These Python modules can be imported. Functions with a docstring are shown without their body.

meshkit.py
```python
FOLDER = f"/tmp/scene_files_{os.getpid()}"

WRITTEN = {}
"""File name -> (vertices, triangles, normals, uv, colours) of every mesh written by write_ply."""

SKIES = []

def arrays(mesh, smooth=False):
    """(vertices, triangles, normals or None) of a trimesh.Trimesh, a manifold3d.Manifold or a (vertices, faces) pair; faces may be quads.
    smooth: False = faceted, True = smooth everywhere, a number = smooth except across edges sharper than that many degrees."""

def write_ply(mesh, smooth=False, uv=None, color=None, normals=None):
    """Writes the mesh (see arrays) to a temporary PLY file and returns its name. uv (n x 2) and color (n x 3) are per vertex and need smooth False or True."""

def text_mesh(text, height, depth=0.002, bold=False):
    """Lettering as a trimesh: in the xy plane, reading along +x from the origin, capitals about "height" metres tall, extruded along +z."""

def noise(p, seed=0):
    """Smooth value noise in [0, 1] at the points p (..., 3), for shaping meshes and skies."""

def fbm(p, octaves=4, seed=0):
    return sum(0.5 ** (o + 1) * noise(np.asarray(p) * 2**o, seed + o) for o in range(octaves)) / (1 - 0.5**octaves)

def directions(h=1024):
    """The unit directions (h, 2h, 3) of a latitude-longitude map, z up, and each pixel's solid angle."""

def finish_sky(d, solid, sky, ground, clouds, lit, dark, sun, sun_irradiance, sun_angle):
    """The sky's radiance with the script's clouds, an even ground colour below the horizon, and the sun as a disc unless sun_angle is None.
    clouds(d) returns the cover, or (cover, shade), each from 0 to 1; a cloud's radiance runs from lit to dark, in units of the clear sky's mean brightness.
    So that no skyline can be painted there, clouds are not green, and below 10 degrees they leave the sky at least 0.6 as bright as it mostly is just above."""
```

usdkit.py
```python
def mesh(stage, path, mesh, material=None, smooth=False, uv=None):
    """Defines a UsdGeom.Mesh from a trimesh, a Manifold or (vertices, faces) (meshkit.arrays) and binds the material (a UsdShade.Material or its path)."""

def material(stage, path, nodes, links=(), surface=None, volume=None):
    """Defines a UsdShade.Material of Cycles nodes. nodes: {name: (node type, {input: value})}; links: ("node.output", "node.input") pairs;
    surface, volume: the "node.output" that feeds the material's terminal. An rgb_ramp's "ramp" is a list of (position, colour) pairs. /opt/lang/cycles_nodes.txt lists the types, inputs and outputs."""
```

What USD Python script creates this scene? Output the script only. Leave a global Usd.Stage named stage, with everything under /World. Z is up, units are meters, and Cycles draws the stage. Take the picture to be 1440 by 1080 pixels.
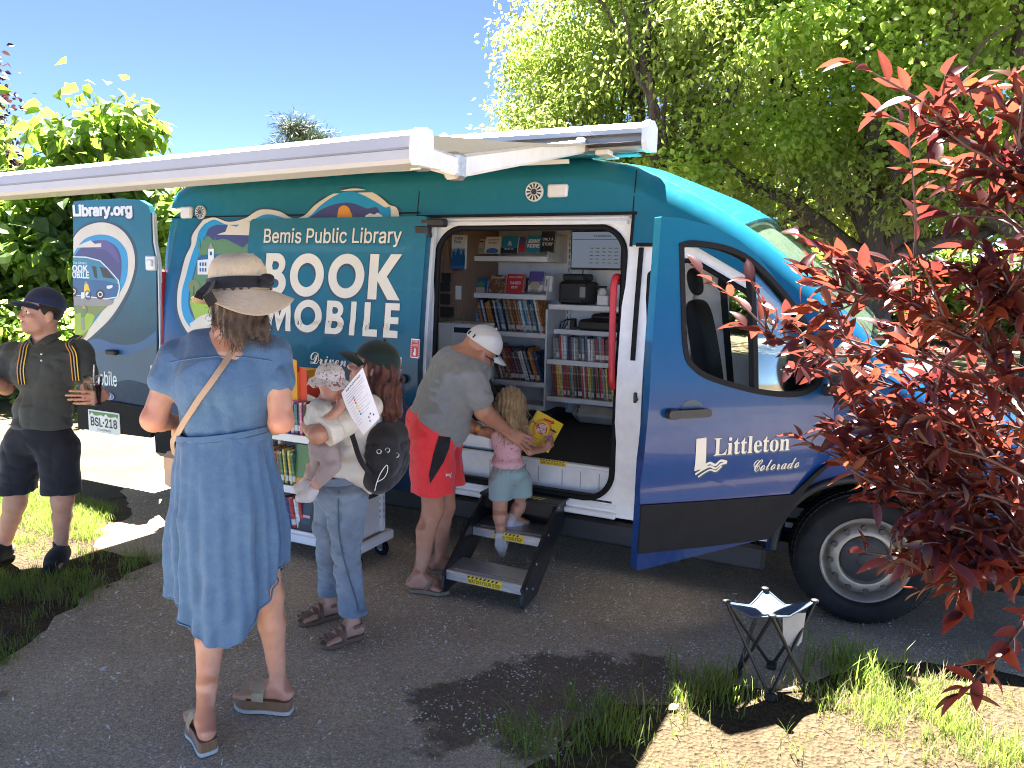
import math, random, glob
import numpy as np, trimesh, shapely, manifold3d, usdkit, meshkit
from shapely.geometry import Polygon, box as sbox, Point, LineString, MultiPolygon
from shapely import affinity
from shapely.ops import unary_union
from pxr import Usd, UsdGeom, UsdLux, UsdShade, Gf, Sdf, Vt

stage = Usd.Stage.CreateInMemory()
UsdGeom.SetStageUpAxis(stage, 'Z')
UsdGeom.Xform.Define(stage, '/World')
UsdGeom.Scope.Define(stage, '/World/Looks')

# ---------------------------------------------------------------- camera, sky, sun, exposure
EYE = np.array([.0167, -4.118, 1.7685])
PITCH, YAW, ROLL, ANG = .135, .452, .006, .016
FOCAL = 1082 / 1440 * 36
def _axes():
    cp, sp = math.cos(PITCH), math.sin(PITCH)
    f = np.array([-math.sin(YAW) * cp, math.cos(YAW) * cp, -sp]); r = np.array([math.cos(YAW), math.sin(YAW), 0]); u = np.cross(r, f)
    r, u = r * math.cos(ROLL) + u * math.sin(ROLL), u * math.cos(ROLL) - r * math.sin(ROLL)
    R = np.array([[math.cos(ANG), 0, -math.sin(ANG)], [0, 1, 0], [math.sin(ANG), 0, math.cos(ANG)]])
    return R @ r, R @ u, R @ f
RT, UP, FW = _axes()
cam = UsdGeom.Camera.Define(stage, '/World/camera')
m4 = np.eye(4); m4[0, :3], m4[1, :3], m4[2, :3], m4[3, :3] = RT, UP, -FW, EYE
cam.AddTransformOp().Set(Gf.Matrix4d(*m4.ravel().tolist()))
cam.CreateHorizontalApertureAttr(36.0); cam.CreateVerticalApertureAttr(27.0); cam.CreateFocalLengthAttr(FOCAL)
cam.CreateClippingRangeAttr(Gf.Vec2f(.05, 2000))
cam.CreateExposureAttr(3.6)

SUN = np.array([-.263, .303, 1.0]); SUN /= np.linalg.norm(SUN)
SUN_EL, SUN_ROT = math.asin(SUN[2]), math.atan2(SUN[0], SUN[1])
usdkit.material(stage, '/World/Looks/sky', {
    's': ('sky_texture', {'sky_type': 'single_scattering', 'sun_disc': False, 'sun_elevation': SUN_EL, 'sun_rotation': SUN_ROT, 'altitude': 1600.0, 'air_density': .245, 'aerosol_density': .2, 'ozone_density': 2.0}),
    'b': ('background_shader', {'strength': .05})}, [('s.color', 'b.color')], surface='b.background')
sky = UsdLux.DomeLight.Define(stage, '/World/sky')
UsdShade.MaterialBindingAPI.Apply(sky.GetPrim()).Bind(UsdShade.Material.Get(stage, '/World/Looks/sky'))
sky.GetPrim().SetCustomDataByKey('kind', 'structure')
sun = UsdLux.DistantLight.Define(stage, '/World/sun')
sun.CreateIntensityAttr(1.25); sun.CreateAngleAttr(.5); sun.CreateNormalizeAttr(True); sun.CreateColorAttr(Gf.Vec3f(1, .955, .88))
z_ = SUN; x_ = np.cross([0, 0, 1.], z_); x_ /= np.linalg.norm(x_); y_ = np.cross(z_, x_)
m4 = np.eye(4); m4[0, :3], m4[1, :3], m4[2, :3] = x_, y_, z_
sun.AddTransformOp().Set(Gf.Matrix4d(*m4.ravel().tolist()))

# ---------------------------------------------------------------- helpers
rng = np.random.default_rng(7)
def ray(px, py): return FW + RT * ((px - 720) / 1082) - UP * ((py - 540) / 1082)
def onZ(px, py, z=0.): d = ray(px, py); return EYE + d * ((z - EYE[2]) / d[2])      # the place on a level plane, on the van's long planes (y), across it (x), at a distance
def onY(px, py, y): d = ray(px, py); return EYE + d * ((y - EYE[1]) / d[1])
def onX(px, py, x): d = ray(px, py); return EYE + d * ((x - EYE[0]) / d[0])
def onD(px, py, t): return EYE + ray(px, py) * t
def tumble(z): return .03 + np.maximum(np.asarray(z, float) - 1.15, 0) ** 1.3 * .1167
def onS(px, py, off=0.):
    y = .03
    for _ in range(8):
        p = onY(px, py, y + off); y = float(tumble(p[2]))
    return p

used = {}
def numbered(parent, name):
    k = (parent, name); n = used.get(k, 0); used[k] = n + 1
    return f'{parent}/{name}' if n == 0 else f'{parent}/{name}_{n:03d}'
def tagp(p, label=None, cat=None, group=None, kind=None):
    for k, v in (('label', label), ('category', cat), ('group', group), ('kind', kind)):
        if v: p.SetCustomDataByKey(k, v)
class Thing:
    def __init__(s, name, label, cat, base=(0, 0, 0), group=None, kind=None, parent='/World', rz=0):
        s.path = numbered(parent, name); s.base = np.asarray(base, float); s.rz = rz
        x = UsdGeom.Xform.Define(stage, s.path); x.AddTranslateOp().Set(Gf.Vec3d(*map(float, s.base)))
        if rz: x.AddRotateZOp().Set(float(rz))
        s.prim = x.GetPrim(); tagp(s.prim, label, cat, group, kind)
def VF(m):
    if hasattr(m, 'to_mesh'): q = m.to_mesh(); return np.asarray(q.vert_properties[:, :3], float), np.asarray(q.tri_verts)
    if isinstance(m, (tuple, list)): return np.asarray(m[0], float), np.asarray(m[1])
    return np.asarray(m.vertices, float), np.asarray(m.faces)
class Node:
    def __init__(s, path, base, prim): s.path, s.base, s.prim = path, base, prim
def part(parent, name, mesh, material, smooth=False, label=None, cat=None, group=None, kind=None, color=None, uv=None):
    """a Mesh prim under a thing or part; the mesh comes in world coordinates"""
    v, f = VF(mesh)
    base = parent.base if parent is not None else v.mean(0) * 0
    path = numbered(parent.path if parent is not None else '/World', name)
    pm = usdkit.mesh(stage, path, (v - base, f), MATS.get(material, material) if isinstance(material, str) else material, smooth=smooth, uv=uv)
    if color is not None:
        UsdGeom.PrimvarsAPI(pm).CreatePrimvar('tint', Sdf.ValueTypeNames.Color3fArray, 'vertex').Set(Vt.Vec3fArray.FromNumpy(np.asarray(color, np.float32)))
    tagp(pm.GetPrim(), label, cat, group, kind)
    return Node(path, base, pm.GetPrim())
def solo(name, mesh, material, label, cat, smooth=False, group=None, kind=None, color=None):
    """a top-level thing that is one mesh, its origin at its base"""
    v, f = VF(mesh); b = np.array([(v[:, 0].min() + v[:, 0].max()) / 2, (v[:, 1].min() + v[:, 1].max()) / 2, v[:, 2].min()])
    path = numbered('/World', name)
    pm = usdkit.mesh(stage, path, (v - b, f), MATS.get(material, material) if isinstance(material, str) else material, smooth=smooth)
    pm.AddTranslateOp().Set(Gf.Vec3d(*map(float, b)))
    if color is not None:
        UsdGeom.PrimvarsAPI(pm).CreatePrimvar('tint', Sdf.ValueTypeNames.Color3fArray, 'vertex').Set(Vt.Vec3fArray.FromNumpy(np.asarray(color, np.float32)))
    tagp(pm.GetPrim(), label, cat, group, kind)
    return Node(path, b, pm.GetPrim())
def structure(name, mesh, material, smooth=False, kind='structure'):
    return part(None, name, mesh, material, smooth, kind=kind)
def copy_of(thing, base, rz, label, group=None, name=None, scale=None):
    p = numbered('/World', name or thing.path.split('/')[-1].rstrip('0123456789').rstrip('_'))
    x = UsdGeom.Xform.Define(stage, p); x.GetPrim().GetReferences().AddInternalReference(thing.path)
    x.ClearXformOpOrder(); 
    x.MakeMatrixXform().Set(Gf.Matrix4d().SetScale(Gf.Vec3d(*(scale or (1, 1, 1)))) * Gf.Matrix4d().SetRotate(Gf.Rotation(Gf.Vec3d(0, 0, 1), float(rz))) * Gf.Matrix4d().SetTranslate(Gf.Vec3d(*map(float, base))))
    x.GetPrim().SetInstanceable(True); tagp(x.GetPrim(), label, thing.prim.GetCustomDataByKey('category'), group)
    return x
def cat_(*ms):
    vs, fs, n = [], [], 0
    for m in ms:
        if isinstance(m, list): m = cat_(*m)
        v, f = VF(m); vs.append(v); fs.append(np.asarray(f)[:, :3] + n if np.asarray(f).shape[1] == 3 else np.vstack([np.asarray(f)[:, [0, 1, 2]], np.asarray(f)[:, [0, 2, 3]]]) + n); n += len(v)
    return np.vstack(vs), np.vstack(fs)
def bx(x0, x1, y0, y1, z0, z1, ch=0.):
    """a box, its edges chamfered by ch"""
    c = np.array([(x0 + x1) / 2, (y0 + y1) / 2, (z0 + z1) / 2]); h = np.abs(np.array([x1 - x0, y1 - y0, z1 - z0])) / 2
    if ch <= 0:
        b = trimesh.creation.box(2 * h); return np.array(b.vertices) + c, np.array(b.faces)
    ch = min(ch, h.min() * .9); pts = []
    for s in np.ndindex(2, 2, 2):
        s = np.array(s) * 2 - 1
        for k in range(3):
            d = h - ch; d = d.copy(); d[k] = h[k]; pts.append(s * d)
    m = trimesh.convex.convex_hull(np.array(pts)); return np.array(m.vertices) + c, np.array(m.faces)
def obox(p, q, w, h, up=(0, 0, 1), ch=0.):
    """a bar from p to q, w wide, h tall"""
    p, q = np.asarray(p, float), np.asarray(q, float); d = q - p; L = np.linalg.norm(d); d /= L
    s = np.cross(d, up); s /= np.linalg.norm(s); t = np.cross(s, d)
    v, f = bx(0, L, -w / 2, w / 2, -h / 2, h / 2, ch)
    return p + v[:, :1] * d + v[:, 1:2] * s + v[:, 2:] * t, f
def tube(pts, r, n=8, cap=True):
    pts = np.asarray(pts, float); t = np.gradient(pts, axis=0); t /= np.linalg.norm(t, axis=1, keepdims=True) + 1e-12
    a = np.cross(t[0], [0, 0, 1.]) if abs(t[0][2]) < .9 else np.cross(t[0], [1., 0, 0]); A = []
    for k in range(len(pts)):
        a = a - t[k] * (a @ t[k]); a /= np.linalg.norm(a); A.append(a)
    A = np.array(A); B = np.cross(t, A); g = np.arange(n) * 2 * np.pi / n; r = np.broadcast_to(r, (len(pts),))
    v = pts[:, None] + r[:, None, None] * (np.cos(g)[None, :, None] * A[:, None] + np.sin(g)[None, :, None] * B[:, None])
    i, j = np.meshgrid(np.arange(len(pts) - 1), np.arange(n), indexing='ij')
    q = np.stack([i * n + j, (i + 1) * n + j, (i + 1) * n + (j + 1) % n, i * n + (j + 1) % n], -1).reshape(-1, 4)
    f = np.vstack([q[:, [0, 2, 1]], q[:, [0, 3, 2]]]); v = v.reshape(-1, 3)
    if cap:
        k = len(v); v = np.vstack([v, pts[:1], pts[-1:]]); e = (len(pts) - 1) * n
        f = np.vstack([f, [[k, j, (j + 1) % n] for j in range(n)], [[k + 1, e + (j + 1) % n, e + j] for j in range(n)]])
    return v, f
def smoothpath(pts, n=6):
    """a Catmull-Rom curve through pts"""
    P = np.asarray(pts, float); P = np.vstack([2 * P[0] - P[1], P, 2 * P[-1] - P[-2]]); out = []
    for k in range(1, len(P) - 2):
        t = np.linspace(0, 1, n, endpoint=False)[:, None]; a, b, c, d = P[k - 1:k + 3]
        out.append(.5 * (2 * b + (c - a) * t + (2 * a - 5 * b + 4 * c - d) * t ** 2 + (-a + 3 * b - 3 * c + d) * t ** 3))
    return np.vstack(out + [P[-2:-1]])
def curvy(pts, n=6): return Polygon(smoothpath(list(pts) + [pts[0]], n)).buffer(0)
def lathe(profile, n=32, axis='z', c=(0, 0, 0)):
    m = trimesh.creation.revolve(np.asarray(profile, float), sections=n); v = np.array(m.vertices)
    if axis == 'y': v = v[:, [0, 2, 1]] * [1, -1, 1]
    if axis == 'x': v = v[:, [2, 0, 1]]
    return v + np.asarray(c), np.array(m.faces)
def extr(poly, depth):
    g = [x for x in getattr(poly, 'geoms', [poly]) if x.geom_type == 'Polygon' and x.area > 1e-7]
    if not g: return np.zeros((0, 3)), np.zeros((0, 3), int)
    return cat_(*[trimesh.creation.extrude_polygon(x, depth, engine='earcut') for x in g])
def fine(m, size):
    v, f = VF(m); v, f = trimesh.remesh.subdivide_to_size(v, f, size, max_iter=12)
    q = trimesh.Trimesh(v, f, process=True); return np.array(q.vertices), np.array(q.faces)
def sheet(poly, to, depth=.002, size=.08):
    """an outline of (u, v) made into a thin plate and laid on a surface: to(u, v, w) gives points, w from 0 (outside) to depth (inside)"""
    v, f = fine(extr(poly, depth), size) if size else extr(poly, depth)
    return np.asarray(to(v[:, 0], v[:, 1], v[:, 2])), f
FONT = {}
def glyphs(text, height, font='Inter', bold=0):
    """lettering as one outline, capitals about height tall, from the origin along +x"""
    from PIL import Image, ImageDraw, ImageFont
    S = 80
    if font not in FONT: FONT[font] = ImageFont.truetype(glob.glob(f'/opt/blender-*/*/datafiles/fonts/{font}*.woff2')[0], S)
    ft = FONT[font]; x0, y0, x1, y1 = ft.getbbox(text, anchor='ls', stroke_width=bold)
    im = Image.new('L', (int(x1 - x0 + 8), int(y1 - y0 + 8))); ImageDraw.Draw(im).text((4 - x0, 4 - y0), text, 255, ft, anchor='ls', stroke_width=bold)
    on = np.pad(np.asarray(im) > 127, ((0, 0), (1, 1))).astype(np.int8); rows, st = np.nonzero(np.diff(on, axis=1) == 1); en = np.nonzero(np.diff(on, axis=1) == -1)[1]
    sh = unary_union(shapely.box(st, -rows - 1, en, -rows)).buffer(.6).buffer(-.6).simplify(.7); s = height / (S * .73)
    return affinity.affine_transform(sh, [s, 0, 0, s, -4 * s, (4 - y0) * s])
def mathbold(t):    # serif letters
    return ''.join(chr(0x1D400 + ord(c) - 65) if 'A' <= c <= 'Z' else chr(0x1D41A + ord(c) - 97) if 'a' <= c <= 'z' else c for c in t)
def mathscript(t):  # handwritten letters
    return ''.join(chr(0x1D4D0 + ord(c) - 65) if 'A' <= c <= 'Z' else chr(0x1D4EA + ord(c) - 97) if 'a' <= c <= 'z' else c for c in t)

# ---------------------------------------------------------------- materials
MATS = {}
def M(name, rgb, rough=.5, metal=0., var=.12, scale=12., bump=0., bscale=60., coat=0., spec=.5, rgb2=None, sheen=0., dist=.004, stretch=(1, 1, 1), **kw):
    """a painted, woven or moulded surface: colour with a little uneven wear, fine relief"""
    c2 = rgb2 if rgb2 is not None else tuple(x * (1 - 2 * var) for x in rgb)
    c1 = rgb if rgb2 is not None else tuple(min(1, x * (1 + var)) for x in rgb)
    n = {'tc': ('texture_coordinate', {}), 'mp': ('mapping', {'scale': stretch}), 'n': ('noise_texture', {'scale': scale, 'detail': 5.0, 'roughness': .6}),
         'r': ('rgb_ramp', {'ramp': [(.3, c2), (.7, c1)]}), 'p': ('principled_bsdf', {'roughness': rough, 'metallic': metal, 'coat_weight': coat, 'specular_ior_level': spec, 'sheen_weight': sheen, **kw})}
    l = [('tc.object', 'mp.vector'), ('mp.vector', 'n.vector'), ('n.fac', 'r.fac'), ('r.color', 'p.base_color')]
    if bump:
        n['bn'] = ('noise_texture', {'scale': bscale, 'detail': 4.0}); n['b'] = ('bump', {'strength': bump, 'distance': dist})
        l += [('mp.vector', 'bn.vector'), ('bn.fac', 'b.height'), ('b.normal', 'p.normal')]
    MATS[name] = usdkit.material(stage, f'/World/Looks/{name}', n, l, surface='p.BSDF'); return MATS[name]
def MX(name, nodes, links, surface='p.BSDF'):
    MATS[name] = usdkit.material(stage, f'/World/Looks/{name}', nodes, links, surface=surface); return MATS[name]
def ramp_z(name, stops, z0, z1, rough=.22, coat=.17, metal=0.):
    """car wrap whose printed colour runs with height (world z)"""
    MX(name, {'g': ('geometry', {}), 's': ('separate_xyz', {}), 'n': ('noise_texture', {'scale': 1.3, 'detail': 3.0}), 'na': ('math', {'math_type': 'multiply_add', 'value2': .16, 'value3': -.08}), 'ad': ('math', {'math_type': 'add'}),
              'm': ('map_range', {'from_min': z0, 'from_max': z1, 'clamp': True}), 'r': ('rgb_ramp', {'ramp': stops}),
              'd': ('noise_texture', {'scale': 9.0, 'detail': 6.0, 'roughness': .65}), 'dr': ('map_range', {'from_min': .35, 'from_max': .75, 'to_min': rough * .7, 'to_max': rough * 1.6, 'clamp': True}),
              'w': ('noise_texture', {'scale': 2.2, 'detail': 1.0}), 'bp': ('bump', {'strength': .05, 'distance': .02}),
              'p': ('principled_bsdf', {'specular_ior_level': .16, 'coat_weight': coat, 'coat_roughness': .025, 'metallic': metal})},
       [('g.position', 's.vector'), ('g.position', 'n.vector'), ('n.fac', 'na.value1'), ('s.z', 'ad.value1'), ('na.value', 'ad.value2'), ('ad.value', 'm.value'), ('m.result', 'r.fac'), ('r.color', 'p.base_color'),
        ('g.position', 'd.vector'), ('d.fac', 'dr.value'), ('dr.result', 'p.roughness'), ('g.position', 'w.vector'), ('w.fac', 'bp.height'), ('bp.normal', 'p.coat_normal')])
ramp_z('wrap', [(0, (.008, .024, .05)), (.18, (.009, .036, .08)), (.42, (.010, .075, .12)), (.62, (.018, .125, .185)), (1, (.028, .165, .23))], .3, 2.45)
ramp_z('wrap_front', [(0, (.006, .022, .085)), (.3, (.008, .044, .155)), (.6, (.008, .080, .19)), (.8, (.010, .12, .19)), (1, (.016, .17, .22))], .3, 2.4)
def flat(name, rgb, rough=.4, **kw): M(name, rgb, rough, var=.05, scale=3, **kw)
flat('cream', (.66, .61, .50)); flat('print_cyan', (.005, .27, .52)); flat('print_navy', (.045, .05, .17)); flat('print_purple', (.09, .07, .24)); flat('print_green', (.10, .22, .08)); flat('print_lime', (.30, .46, .02))
flat('print_olive', (.17, .22, .06)); flat('print_white', (.72, .73, .72)); flat('print_teal', (.015, .20, .30)); flat('print_dark', (.02, .02, .03)); flat('print_orange', (.7, .27, .03)); flat('print_gray', (.25, .25, .24)); flat('print_red', (.5, .03, .03)); flat('print_yellow', (.75, .52, .02))
flat('print_shade', (.012, .05, .085)); flat('print_deep', (.012, .10, .24)); flat('print_steel', (.035, .095, .155)); flat('print_tan', (.42, .36, .26)); flat('print_pink', (.68, .3, .33)); flat('print_skin', (.55, .27, .16)); flat('print_lilac', (.36, .14, .5)); flat('print_blue', (.05, .14, .4))
M('white_paint', (.72, .73, .72), .3, coat=.3, var=.04, scale=5)
M('white_metal', (.76, .76, .74), .4, var=.05, scale=8); M('shelf_grey', (.74, .74, .72), .45, var=.05); M('liner', (.84, .83, .81), .6, var=.05)
M('rubber', (.008, .008, .009), .7, spec=.2, bump=.3, bscale=90); M('black_plastic', (.02, .02, .021), .55, bump=.25, bscale=200); M('cladding', (.009, .009, .0095), .7, spec=.2, bump=.4, bscale=260)
M('black_metal', (.010, .010, .011), .4, var=.2); M('aluminium', (.6, .6, .6), .38, metal=.9, bump=.2, bscale=150, stretch=(1, 8, 8)); M('steel', (.5, .5, .5), .3, metal=1.)
M('tyre', (.010, .010, .010), .8, spec=.25, bump=.3, bscale=80, var=.3); M('rim_paint', (.33, .30, .255), .42, metal=.45, var=.12, scale=14)
M('awning_case', (.38, .392, .41), .35, var=.03, scale=3); MX('awning_fabric', {'tc': ('texture_coordinate', {}), 'w': ('wave_texture', {'bands_direction': 'x', 'scale': 14.0}), 'r': ('rgb_ramp', {'ramp': [(.3, (.020, .019, .018)), (.7, (.034, .032, .031))]}), 'p': ('principled_bsdf', {'roughness': .9}), 't': ('translucent_bsdf', {'color': (.42, .40, .36)}), 'm': ('mix_closure', {'fac': .065})}, [('tc.object', 'w.vector'), ('w.fac', 'r.fac'), ('r.color', 'p.base_color'), ('p.BSDF', 'm.closure1'), ('t.BSDF', 'm.closure2')], surface='m.closure')
M('floor_mat', (.022, .022, .022), .85, bump=.5, bscale=120); M('wood', (.30, .19, .125), .55, rgb2=(.2, .125, .085), scale=9, stretch=(10, 10, .8)); M('red_plastic', (.55, .02, .03), .35)
M('cab_dark', (.03, .03, .032), .7); M('seat_fabric', (.022, .023, .026), .9, bump=.3); M('headliner', (.42, .41, .38), .85)
MX('pane', {'t': ('transparent_bsdf', {'color': (.86, .92, .89)}), 'g': ('glossy_bsdf', {'roughness': .02, 'color': (1, 1, 1)}), 'f': ('fresnel', {'IOR': 1.55}), 'm': ('mix_closure', {})},
   [('f.fac', 'm.fac'), ('t.BSDF', 'm.closure1'), ('g.BSDF', 'm.closure2')], surface='m.closure')
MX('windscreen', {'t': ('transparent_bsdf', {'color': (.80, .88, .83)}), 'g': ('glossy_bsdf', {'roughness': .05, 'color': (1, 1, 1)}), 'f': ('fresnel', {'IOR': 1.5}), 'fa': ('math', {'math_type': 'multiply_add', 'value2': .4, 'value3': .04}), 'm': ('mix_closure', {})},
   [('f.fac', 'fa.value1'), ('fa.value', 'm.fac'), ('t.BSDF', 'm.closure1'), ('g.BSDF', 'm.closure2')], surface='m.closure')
# ================================================================ the van
def roof_z(x):
    return np.interp(x, [-5.06, -4.98, -4.8, -1.65, -1.36, -1.1, -.85, -.6, -.32, .0, .06, .3, .65, .85, .95, 1.0], [2.30, 2.39, 2.45, 2.46, 2.41, 2.29, 2.16, 1.99, 1.76, 1.44, 1.36, 1.22, 1.06, .95, .82, .55])
def taper(x): return np.interp(x, [-5.06, -4.98, -4.8, -.6, .1, .5, .8, .95, 1.0], [.05, .015, 0, 0, .03, .07, .16, .30, .40])
def section(x, i):
    zt = float(roof_z(x)) - i; t = float(taper(x)) + i; zb = .34 + i; rc = min(.2, max(.06, (zt - zb) * .16)); ry = .17
    z = np.concatenate([np.linspace(zb, zt - rc, 22)]); y = tumble(z) + t
    a = np.linspace(0, np.pi / 2, 9)[1:]; y = np.concatenate([y, y[-1] + ry * (1 - np.cos(a))]); z = np.concatenate([z, zt - rc + rc * np.sin(a)])
    bow = float(np.interp(x, [-1.6, -1.1, -.7, -.05, .1, .3], [.03, .06, .10, .10, .06, .03])); y0_ = y[-1]; yc = np.linspace(y0_, 1.03, 9)[1:]; y = np.concatenate([y, yc]); z = np.concatenate([z, zt + bow * np.sin((yc - y0_) / (1.03 - y0_) * np.pi / 2)])
    return np.vstack([np.c_[y, z], np.c_[2.06 - y[-2::-1], z[-2::-1]]])
def loft(i, xs):
    secs = [np.c_[np.full(len(s := section(x, i)), x), s] for x in xs]; n = len(secs[0]); v = np.vstack(secs); f = []
    for k in range(len(xs) - 1):
        for j in range(n):
            a, b = k * n + j, k * n + (j + 1) % n; f += [[a, b + n, b], [a, a + n, b + n]]
    for k, o in ((0, 1), (len(xs) - 1, -1)):
        c = len(v); v = np.vstack([v, [[xs[k], 1.03, 1.0]]])
        for j in range(n): f.append([c, k * n + j, k * n + (j + 1) % n][::o])
    m = manifold3d.Manifold(manifold3d.Mesh(np.asarray(v, np.float32), np.asarray(f, np.uint32)))
    return m
def XS(a, b): return np.unique(np.concatenate([[a, a + .04, a + .08, a + .2], np.linspace(a + .3, -1.7, 22), np.linspace(-1.65, .06, 28), np.linspace(.1, b - .1, 9), [b - .04, b]]))
def prism(poly, y0, y1):
    """an outline of (x, z) run through from y0 to y1, for cutting"""
    v, f = extr(poly, y1 - y0); v = np.c_[v[:, 0], y1 - v[:, 2], v[:, 1]]
    m = manifold3d.Manifold(manifold3d.Mesh(v.astype(np.float32), f.astype(np.uint32)))
    if m.volume() < 0 or m.is_empty():
        m = manifold3d.Manifold(manifold3d.Mesh(v.astype(np.float32), f[:, ::-1].astype(np.uint32)))
    return m
def rrect(x0, x1, z0, z1, r): return sbox(x0 + r, z0 + r, x1 - r, z1 - r).buffer(r, quad_segs=8)

van = Thing('library_van', 'long blue and teal library van with open side door and awning', 'van', (-2.0, 1.03, 0))
O, I1, I2 = loft(0, XS(-5.06, 1.0)), loft(.028, XS(-5.02, .95)), loft(.062, XS(-4.96, .9))
I1b = loft(.032, XS(-5.01, .94))
slide_big = rrect(-2.70, -1.300, .30, 2.118, .03); slide_small = rrect(-2.585, -1.34, .462, 2.05, .17)
cab_big = Polygon([(-1.32, .30), (-1.32, 1.945), (-.93, 1.93), (-.62, 1.76), (-.30, 1.48), (-.19, 1.3), (-.19, .86), (-.36, .78), (-.44, .58), (-.47, .30)])
cab_small = Polygon([(-1.19, .55), (-1.19, 1.78), (-1.1, 1.86), (-.95, 1.86), (-.66, 1.70), (-.36, 1.43), (-.27, 1.26), (-.27, .95), (-.42, .85), (-.5, .55)]).buffer(.02).buffer(-.02)
far_win = Polygon([(-1.08, 1.2), (-1.08, 1.78), (-.98, 1.84), (-.78, 1.76), (-.4, 1.46), (-.3, 1.3), (-.3, 1.16)])
ws_out = Polygon([(-.80, 2.095), (-.5, 2.3), (.4, 1.6), (-.03, 1.42)]); ws_cut = prism(Polygon([(-.735, 2.02), (-.6, 2.3), (.5, 1.5), (-.02, 1.415), (-.1, 1.35)]), .235, 1.825)
arch = lambda x: manifold3d.Manifold.cylinder(.5, .43, .43, 40).rotate((-90, 0, 0)).translate((x, -.12, .36))
archs = arch(0) + arch(-3.75) + arch(0).translate((0, 1.8, 0)) + arch(-3.75).translate((0, 1.8, 0))
rear_hole = manifold3d.Manifold.cube((.4, .86, 1.62)).translate((-5.2, .16, .6))
skin = O - I1 - prism(slide_big, -.3, .6) - prism(cab_big, -.3, .6) - prism(far_win, 1.5, 2.4) - ws_cut - archs - rear_hole
lin = I1b - I2 - prism(slide_small, -.3, .6) - prism(cab_small, -.3, .6) - prism(far_win, 1.5, 2.4) - ws_cut - archs - rear_hole
body = part(van, 'body', skin, 'wrap_front', smooth=32)
part(van, 'inner_frame', lin, 'liner', smooth=32)
side = lambda off: (lambda u, v, w: np.c_[u, tumble(v) + off + w, v])
# body side seams, drip rail, dark sills
def seam(pts, off=-.002, w=.006, m='rubber', name='seam'):
    part(van, name, sheet(LineString(pts).buffer(w / 2, cap_style=2), side(off), .004, .1), m)
part(van, 'drip_rail', cat_(sheet(sbox(-2.74, 2.112, -1.285, 2.128), side(-.012), .02, .2), sheet(sbox(-1.312, 1.935, -1.298, 2.118), side(-.008), .02, .2)), 'rubber')
part(van, 'door_track', cat_(sheet(sbox(-2.7, 2.062, -1.34, 2.082), side(.012), .03, .2), sheet(sbox(-2.7, 2.092, -1.33, 2.104), side(.008), .03, .2)), 'white_paint')
part(van, 'track_bracket', cat_(bx(-2.66, -2.5, .05, .13, 2.05, 2.10, .01), bx(-2.70, -2.6, .04, .1, 2.0, 2.06, .012), lathe([(0, 0), (.03, 0), (.03, .03), (0, .03)], 12, 'z', (-2.62, .07, 1.985))), 'black_plastic')
part(van, 'header_trim', sheet(sbox(-1.275, 1.935, -.95, 1.955), side(-.004), .02, .2), 'rubber')
seam([(-2.74, 2.12), (-2.74, 2.3)]); seam([(-1.31, 2.12), (-1.31, 2.36)]); seam([(-5.0, 2.145), (-2.72, 2.145)], w=.01)
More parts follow.
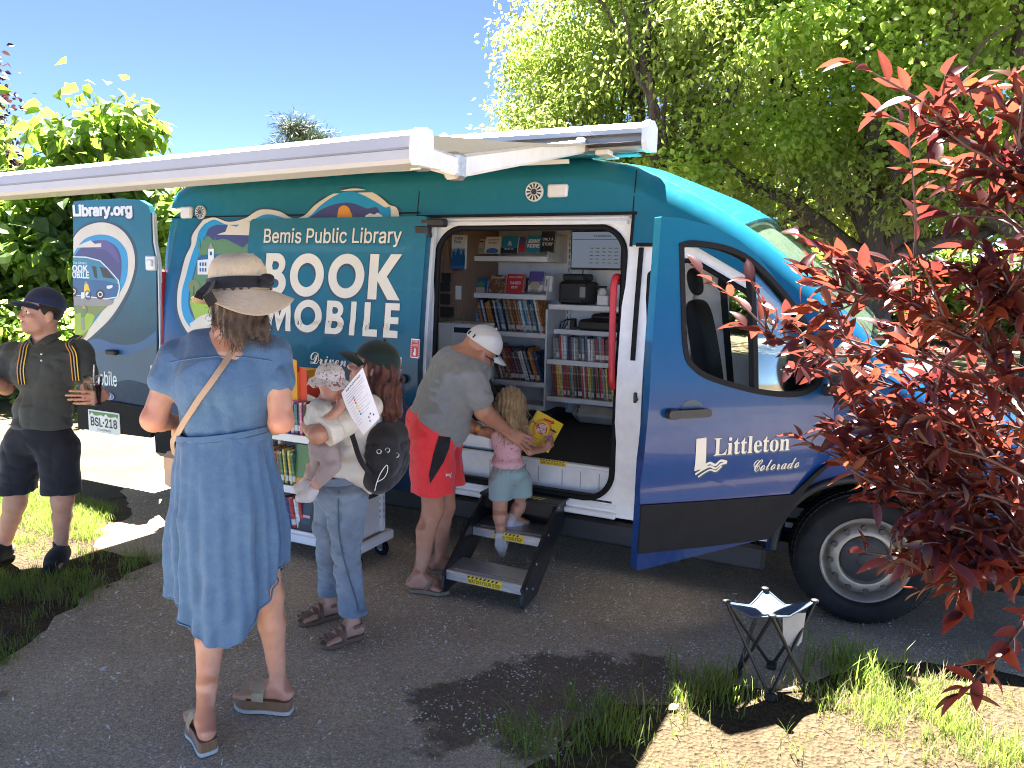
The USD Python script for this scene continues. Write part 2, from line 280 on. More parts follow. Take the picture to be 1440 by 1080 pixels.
def ring(poly, w, y0, y1, name, m, n=2):
    """a rubber profile round an opening"""
    P = np.array(poly.exterior.coords)[:-1]; P = P[np.r_[True, np.linalg.norm(np.diff(P, axis=0), axis=1) > .01]]
    pts = np.c_[P[:, 0], tumble(P[:, 1]) + y0, P[:, 1]]; pts = np.vstack([pts, pts[:2]])
    return part(van, name, tube(pts, w, 6, cap=False), m, smooth=True)
ring(slide_small.buffer(-.004), .019, .03, 0, 'door_seal', 'rubber'); ring(cab_small.buffer(.0), .016, .03, 0, 'door_seal', 'rubber')
part(van, 'pillar_strip', sheet(sbox(-1.262, 1.30, -1.238, 1.93), side(.012), .02, .2), 'rubber')
part(van, 'latch', cat_(bx(-1.235, -1.215, .05, .075, 1.06, 1.12, .005), tube([(-1.225, .06, 1.09), (-1.20, .02, 1.085)], .006)), 'black_metal')
# sills under the sliding door
part(van, 'sill', cat_(bx(-2.68, -1.31, .035, .075, .365, .40, .006), bx(-2.68, -1.31, .06, .10, .408, .45, .006), bx(-2.68, -1.31, .09, .17, .45, .46), bx(-2.62, -2.18, .052, .06, .425, .445)), 'white_metal')
part(van, 'rocker_panel', cat_(bx(-3.3, -.47, .05, .12, .20, .345, .02), bx(-5.0, -4.2, .05, .12, .27, .345, .02)), 'black_plastic')
part(van, 'underbody', cat_(bx(-4.9, .8, .2, 1.86, .28, .345), bx(-4.6, -.6, .55, .68, .2, .3), bx(-4.6, -.6, 1.4, 1.53, .2, .3), bx(-3.8, -3.7, .3, 1.76, .28, .4)), 'black_plastic')
# roof speakers and lamps on the side
def speaker(x, z, r=.058):
    y = float(tumble(z)); t = lathe([(.0, 0), (r, 0), (r, .012), (r * .9, .02), (r * .8, .014), (0, .014)], 28, 'y', (0, 0, 0)); t = (t[0] * [1, 1, 1], t[1])
    c = np.array([x, y, z]); v = t[0].copy(); v[:, 1] = -np.abs(v[:, 1]); n = part(van, 'speaker', (v + c, t[1]), 'white_paint', smooth=30)
    sp = []
    for k in range(12):
        a = k * np.pi / 6; p = Polygon([(.022 * math.cos(a - .14), .022 * math.sin(a - .14)), (.05 * math.cos(a - .13), .05 * math.sin(a - .13)), (.05 * math.cos(a + .13), .05 * math.sin(a + .13)), (.022 * math.cos(a + .14), .022 * math.sin(a + .14))])
        sp.append(sheet(affinity.translate(affinity.scale(p, r / .058, r / .058, origin=(0, 0)), x, z), lambda u, v, w: np.c_[u, y - .0165 + w, v], .002, 0))
    sp.append(sheet(Point(x, z).buffer(r * .3), lambda u, v, w: np.c_[u, y - .019 + w, v], .004, 0)); part(n, 'grille', cat_(*sp), 'print_dark')
speaker(-1.925, 2.255); speaker(-4.655, 2.178, .05)
def side_lamp(x, z, w=.125, h=.075):
    y = float(tumble(z)); n = part(van, 'side_lamp', bx(x - w / 2, x + w / 2, y - .022, y + .02, z - h / 2, z + h / 2, .008), 'white_metal')
    for k in range(4): part(n, 'lens', bx(x - w * .4, x + w * .4, y - .026, y - .0225, z - h * .36 + k * h * .2, z - h * .24 + k * h * .2), 'shelf_grey' if k % 2 else 'print_white')
side_lamp(-1.775, 2.257); side_lamp(-4.80, 2.178, .115, .085)
# ---- printed side of the van, behind the sliding door
def PXS(pts, off=0.): return [tuple(onS(a, b, off)[[0, 2]]) for a, b in pts]
def PXY(pts, y): return [tuple(onY(a, b, y)[[0, 2]]) for a, b in pts]
layer = [0]
def decal(parent, poly, m, to=None, lift=None, size=.1, name='print', label=None):
    """one printed shape of the wrap, a film a fraction of a millimetre above the last"""
    poly = poly.buffer(0)
    if poly.area < 1e-6: return None
    layer[0] += 1; w = -(.0012 + .0004 * (layer[0] % 24)) if lift is None else -lift
    return part(parent, name, sheet(poly.buffer(0), lambda u, v, q: to(u, v, q * .2 + w), .001, size), m, label=label)
S0 = side(0.)
vis = sbox(-5.02, .3, -2.62, 2.40)
def sd(pts, m, curve=True, lift=None): return decal(body, (curvy(PXS(pts)) if curve else Polygon(PXS(pts))).buffer(0).intersection(vis), m, S0, lift)
sd([(283, 306), (302, 303), (322, 309), (345, 304), (366, 292), (392, 294), (412, 304), (428, 300), (445, 283), (470, 268), (498, 262), (525, 268), (548, 285), (566, 306), (560, 420), (400, 520), (300, 500), (262, 470), (247, 440), (246, 410), (251, 385), (258, 362), (266, 345), (268, 330)], 'print_shade', lift=.001)
sd([(286, 309), (302, 306), (322, 312), (345, 307), (366, 295), (392, 297), (412, 307), (428, 303), (445, 287), (470, 272), (498, 265), (525, 271), (546, 287), (562, 306), (560, 420), (400, 520), (300, 500), (266, 470), (251, 440), (250, 410), (255, 385), (261, 362), (269, 345), (271, 330)], 'cream', lift=.0022)
sd([(288, 315), (302, 309), (320, 316), (345, 314), (372, 302), (392, 304), (415, 312), (436, 304), (450, 290), (470, 276), (490, 269), (510, 274), (540, 291), (550, 302), (540, 420), (400, 500), (300, 488), (268, 460), (257, 440), (256, 412), (262, 388), (268, 365), (276, 342), (280, 326)], 'print_cyan', lift=.0034)
sd([(305, 316), (330, 318), (360, 330), (400, 330), (436, 306), (460, 291), (490, 285), (515, 293), (535, 303), (530, 420), (400, 490), (310, 480), (275, 450), (266, 430), (267, 408), (272, 388), (279, 362), (288, 336), (294, 322)], 'print_navy', lift=.0046)
sd([(276, 380), (283, 350), (292, 332), (302, 338), (316, 336), (330, 342), (342, 348), (352, 352), (356, 470), (300, 470), (272, 440), (268, 415)], 'print_green', lift=.0058)
for k in range(13):
    a = 281 + k * 5.6; b = 342 - 4 * math.sin(k * .3 + .5) + k * .9; h = 6 + (k * 7 % 5)
    sd([(a - 2.5, b + 10), (a, b - h), (a + 2.5, b + 10)], 'print_green', False, .0064)
sd([(268, 425), (276, 412), (290, 408), (302, 414), (310, 428), (312, 470), (282, 462)], 'print_lime', lift=.0070)
sd([(306, 330), (318, 326), (322, 316), (334, 319), (344, 310), (356, 314), (356, 331)], 'cream', False, .0076)
sd([(268, 455), (290, 442), (330, 440), (360, 446), (360, 480), (280, 480)], 'cream', lift=.0080)
# courthouse and tree of the print
sd([(279, 366), (310, 362), (310, 386), (279, 386)], 'print_white', False, .0076); sd([(278, 366), (283, 359), (310, 357), (312, 363)], 'print_deep', False, .0082)
sd([(294, 350), (302, 350), (302, 388), (294, 388)], 'print_white', False, .0088); sd([(294, 350), (298, 341), (302, 350)], 'print_gray', False, .0092)
for k in range(3):
    for q in range(2): sd([(282 + k * 3.6, 369 + q * 8), (284.2 + k * 3.6, 369 + q * 8), (284.2 + k * 3.6, 374 + q * 8), (282 + k * 3.6, 374 + q * 8)], 'print_deep', False, .0090)
sd([(296.5, 377), (299.5, 377), (299.5, 388), (296.5, 388)], 'print_deep', False, .0096); sd([(296.5, 354), (299.5, 354), (299.5, 359), (296.5, 359)], 'print_deep', False, .0096)
sd([(266, 400), (270, 394), (277, 394), (282, 400), (281, 408), (274, 412), (267, 408)], 'print_olive', lift=.0086); sd([(273.4, 402), (274.6, 402), (274.6, 420), (273.4, 420)], 'print_dark', False, .0094)
sd([(475, 306), (477, 294), (483, 289), (490, 291), (494, 298), (495, 306)], 'print_orange', lift=.0060); sd([(515, 303), (521, 300), (527, 302), (532, 299), (538, 303), (540, 307), (514, 307)], 'print_white', False, .0060)

# ---- the sliding door, slid back along the side
SD = -.085
def emb(x, z):
    r = np.minimum.reduce([x + 3.99, -2.70 - x, z - 1.40, 1.93 - z]); s = np.clip(r / .03, 0, 1); s = s * s * (3 - 2 * s) * .008
    r2 = np.minimum(z - .84, .99 - z); q = np.clip(r2 / .05, 0, 1); return s + .012 * q * q * (3 - 2 * q)
sdoor_poly = rrect(-4.08, -2.607, .36, 2.116, .035)
SDm = lambda u, v, w: np.c_[u, tumble(v) + SD + w + emb(u, v) * (w < .03), v]
sdoor = part(van, 'sliding_door', sheet(sdoor_poly, SDm, .06, .045), 'wrap', smooth=40)
part(van, 'door_edge', sheet(rrect(-2.64, -2.585, .38, 2.08, .02), side(SD + .0605), .03, .1), 'white_paint')
def dd(poly, m, lift): return decal(sdoor, poly, m, SDm, lift, .06)
def boxpx(a, b, off): # left-bottom and right-top pixel
    p, q = onS(*a, off), onS(*b, off); return p[0], q[0], p[2], q[2]
def fit(poly, x0, x1, z0, z1):
    a, b, c, d = poly.bounds; return affinity.affine_transform(poly, [(x1 - x0) / (c - a), 0, 0, (z1 - z0) / (d - b), x0 - a * (x1 - x0) / (c - a), z0 - b * (z1 - z0) / (d - b)])
def L_O(): return affinity.scale(Point(0, 0).buffer(1, 24), .9, 1).difference(affinity.scale(Point(0, 0).buffer(1, 24), .48, .56))
def L_B():
    a = unary_union([sbox(0, 0, .5, 2), sbox(.3, 1.0, .62, 2), affinity.scale(Point(.62, 1.48).buffer(.52), 1, 1), sbox(.3, 0, .66, 1.16), Point(.66, .58).buffer(.58)])
    return a.difference(unary_union([sbox(.42, .36, .62, .78), Point(.62, .57).buffer(.21), sbox(.42, 1.22, .58, 1.62), Point(.58, 1.42).buffer(.2)]))
L_K = lambda: unary_union([sbox(0, 0, .5, 2), Polygon([(.45, 1.05), (1.15, 2), (1.75, 2), (1.0, 1.02), (1.78, 0), (1.12, 0), (.45, .88)])])
L_M = lambda: Polygon([(0, 0), (.24, 2), (.7, 2), (1.15, .9), (1.6, 2), (2.06, 2), (2.3, 0), (1.84, 0), (1.7, 1.2), (1.22, 0), (1.08, 0), (.6, 1.2), (.46, 0)])
L_I = lambda: sbox(0, 0, .46, 2); L_L = lambda: Polygon([(0, 0), (0, 2), (.46, 2), (.46, .42), (1.1, .42), (1.1, 0)])
L_E = lambda: unary_union([sbox(0, 0, .46, 2), sbox(0, 0, 1.1, .42), sbox(0, .8, 1.06, 1.2), sbox(0, 1.6, 1.1, 2)])
word = []
for g, a, b in ((L_B(), (370, 417), (404, 358)), (L_O(), (405, 418), (457, 356)), (L_O(), (459, 418), (514, 356)), (L_K(), (516, 417), (566, 357)),
                (L_M(), (374, 469), (411, 424)), (L_O(), (412, 470), (453, 423)), (L_B(), (457, 469), (485, 424)), (L_I(), (491, 469), (501, 424)), (L_L(), (510, 469), (533, 424)), (L_E(), (539, 470), (562, 424))):
    p = fit(g, *boxpx(a, b, SD)); word.append(p)
# keep each line on one level, as it is printed
def level(ps):
    z0, z1 = np.mean([p.bounds[1] for p in ps]), np.mean([p.bounds[3] for p in ps]); return [fit(p, p.bounds[0], p.bounds[2], z0, z1) for p in ps]
word = level(word[:4]) + level(word[4:])
for p in word: dd(affinity.translate(p, -.006, -.012).buffer(.006), 'print_shade', .001)
for p in word: dd(p, 'cream', .003)
x0, x1, z0, z1 = boxpx((371, 342), (566, 322), SD); g = glyphs('Bemis Public Library', .08, bold=1); g = affinity.scale(g, (x1 - x0) / (g.bounds[2] - g.bounds[0]), 1.18, origin=(0, 0))
dd(affinity.translate(g, x0 - g.bounds[0] + .002, z0 + .004 - .006), 'print_shade', .001); dd(affinity.translate(g, x0 - g.bounds[0], z0 + .004), 'cream', .003)
x0, x1, z0, z1 = boxpx((437, 514), (566, 490), SD); g = glyphs(mathscript('Driven') + ' ' + mathscript('to') + ' ' + mathscript('Read') + '!', .09, 'NotoSansMath'); g = affinity.scale(g, (x1 - x0) / (g.bounds[2] - g.bounds[0]), 1, origin=(0, 0))
dd(affinity.translate(g, x0 - g.bounds[0], z0 + .015), 'cream', .003)
for a, b, c, m in (((353, 345), (600, 339), .004, 'print_teal'),): pass
x0, x1, z0, z1 = boxpx((577, 503), (591, 477), SD)
dd(sbox(x0, z0, x1, z1), 'print_white', .001); dd(sbox(x0 + .007, z0 + .007, x1 - .007, z1 - .007), 'print_red', .002)
for k, (t, zz) in enumerate((('FIRE', .82), ('INSIDE', .62))):
    g = fit(glyphs(t, .02), x0 + .015, x1 - .015, z0 + (z1 - z0) * zz, z0 + (z1 - z0) * (zz + .11)); dd(g, 'print_white', .003)
dd(unary_union([sbox((x0 + x1) / 2 - .006, z0 + .015, (x0 + x1) / 2 + .006, z0 + .06), sbox((x0 + x1) / 2 - .012, z0 + .02, (x0 + x1) / 2 - .004, z0 + .035)]), 'print_white', .003)
for k in range(9):
    zz = z0 + (z1 - z0) * (k + .1) / 9
    for xx in (x0, x1 - .006): dd(sbox(xx, zz, xx + .006, zz + .007), 'print_red', .002)
# light arcs printed over the door
0 and dd(LineString(smoothpath([(-4.06, 1.02), (-3.6, 1.12), (-3.1, 1.05), (-2.63, 1.16)], 10)).buffer(.05), 'print_deep', .0006); 0 and dd(LineString(smoothpath([(-4.06, .75), (-3.5, .66), (-3.0, .8), (-2.63, .7)], 10)).buffer(.07), 'print_deep', .0006)
hx, hz = onS(550, 531, SD)[[0, 2]]
hn = part(van, 'door_handle', cat_(sheet(rrect(hx - .13, hx + .1, hz - .022, hz + .02, .019), side(SD - .045), .03, 0), sheet(rrect(hx + .06, hx + .13, hz - .03, hz + .028, .026), side(SD - .03), .05, 0)), 'black_plastic')
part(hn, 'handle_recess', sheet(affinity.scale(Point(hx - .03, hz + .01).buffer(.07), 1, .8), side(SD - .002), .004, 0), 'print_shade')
# ---- rear corner, bumper, rear doors
part(van, 'rear_bumper', cat_(bx(-5.16, -4.86, .03, .16, .27, .56, .04), bx(-5.16, -5.02, .1, 2.0, .27, .56, .04)), 'cladding')
part(van, 'tail_lamp', bx(-5.075, -5.03, .06, .14, 1.15, 1.75, .02), 'print_red')
RY = .045
RD = lambda u, v, w: np.c_[u, RY + w, v]
rd_poly = Polygon(PXY([(103, 283), (130, 281), (170, 279), (196, 281), (208, 288), (212, 300), (213, 340), (219, 372), (221, 480), (219, 560), (215, 615), (113, 602), (108, 520), (103, 400)], RY)).buffer(.02).buffer(-.04).buffer(.02)
rdoor = part(van, 'rear_door', sheet(rd_poly, RD, .045, .12), 'wrap', smooth=30)
def rd(pts, m, lift, curve=True, to=RD, par=None): return decal(par or rdoor, (curvy(PXY(pts, RY)) if curve else Polygon(PXY(pts, RY))).buffer(0).intersection(rd_poly.buffer(-.004)), m, to, lift, .3)
rd([(96, 360), (102, 335), (115, 318), (138, 310), (160, 313), (178, 325), (190, 345), (193, 372), (187, 400), (176, 425), (160, 450), (140, 470), (118, 487), (98, 500)], 'print_shade', .0012)
rd([(96, 358), (103, 336), (116, 321), (138, 313), (159, 316), (176, 328), (187, 347), (190, 372), (184, 398), (172, 423), (156, 447), (137, 466), (118, 482), (96, 496)], 'cream', .002)
rd([(96, 372), (108, 350), (120, 336), (138, 330), (156, 332), (170, 341), (179, 356), (180, 380), (176, 398), (164, 418), (150, 430), (135, 450), (118, 470), (96, 480)], 'print_cyan', .0028)
rd([(96, 380), (108, 356), (122, 343), (138, 338), (154, 340), (166, 350), (171, 366), (170, 390), (164, 408), (150, 424), (130, 440), (96, 470)], 'print_navy', .0036); rd([(130, 342), (150, 338), (164, 352), (168, 370), (150, 352), (136, 350)], 'print_purple', .004)
rd([(96, 347), (112, 345), (120, 341), (128, 338), (134, 343), (143, 342), (143, 347.5), (96, 348.5)], 'cream', .0044, False)
rd([(96, 417), (150, 420), (160, 424), (150, 432), (130, 452), (118, 476), (96, 485)], 'print_olive', .0044); rd([(96, 417), (130, 417), (158, 422), (150, 430), (96, 428)], 'print_gray', .005)
rd([(96, 452), (106, 442), (122, 440), (134, 446), (122, 466), (96, 482)], 'print_lime', .005)
rd([(96, 360), (122, 361), (142, 366), (154, 378), (168, 394), (170, 405), (167, 418), (150, 421), (96, 414)], 'print_white', .0052, False)
rd([(96, 361.5), (122, 362.5), (141, 367.5), (153, 379), (166, 394), (168, 405), (165, 417), (150, 419.5), (96, 413)], 'print_teal', .0056, False); rd([(96, 390), (150, 395), (168, 400), (165, 417), (150, 419.5), (96, 413)], 'print_deep', .006, False)
rd([(130, 374), (136, 375), (138, 392), (134, 390)], 'print_dark', .0064, False); rd([(141, 375), (150, 377), (162, 392), (146, 390)], 'print_dark', .0064, False); rd([(151, 402), (159, 401), (158, 405), (152, 406)], 'print_white', .0064)
for cx, cy in ((142, 414), (104, 410)):
    for r_, m, l in ((7, 'print_dark', .0064), (4, 'print_white', .0068), (2.6, 'print_dark', .0072)): rd([(cx + r_ * .9 * math.cos(a), cy + r_ * math.sin(a)) for a in np.linspace(0, 6.28, 14)[:-1]], m, l)
def rtext(t, a, b, m, lift, font='Inter', bold=0, shade=0):
    p, q = onY(*a, RY), onY(*b, RY); g = fit(glyphs(t, .1, font, bold), p[0], q[0], p[2], q[2])
    if shade: decal(rdoor, affinity.translate(g, .006, -.008).buffer(.004), 'print_shade', RD, lift - .001, 0)
    decal(rdoor, g, m, RD, lift, 0)
rtext('OOK', (103, 382), (124, 373), 'print_white', .0066, bold=3); rtext('OBILE', (103, 391), (126, 382), 'print_white', .0066, bold=3); rtext('The Library', (103, 372), (123, 368), 'print_white', .0066)
rtext('Library.org', (103.5, 309), (186, 285), 'print_white', .003, bold=5, shade=1); rtext('bookmobile', (108, 537), (164, 523), 'print_white', .003, bold=1)
# wheelchair user, standing figure of the print
rd([(119, 408), (120, 400), (124, 399), (126, 404), (127, 411), (120, 413)], 'print_yellow', .0064); rd([(120, 399), (120.5, 396), (123, 396), (123.5, 399)], 'print_gray', .0066); rd([(115, 411), (126, 411), (124, 415), (118, 420), (115, 420)], 'print_white', .0066, False)
decal(rdoor, Point(onY(124.5, 415, RY)[[0, 2]]).buffer(.038).difference(Point(onY(124.5, 415, RY)[[0, 2]]).buffer(.030)), 'print_dark', RD, .007, 0)
rd([(115, 440), (119, 439), (120, 464), (115, 464)], 'print_gray', .0064, False); rd([(115, 441), (118, 433), (123, 432), (123, 437), (120, 445), (115, 446)], 'print_green', .0068); rd([(117, 434), (117.5, 430), (120.5, 430), (121, 434)], 'print_skin', .007)
rd([(112, 500), (132, 490), (160, 497), (190, 494), (226, 474), (228, 540), (180, 534), (140, 545), (108, 538)], 'print_steel', .0012); rd([(112, 488), (135, 476), (165, 484), (195, 482), (226, 462), (226, 476), (190, 496), (160, 499), (132, 492), (114, 500)], 'print_deep', .0018)
# lower plastic, plate, badge
low = part(van, 'lower_cladding', sheet(Polygon(PXY([(112, 556), (219, 574), (215, 615), (113, 602)], RY)).buffer(.012).buffer(-.012), lambda u, v, w: np.c_[u, RY - .02 + w, v], .03, .2), 'cladding')
PL = lambda o: (lambda u, v, w: np.c_[u, RY - .022 - o + w, v])
pa, pb = onY(126, 607, RY - .02), onY(168, 580, RY - .02); pz0, pz1 = (pa[2] + onY(167, 610, RY)[2]) / 2, (pb[2] + onY(127, 576, RY)[2]) / 2
plate = part(van, 'licence_plate', sheet(rrect(pa[0], pb[0], pz0, pz1, .012), PL(.002), .004, 0), 'print_white')
W_, H_ = pb[0] - pa[0], pz1 - pz0
ridge = [(pa[0] + W_ * (.05 + .9 * k / 12), pz0 + H_ * (.70 + .08 * ((k * 5) % 3) * .8 * (1 if k % 2 else .2))) for k in range(13)]
decal(plate, Polygon([(pa[0] + .01, pz1 - .012)] + [(x, z + .01) for x, z in ridge] + [(pb[0] - .01, pz1 - .012)]), 'print_green', PL(.003), 0.0005, 0)
decal(plate, fit(glyphs('BSL·218', .1, bold=2), pa[0] + W_ * .08, pb[0] - W_ * .08, pz0 + H_ * .27, pz0 + H_ * .68), 'print_dark', PL(.003), .001, 0); decal(plate, fit(glyphs('COLORADO', .1), pa[0] + W_ * .28, pb[0] - W_ * .28, pz0 + H_ * .09, pz0 + H_ * .18), 'print_dark', PL(.003), .001, 0)
bc = onY(153, 557, RY); el = lambda s: affinity.scale(Point(bc[0], bc[2]).buffer(.075), s, .43 * s)
badge = part(van, 'badge', sheet(el(1), RD, .0, 0) if 0 else sheet(el(1), lambda u, v, w: np.c_[u, RY - .008 + w, v], .008, 0), 'steel'); decal(badge, el(.9), 'print_blue', lambda u, v, w: np.c_[u, RY - .009 + w, v], .0006, 0)
decal(badge, fit(glyphs(mathscript('Ford'), .1, 'NotoSansMath'), bc[0] - .045, bc[0] + .045, bc[2] - .017, bc[2] + .019), 'print_white', lambda u, v, w: np.c_[u, RY - .009 + w, v], .0014, 0)
for z in (1.79, .95): part(van, 'rear_hinge', cat_(bx(-5.13, -5.03, .02, .055, z - .05, z + .06, .008), bx(-5.10, -5.04, .0, .03, z - .02, z + .03, .006)), 'white_paint')
part(van, 'door_edge', sheet(Polygon(PXY([(212, 300), (213.5, 340), (219.6, 372), (221.8, 480), (219.8, 560), (217, 600), (218.6, 600), (221.3, 560), (223.4, 480), (221, 370), (215.5, 340), (214, 300)], RY)), lambda u, v, w: np.c_[u, RY + .012 + w, v], .03, 0), 'white_paint')
part(van, 'rear_handle', bx(-5.62, -5.50, RY - .05, RY, 1.06, 1.10, .012), 'black_plastic')
# the other rear door, open on the far side
part(van, 'rear_door', sheet(rrect(-5.95, -5.1, .5, 2.28, .05), lambda u, v, w: np.c_[u, 1.97 + w, v], .045, 0), 'wrap', smooth=30)
# ---- the front door, standing open
HING = np.array([-.185, .045]); AOPEN = math.radians(46.5)
DD, DN = np.array([-math.cos(AOPEN), -math.sin(AOPEN)]), np.array([math.sin(AOPEN), -math.cos(AOPEN)])
def DR(u, v, w):
    o = -(tumble(v) - .03) - w; u = np.asarray(u, float)
    return np.c_[HING[0] + DD[0] * u + DN[0] * o, HING[1] + DD[1] * u + DN[1] * o, np.asarray(v, float)]
def onDoor(px, py):
    o = 0.; d = ray(px, py)
    for _ in range(8):
        p0 = np.r_[HING + DN * o, 0]; n = np.r_[DN, 0]; t = ((p0 - EYE) @ n) / (d @ n); p = EYE + d * t; o = -(float(tumble(p[2])) - .03)
    return (p[:2] - HING - DN * o) @ DD, p[2]
PD = lambda pts: [onDoor(*p) for p in pts]
fd_poly = Polygon(PD([(930, 304), (960, 307), (1003, 318), (1040, 338), (1068, 362), (1095, 398), (1120, 436), (1145, 476), (1162, 512), (1173, 555), (1172, 600), (1167, 650), (1140, 676), (1115, 708), (1097, 736), (1078, 757), (895, 803), (905, 650), (917, 480)])).buffer(.008).buffer(-.016).buffer(.008)
win = curvy(PD([(956, 343), (975, 339), (1020, 346), (1056, 363), (1092, 397), (1126, 440), (1148, 480), (1156, 515), (1152, 542), (1120, 557), (1066, 553), (1004, 536), (976, 520), (962, 495), (958, 420)]), 4)
def dcrease(u, v):
    q = np.clip((v - .68) / .25, 0, 1); return .014 * np.sin(np.pi * q) ** 2
fdoor = part(van, 'front_door', sheet(fd_poly.difference(win), lambda u, v, w: DR(u, v, w + dcrease(u, v) * (w < .03)), .06, .05), 'wrap_front', smooth=38)
part(van, 'door_lining', sheet(fd_poly.buffer(-.05).difference(win.buffer(.02)), lambda u, v, w: DR(u, v, w + .062), .05, .1), 'cab_dark')
wf = part(van, 'window_frame', sheet(win.buffer(.004).difference(win.buffer(-.022)), lambda u, v, w: DR(u, v, w - .004), .05, .1), 'rubber')
a, b = onDoor(1058, 365), onDoor(1064, 553)
part(wf, 'divider', sheet(LineString([a, b]).buffer(.013, cap_style=2).intersection(win), lambda u, v, w: DR(u, v, w + .0), .04, .2), 'rubber')
ul = (a[0] + b[0]) / 2
part(wf, 'quarter_glass', sheet(win.buffer(-.02).intersection(sbox(-1, 0, ul - .012, 3)), lambda u, v, w: DR(u, v, w + .02), .005, .03), 'pane', smooth=30)
cl = fd_poly.intersection(Polygon(PD([(890, 711), (1000, 704), (1113, 695), (1150, 660), (1180, 640), (1130, 770), (1080, 756.5), (985, 768), (880, 779)])))
part(van, 'door_cladding', sheet(cl.buffer(.002), lambda u, v, w: DR(u, v, w - .012), .014, .1), 'cladding')
hu, hv = onDoor(965, 580)
hd = part(van, 'door_handle', cat_(sheet(rrect(hu - .115, hu + .115, hv - .02, hv + .018, .018), lambda u, v, w: DR(u, v, w - .04), .025, 0), sheet(rrect(hu + .05, hu + .115, hv - .026, hv + .022, .02), lambda u, v, w: DR(u, v, w - .03), .04, 0)), 'black_plastic')
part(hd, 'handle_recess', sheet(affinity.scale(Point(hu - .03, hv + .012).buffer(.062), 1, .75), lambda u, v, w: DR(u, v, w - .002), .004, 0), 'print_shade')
# town name and its emblem
def DT(z_off=0.): return lambda u, v, w: DR(-np.asarray(u), v, w)
def dtext(t, a, b, lift, font, bold=0):
    p, q = onDoor(*a), onDoor(*b); zz = (p[1] + 0, q[1]); g = fit(glyphs(t, .1, font, bold), -p[0], -q[0], p[1], q[1])
    return g
gl = [dtext(mathbold('Littleton'), (1003, 641), (1111, 609), .003, 'NotoSansMath'), dtext(mathscript('Colorado'), (1060, 664), (1126, 642), .003, 'NotoSansMath')]
em = [Polygon([(-onDoor(*p)[0], onDoor(*p)[1]) for p in q]) for q in ([(979, 617), (993, 615), (992, 656), (998, 652), (990, 660), (977, 662)],)]
em += [LineString(smoothpath([(-onDoor(*p)[0], onDoor(*p)[1]) for p in q], 6)).buffer(w) for q, w in (([(979, 661), (989, 656), (998, 651), (1006, 654), (1013, 648), (1021, 649)], .006), ([(980, 667), (990, 660), (999, 656), (1007, 659), (1014, 653), (1021, 651)], .005), ([(984, 671), (992, 665), (1000, 661), (1008, 663), (1015, 656)], .004))]
for g in gl + [unary_union(em)]:
    decal(fdoor, affinity.translate(g, .004, -.005).buffer(.003), 'print_shade', lambda u, v, w: DR(-u, v, w + dcrease(-u, v)), .0015, .05)
    decal(fdoor, g, 'cream', lambda u, v, w: DR(-u, v, w + dcrease(-u, v)), .003, .05)
# mirror on the door
mu, mv = onDoor(1160, 520)
mc = DR(np.array([mu]), np.array([mv]), np.array([-.14]))[0]
mir = part(van, 'wing_mirror', trimesh.creation.icosphere(3, 1.), 'black_plastic') if 0 else part(van, 'wing_mirror', (np.array(trimesh.creation.icosphere(3, 1.).vertices) * [.075, .11, .16] + mc, np.array(trimesh.creation.icosphere(3, 1.).faces)), 'black_plastic', smooth=True)
part(mir, 'mirror_arm', obox(mc - [0, 0, .08], DR(np.array([mu]), np.array([mv - .1]), np.array([0.]))[0], .05, .06, ch=.012), 'black_plastic')
# ---- cab
wsm = loft(.012, XS(-5.0, .93)); wsi = loft(.018, XS(-5.0, .925))
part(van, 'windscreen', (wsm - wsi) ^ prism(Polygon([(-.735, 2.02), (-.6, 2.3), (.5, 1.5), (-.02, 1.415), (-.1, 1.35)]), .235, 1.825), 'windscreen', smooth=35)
part(van, 'sun_shade', sheet(sbox(.30, 0, 1.76, 1), lambda u, v, w: np.c_[-.73 + v * .68, u, roof_z(-.73 + v * .68) - .05 - w + .10 * np.sin(np.clip((1 - np.abs(u - 1.03) / .72), 0, 1) * np.pi / 2)], .006, .08), 'headliner')  # added pale panel under the glass, imitates sky reflected in the windscreen
part(van, 'far_window', sheet(far_win.buffer(.0), lambda u, v, w: np.c_[u, 2.03 - (tumble(v) - .03) - w, v], .005, 0), 'pane')
def seat(y):
    s = part(van, 'seat', cat_(fine(bx(-1.08, -.55, y - .25, y + .25, .78, .92, .05), .2), fine(bx(-.0, .14, y - .24, y + .24, 0, .72, .05), .2)), 'seat_fabric') if 0 else None
    b = bx(-.07, .07, y - .24, y + .24, 0, .70, .05); v = b[0].copy(); v[:, 0] -= v[:, 2] * .22
    h = bx(-.05, .05, y - .13, y + .13, .74, .94, .04); hv_ = h[0].copy(); hv_[:, 0] -= hv_[:, 2] * .22
    rd_ = lambda m: trimesh.remesh.subdivide_loop(np.asarray(m[0]), np.asarray(m[1]), 2)
    s = part(van, 'seat', cat_(rd_(bx(-1.12, -.48, y - .27, y + .27, .79, .95, .06)), bx(-1.0, -.6, y - .2, y + .2, .55, .80), rd_((v * [1.1, 1.1, 1.04] + [-1.06, -y * .1, .89], b[1]))), 'seat_fabric', smooth=True)
    part(s, 'headrest', rd_((hv_ + [-1.06, 0, .9], h[1])), 'seat_fabric', smooth=True)
seat(.52); seat(1.5)
part(van, 'dashboard', cat_(bx(-.28, .1, .2, 1.86, .85, 1.30, .06), bx(-.02, .3, .2, 1.86, 1.2, 1.34, .04)), 'cab_dark', smooth=25)
t = np.linspace(0, 2 * np.pi, 30); part(van, 'steering_wheel', cat_(tube(np.c_[-.42 + .06 * np.sin(t), 1.5 + .19 * np.cos(t), 1.22 + .18 * np.sin(t)], .016, 8, False), obox((-.42, 1.34, 1.22), (-.42, 1.66, 1.22), .04, .03), obox((-.42, 1.5, 1.22), (-.2, 1.5, 1.12), .06, .06)), 'cab_dark')
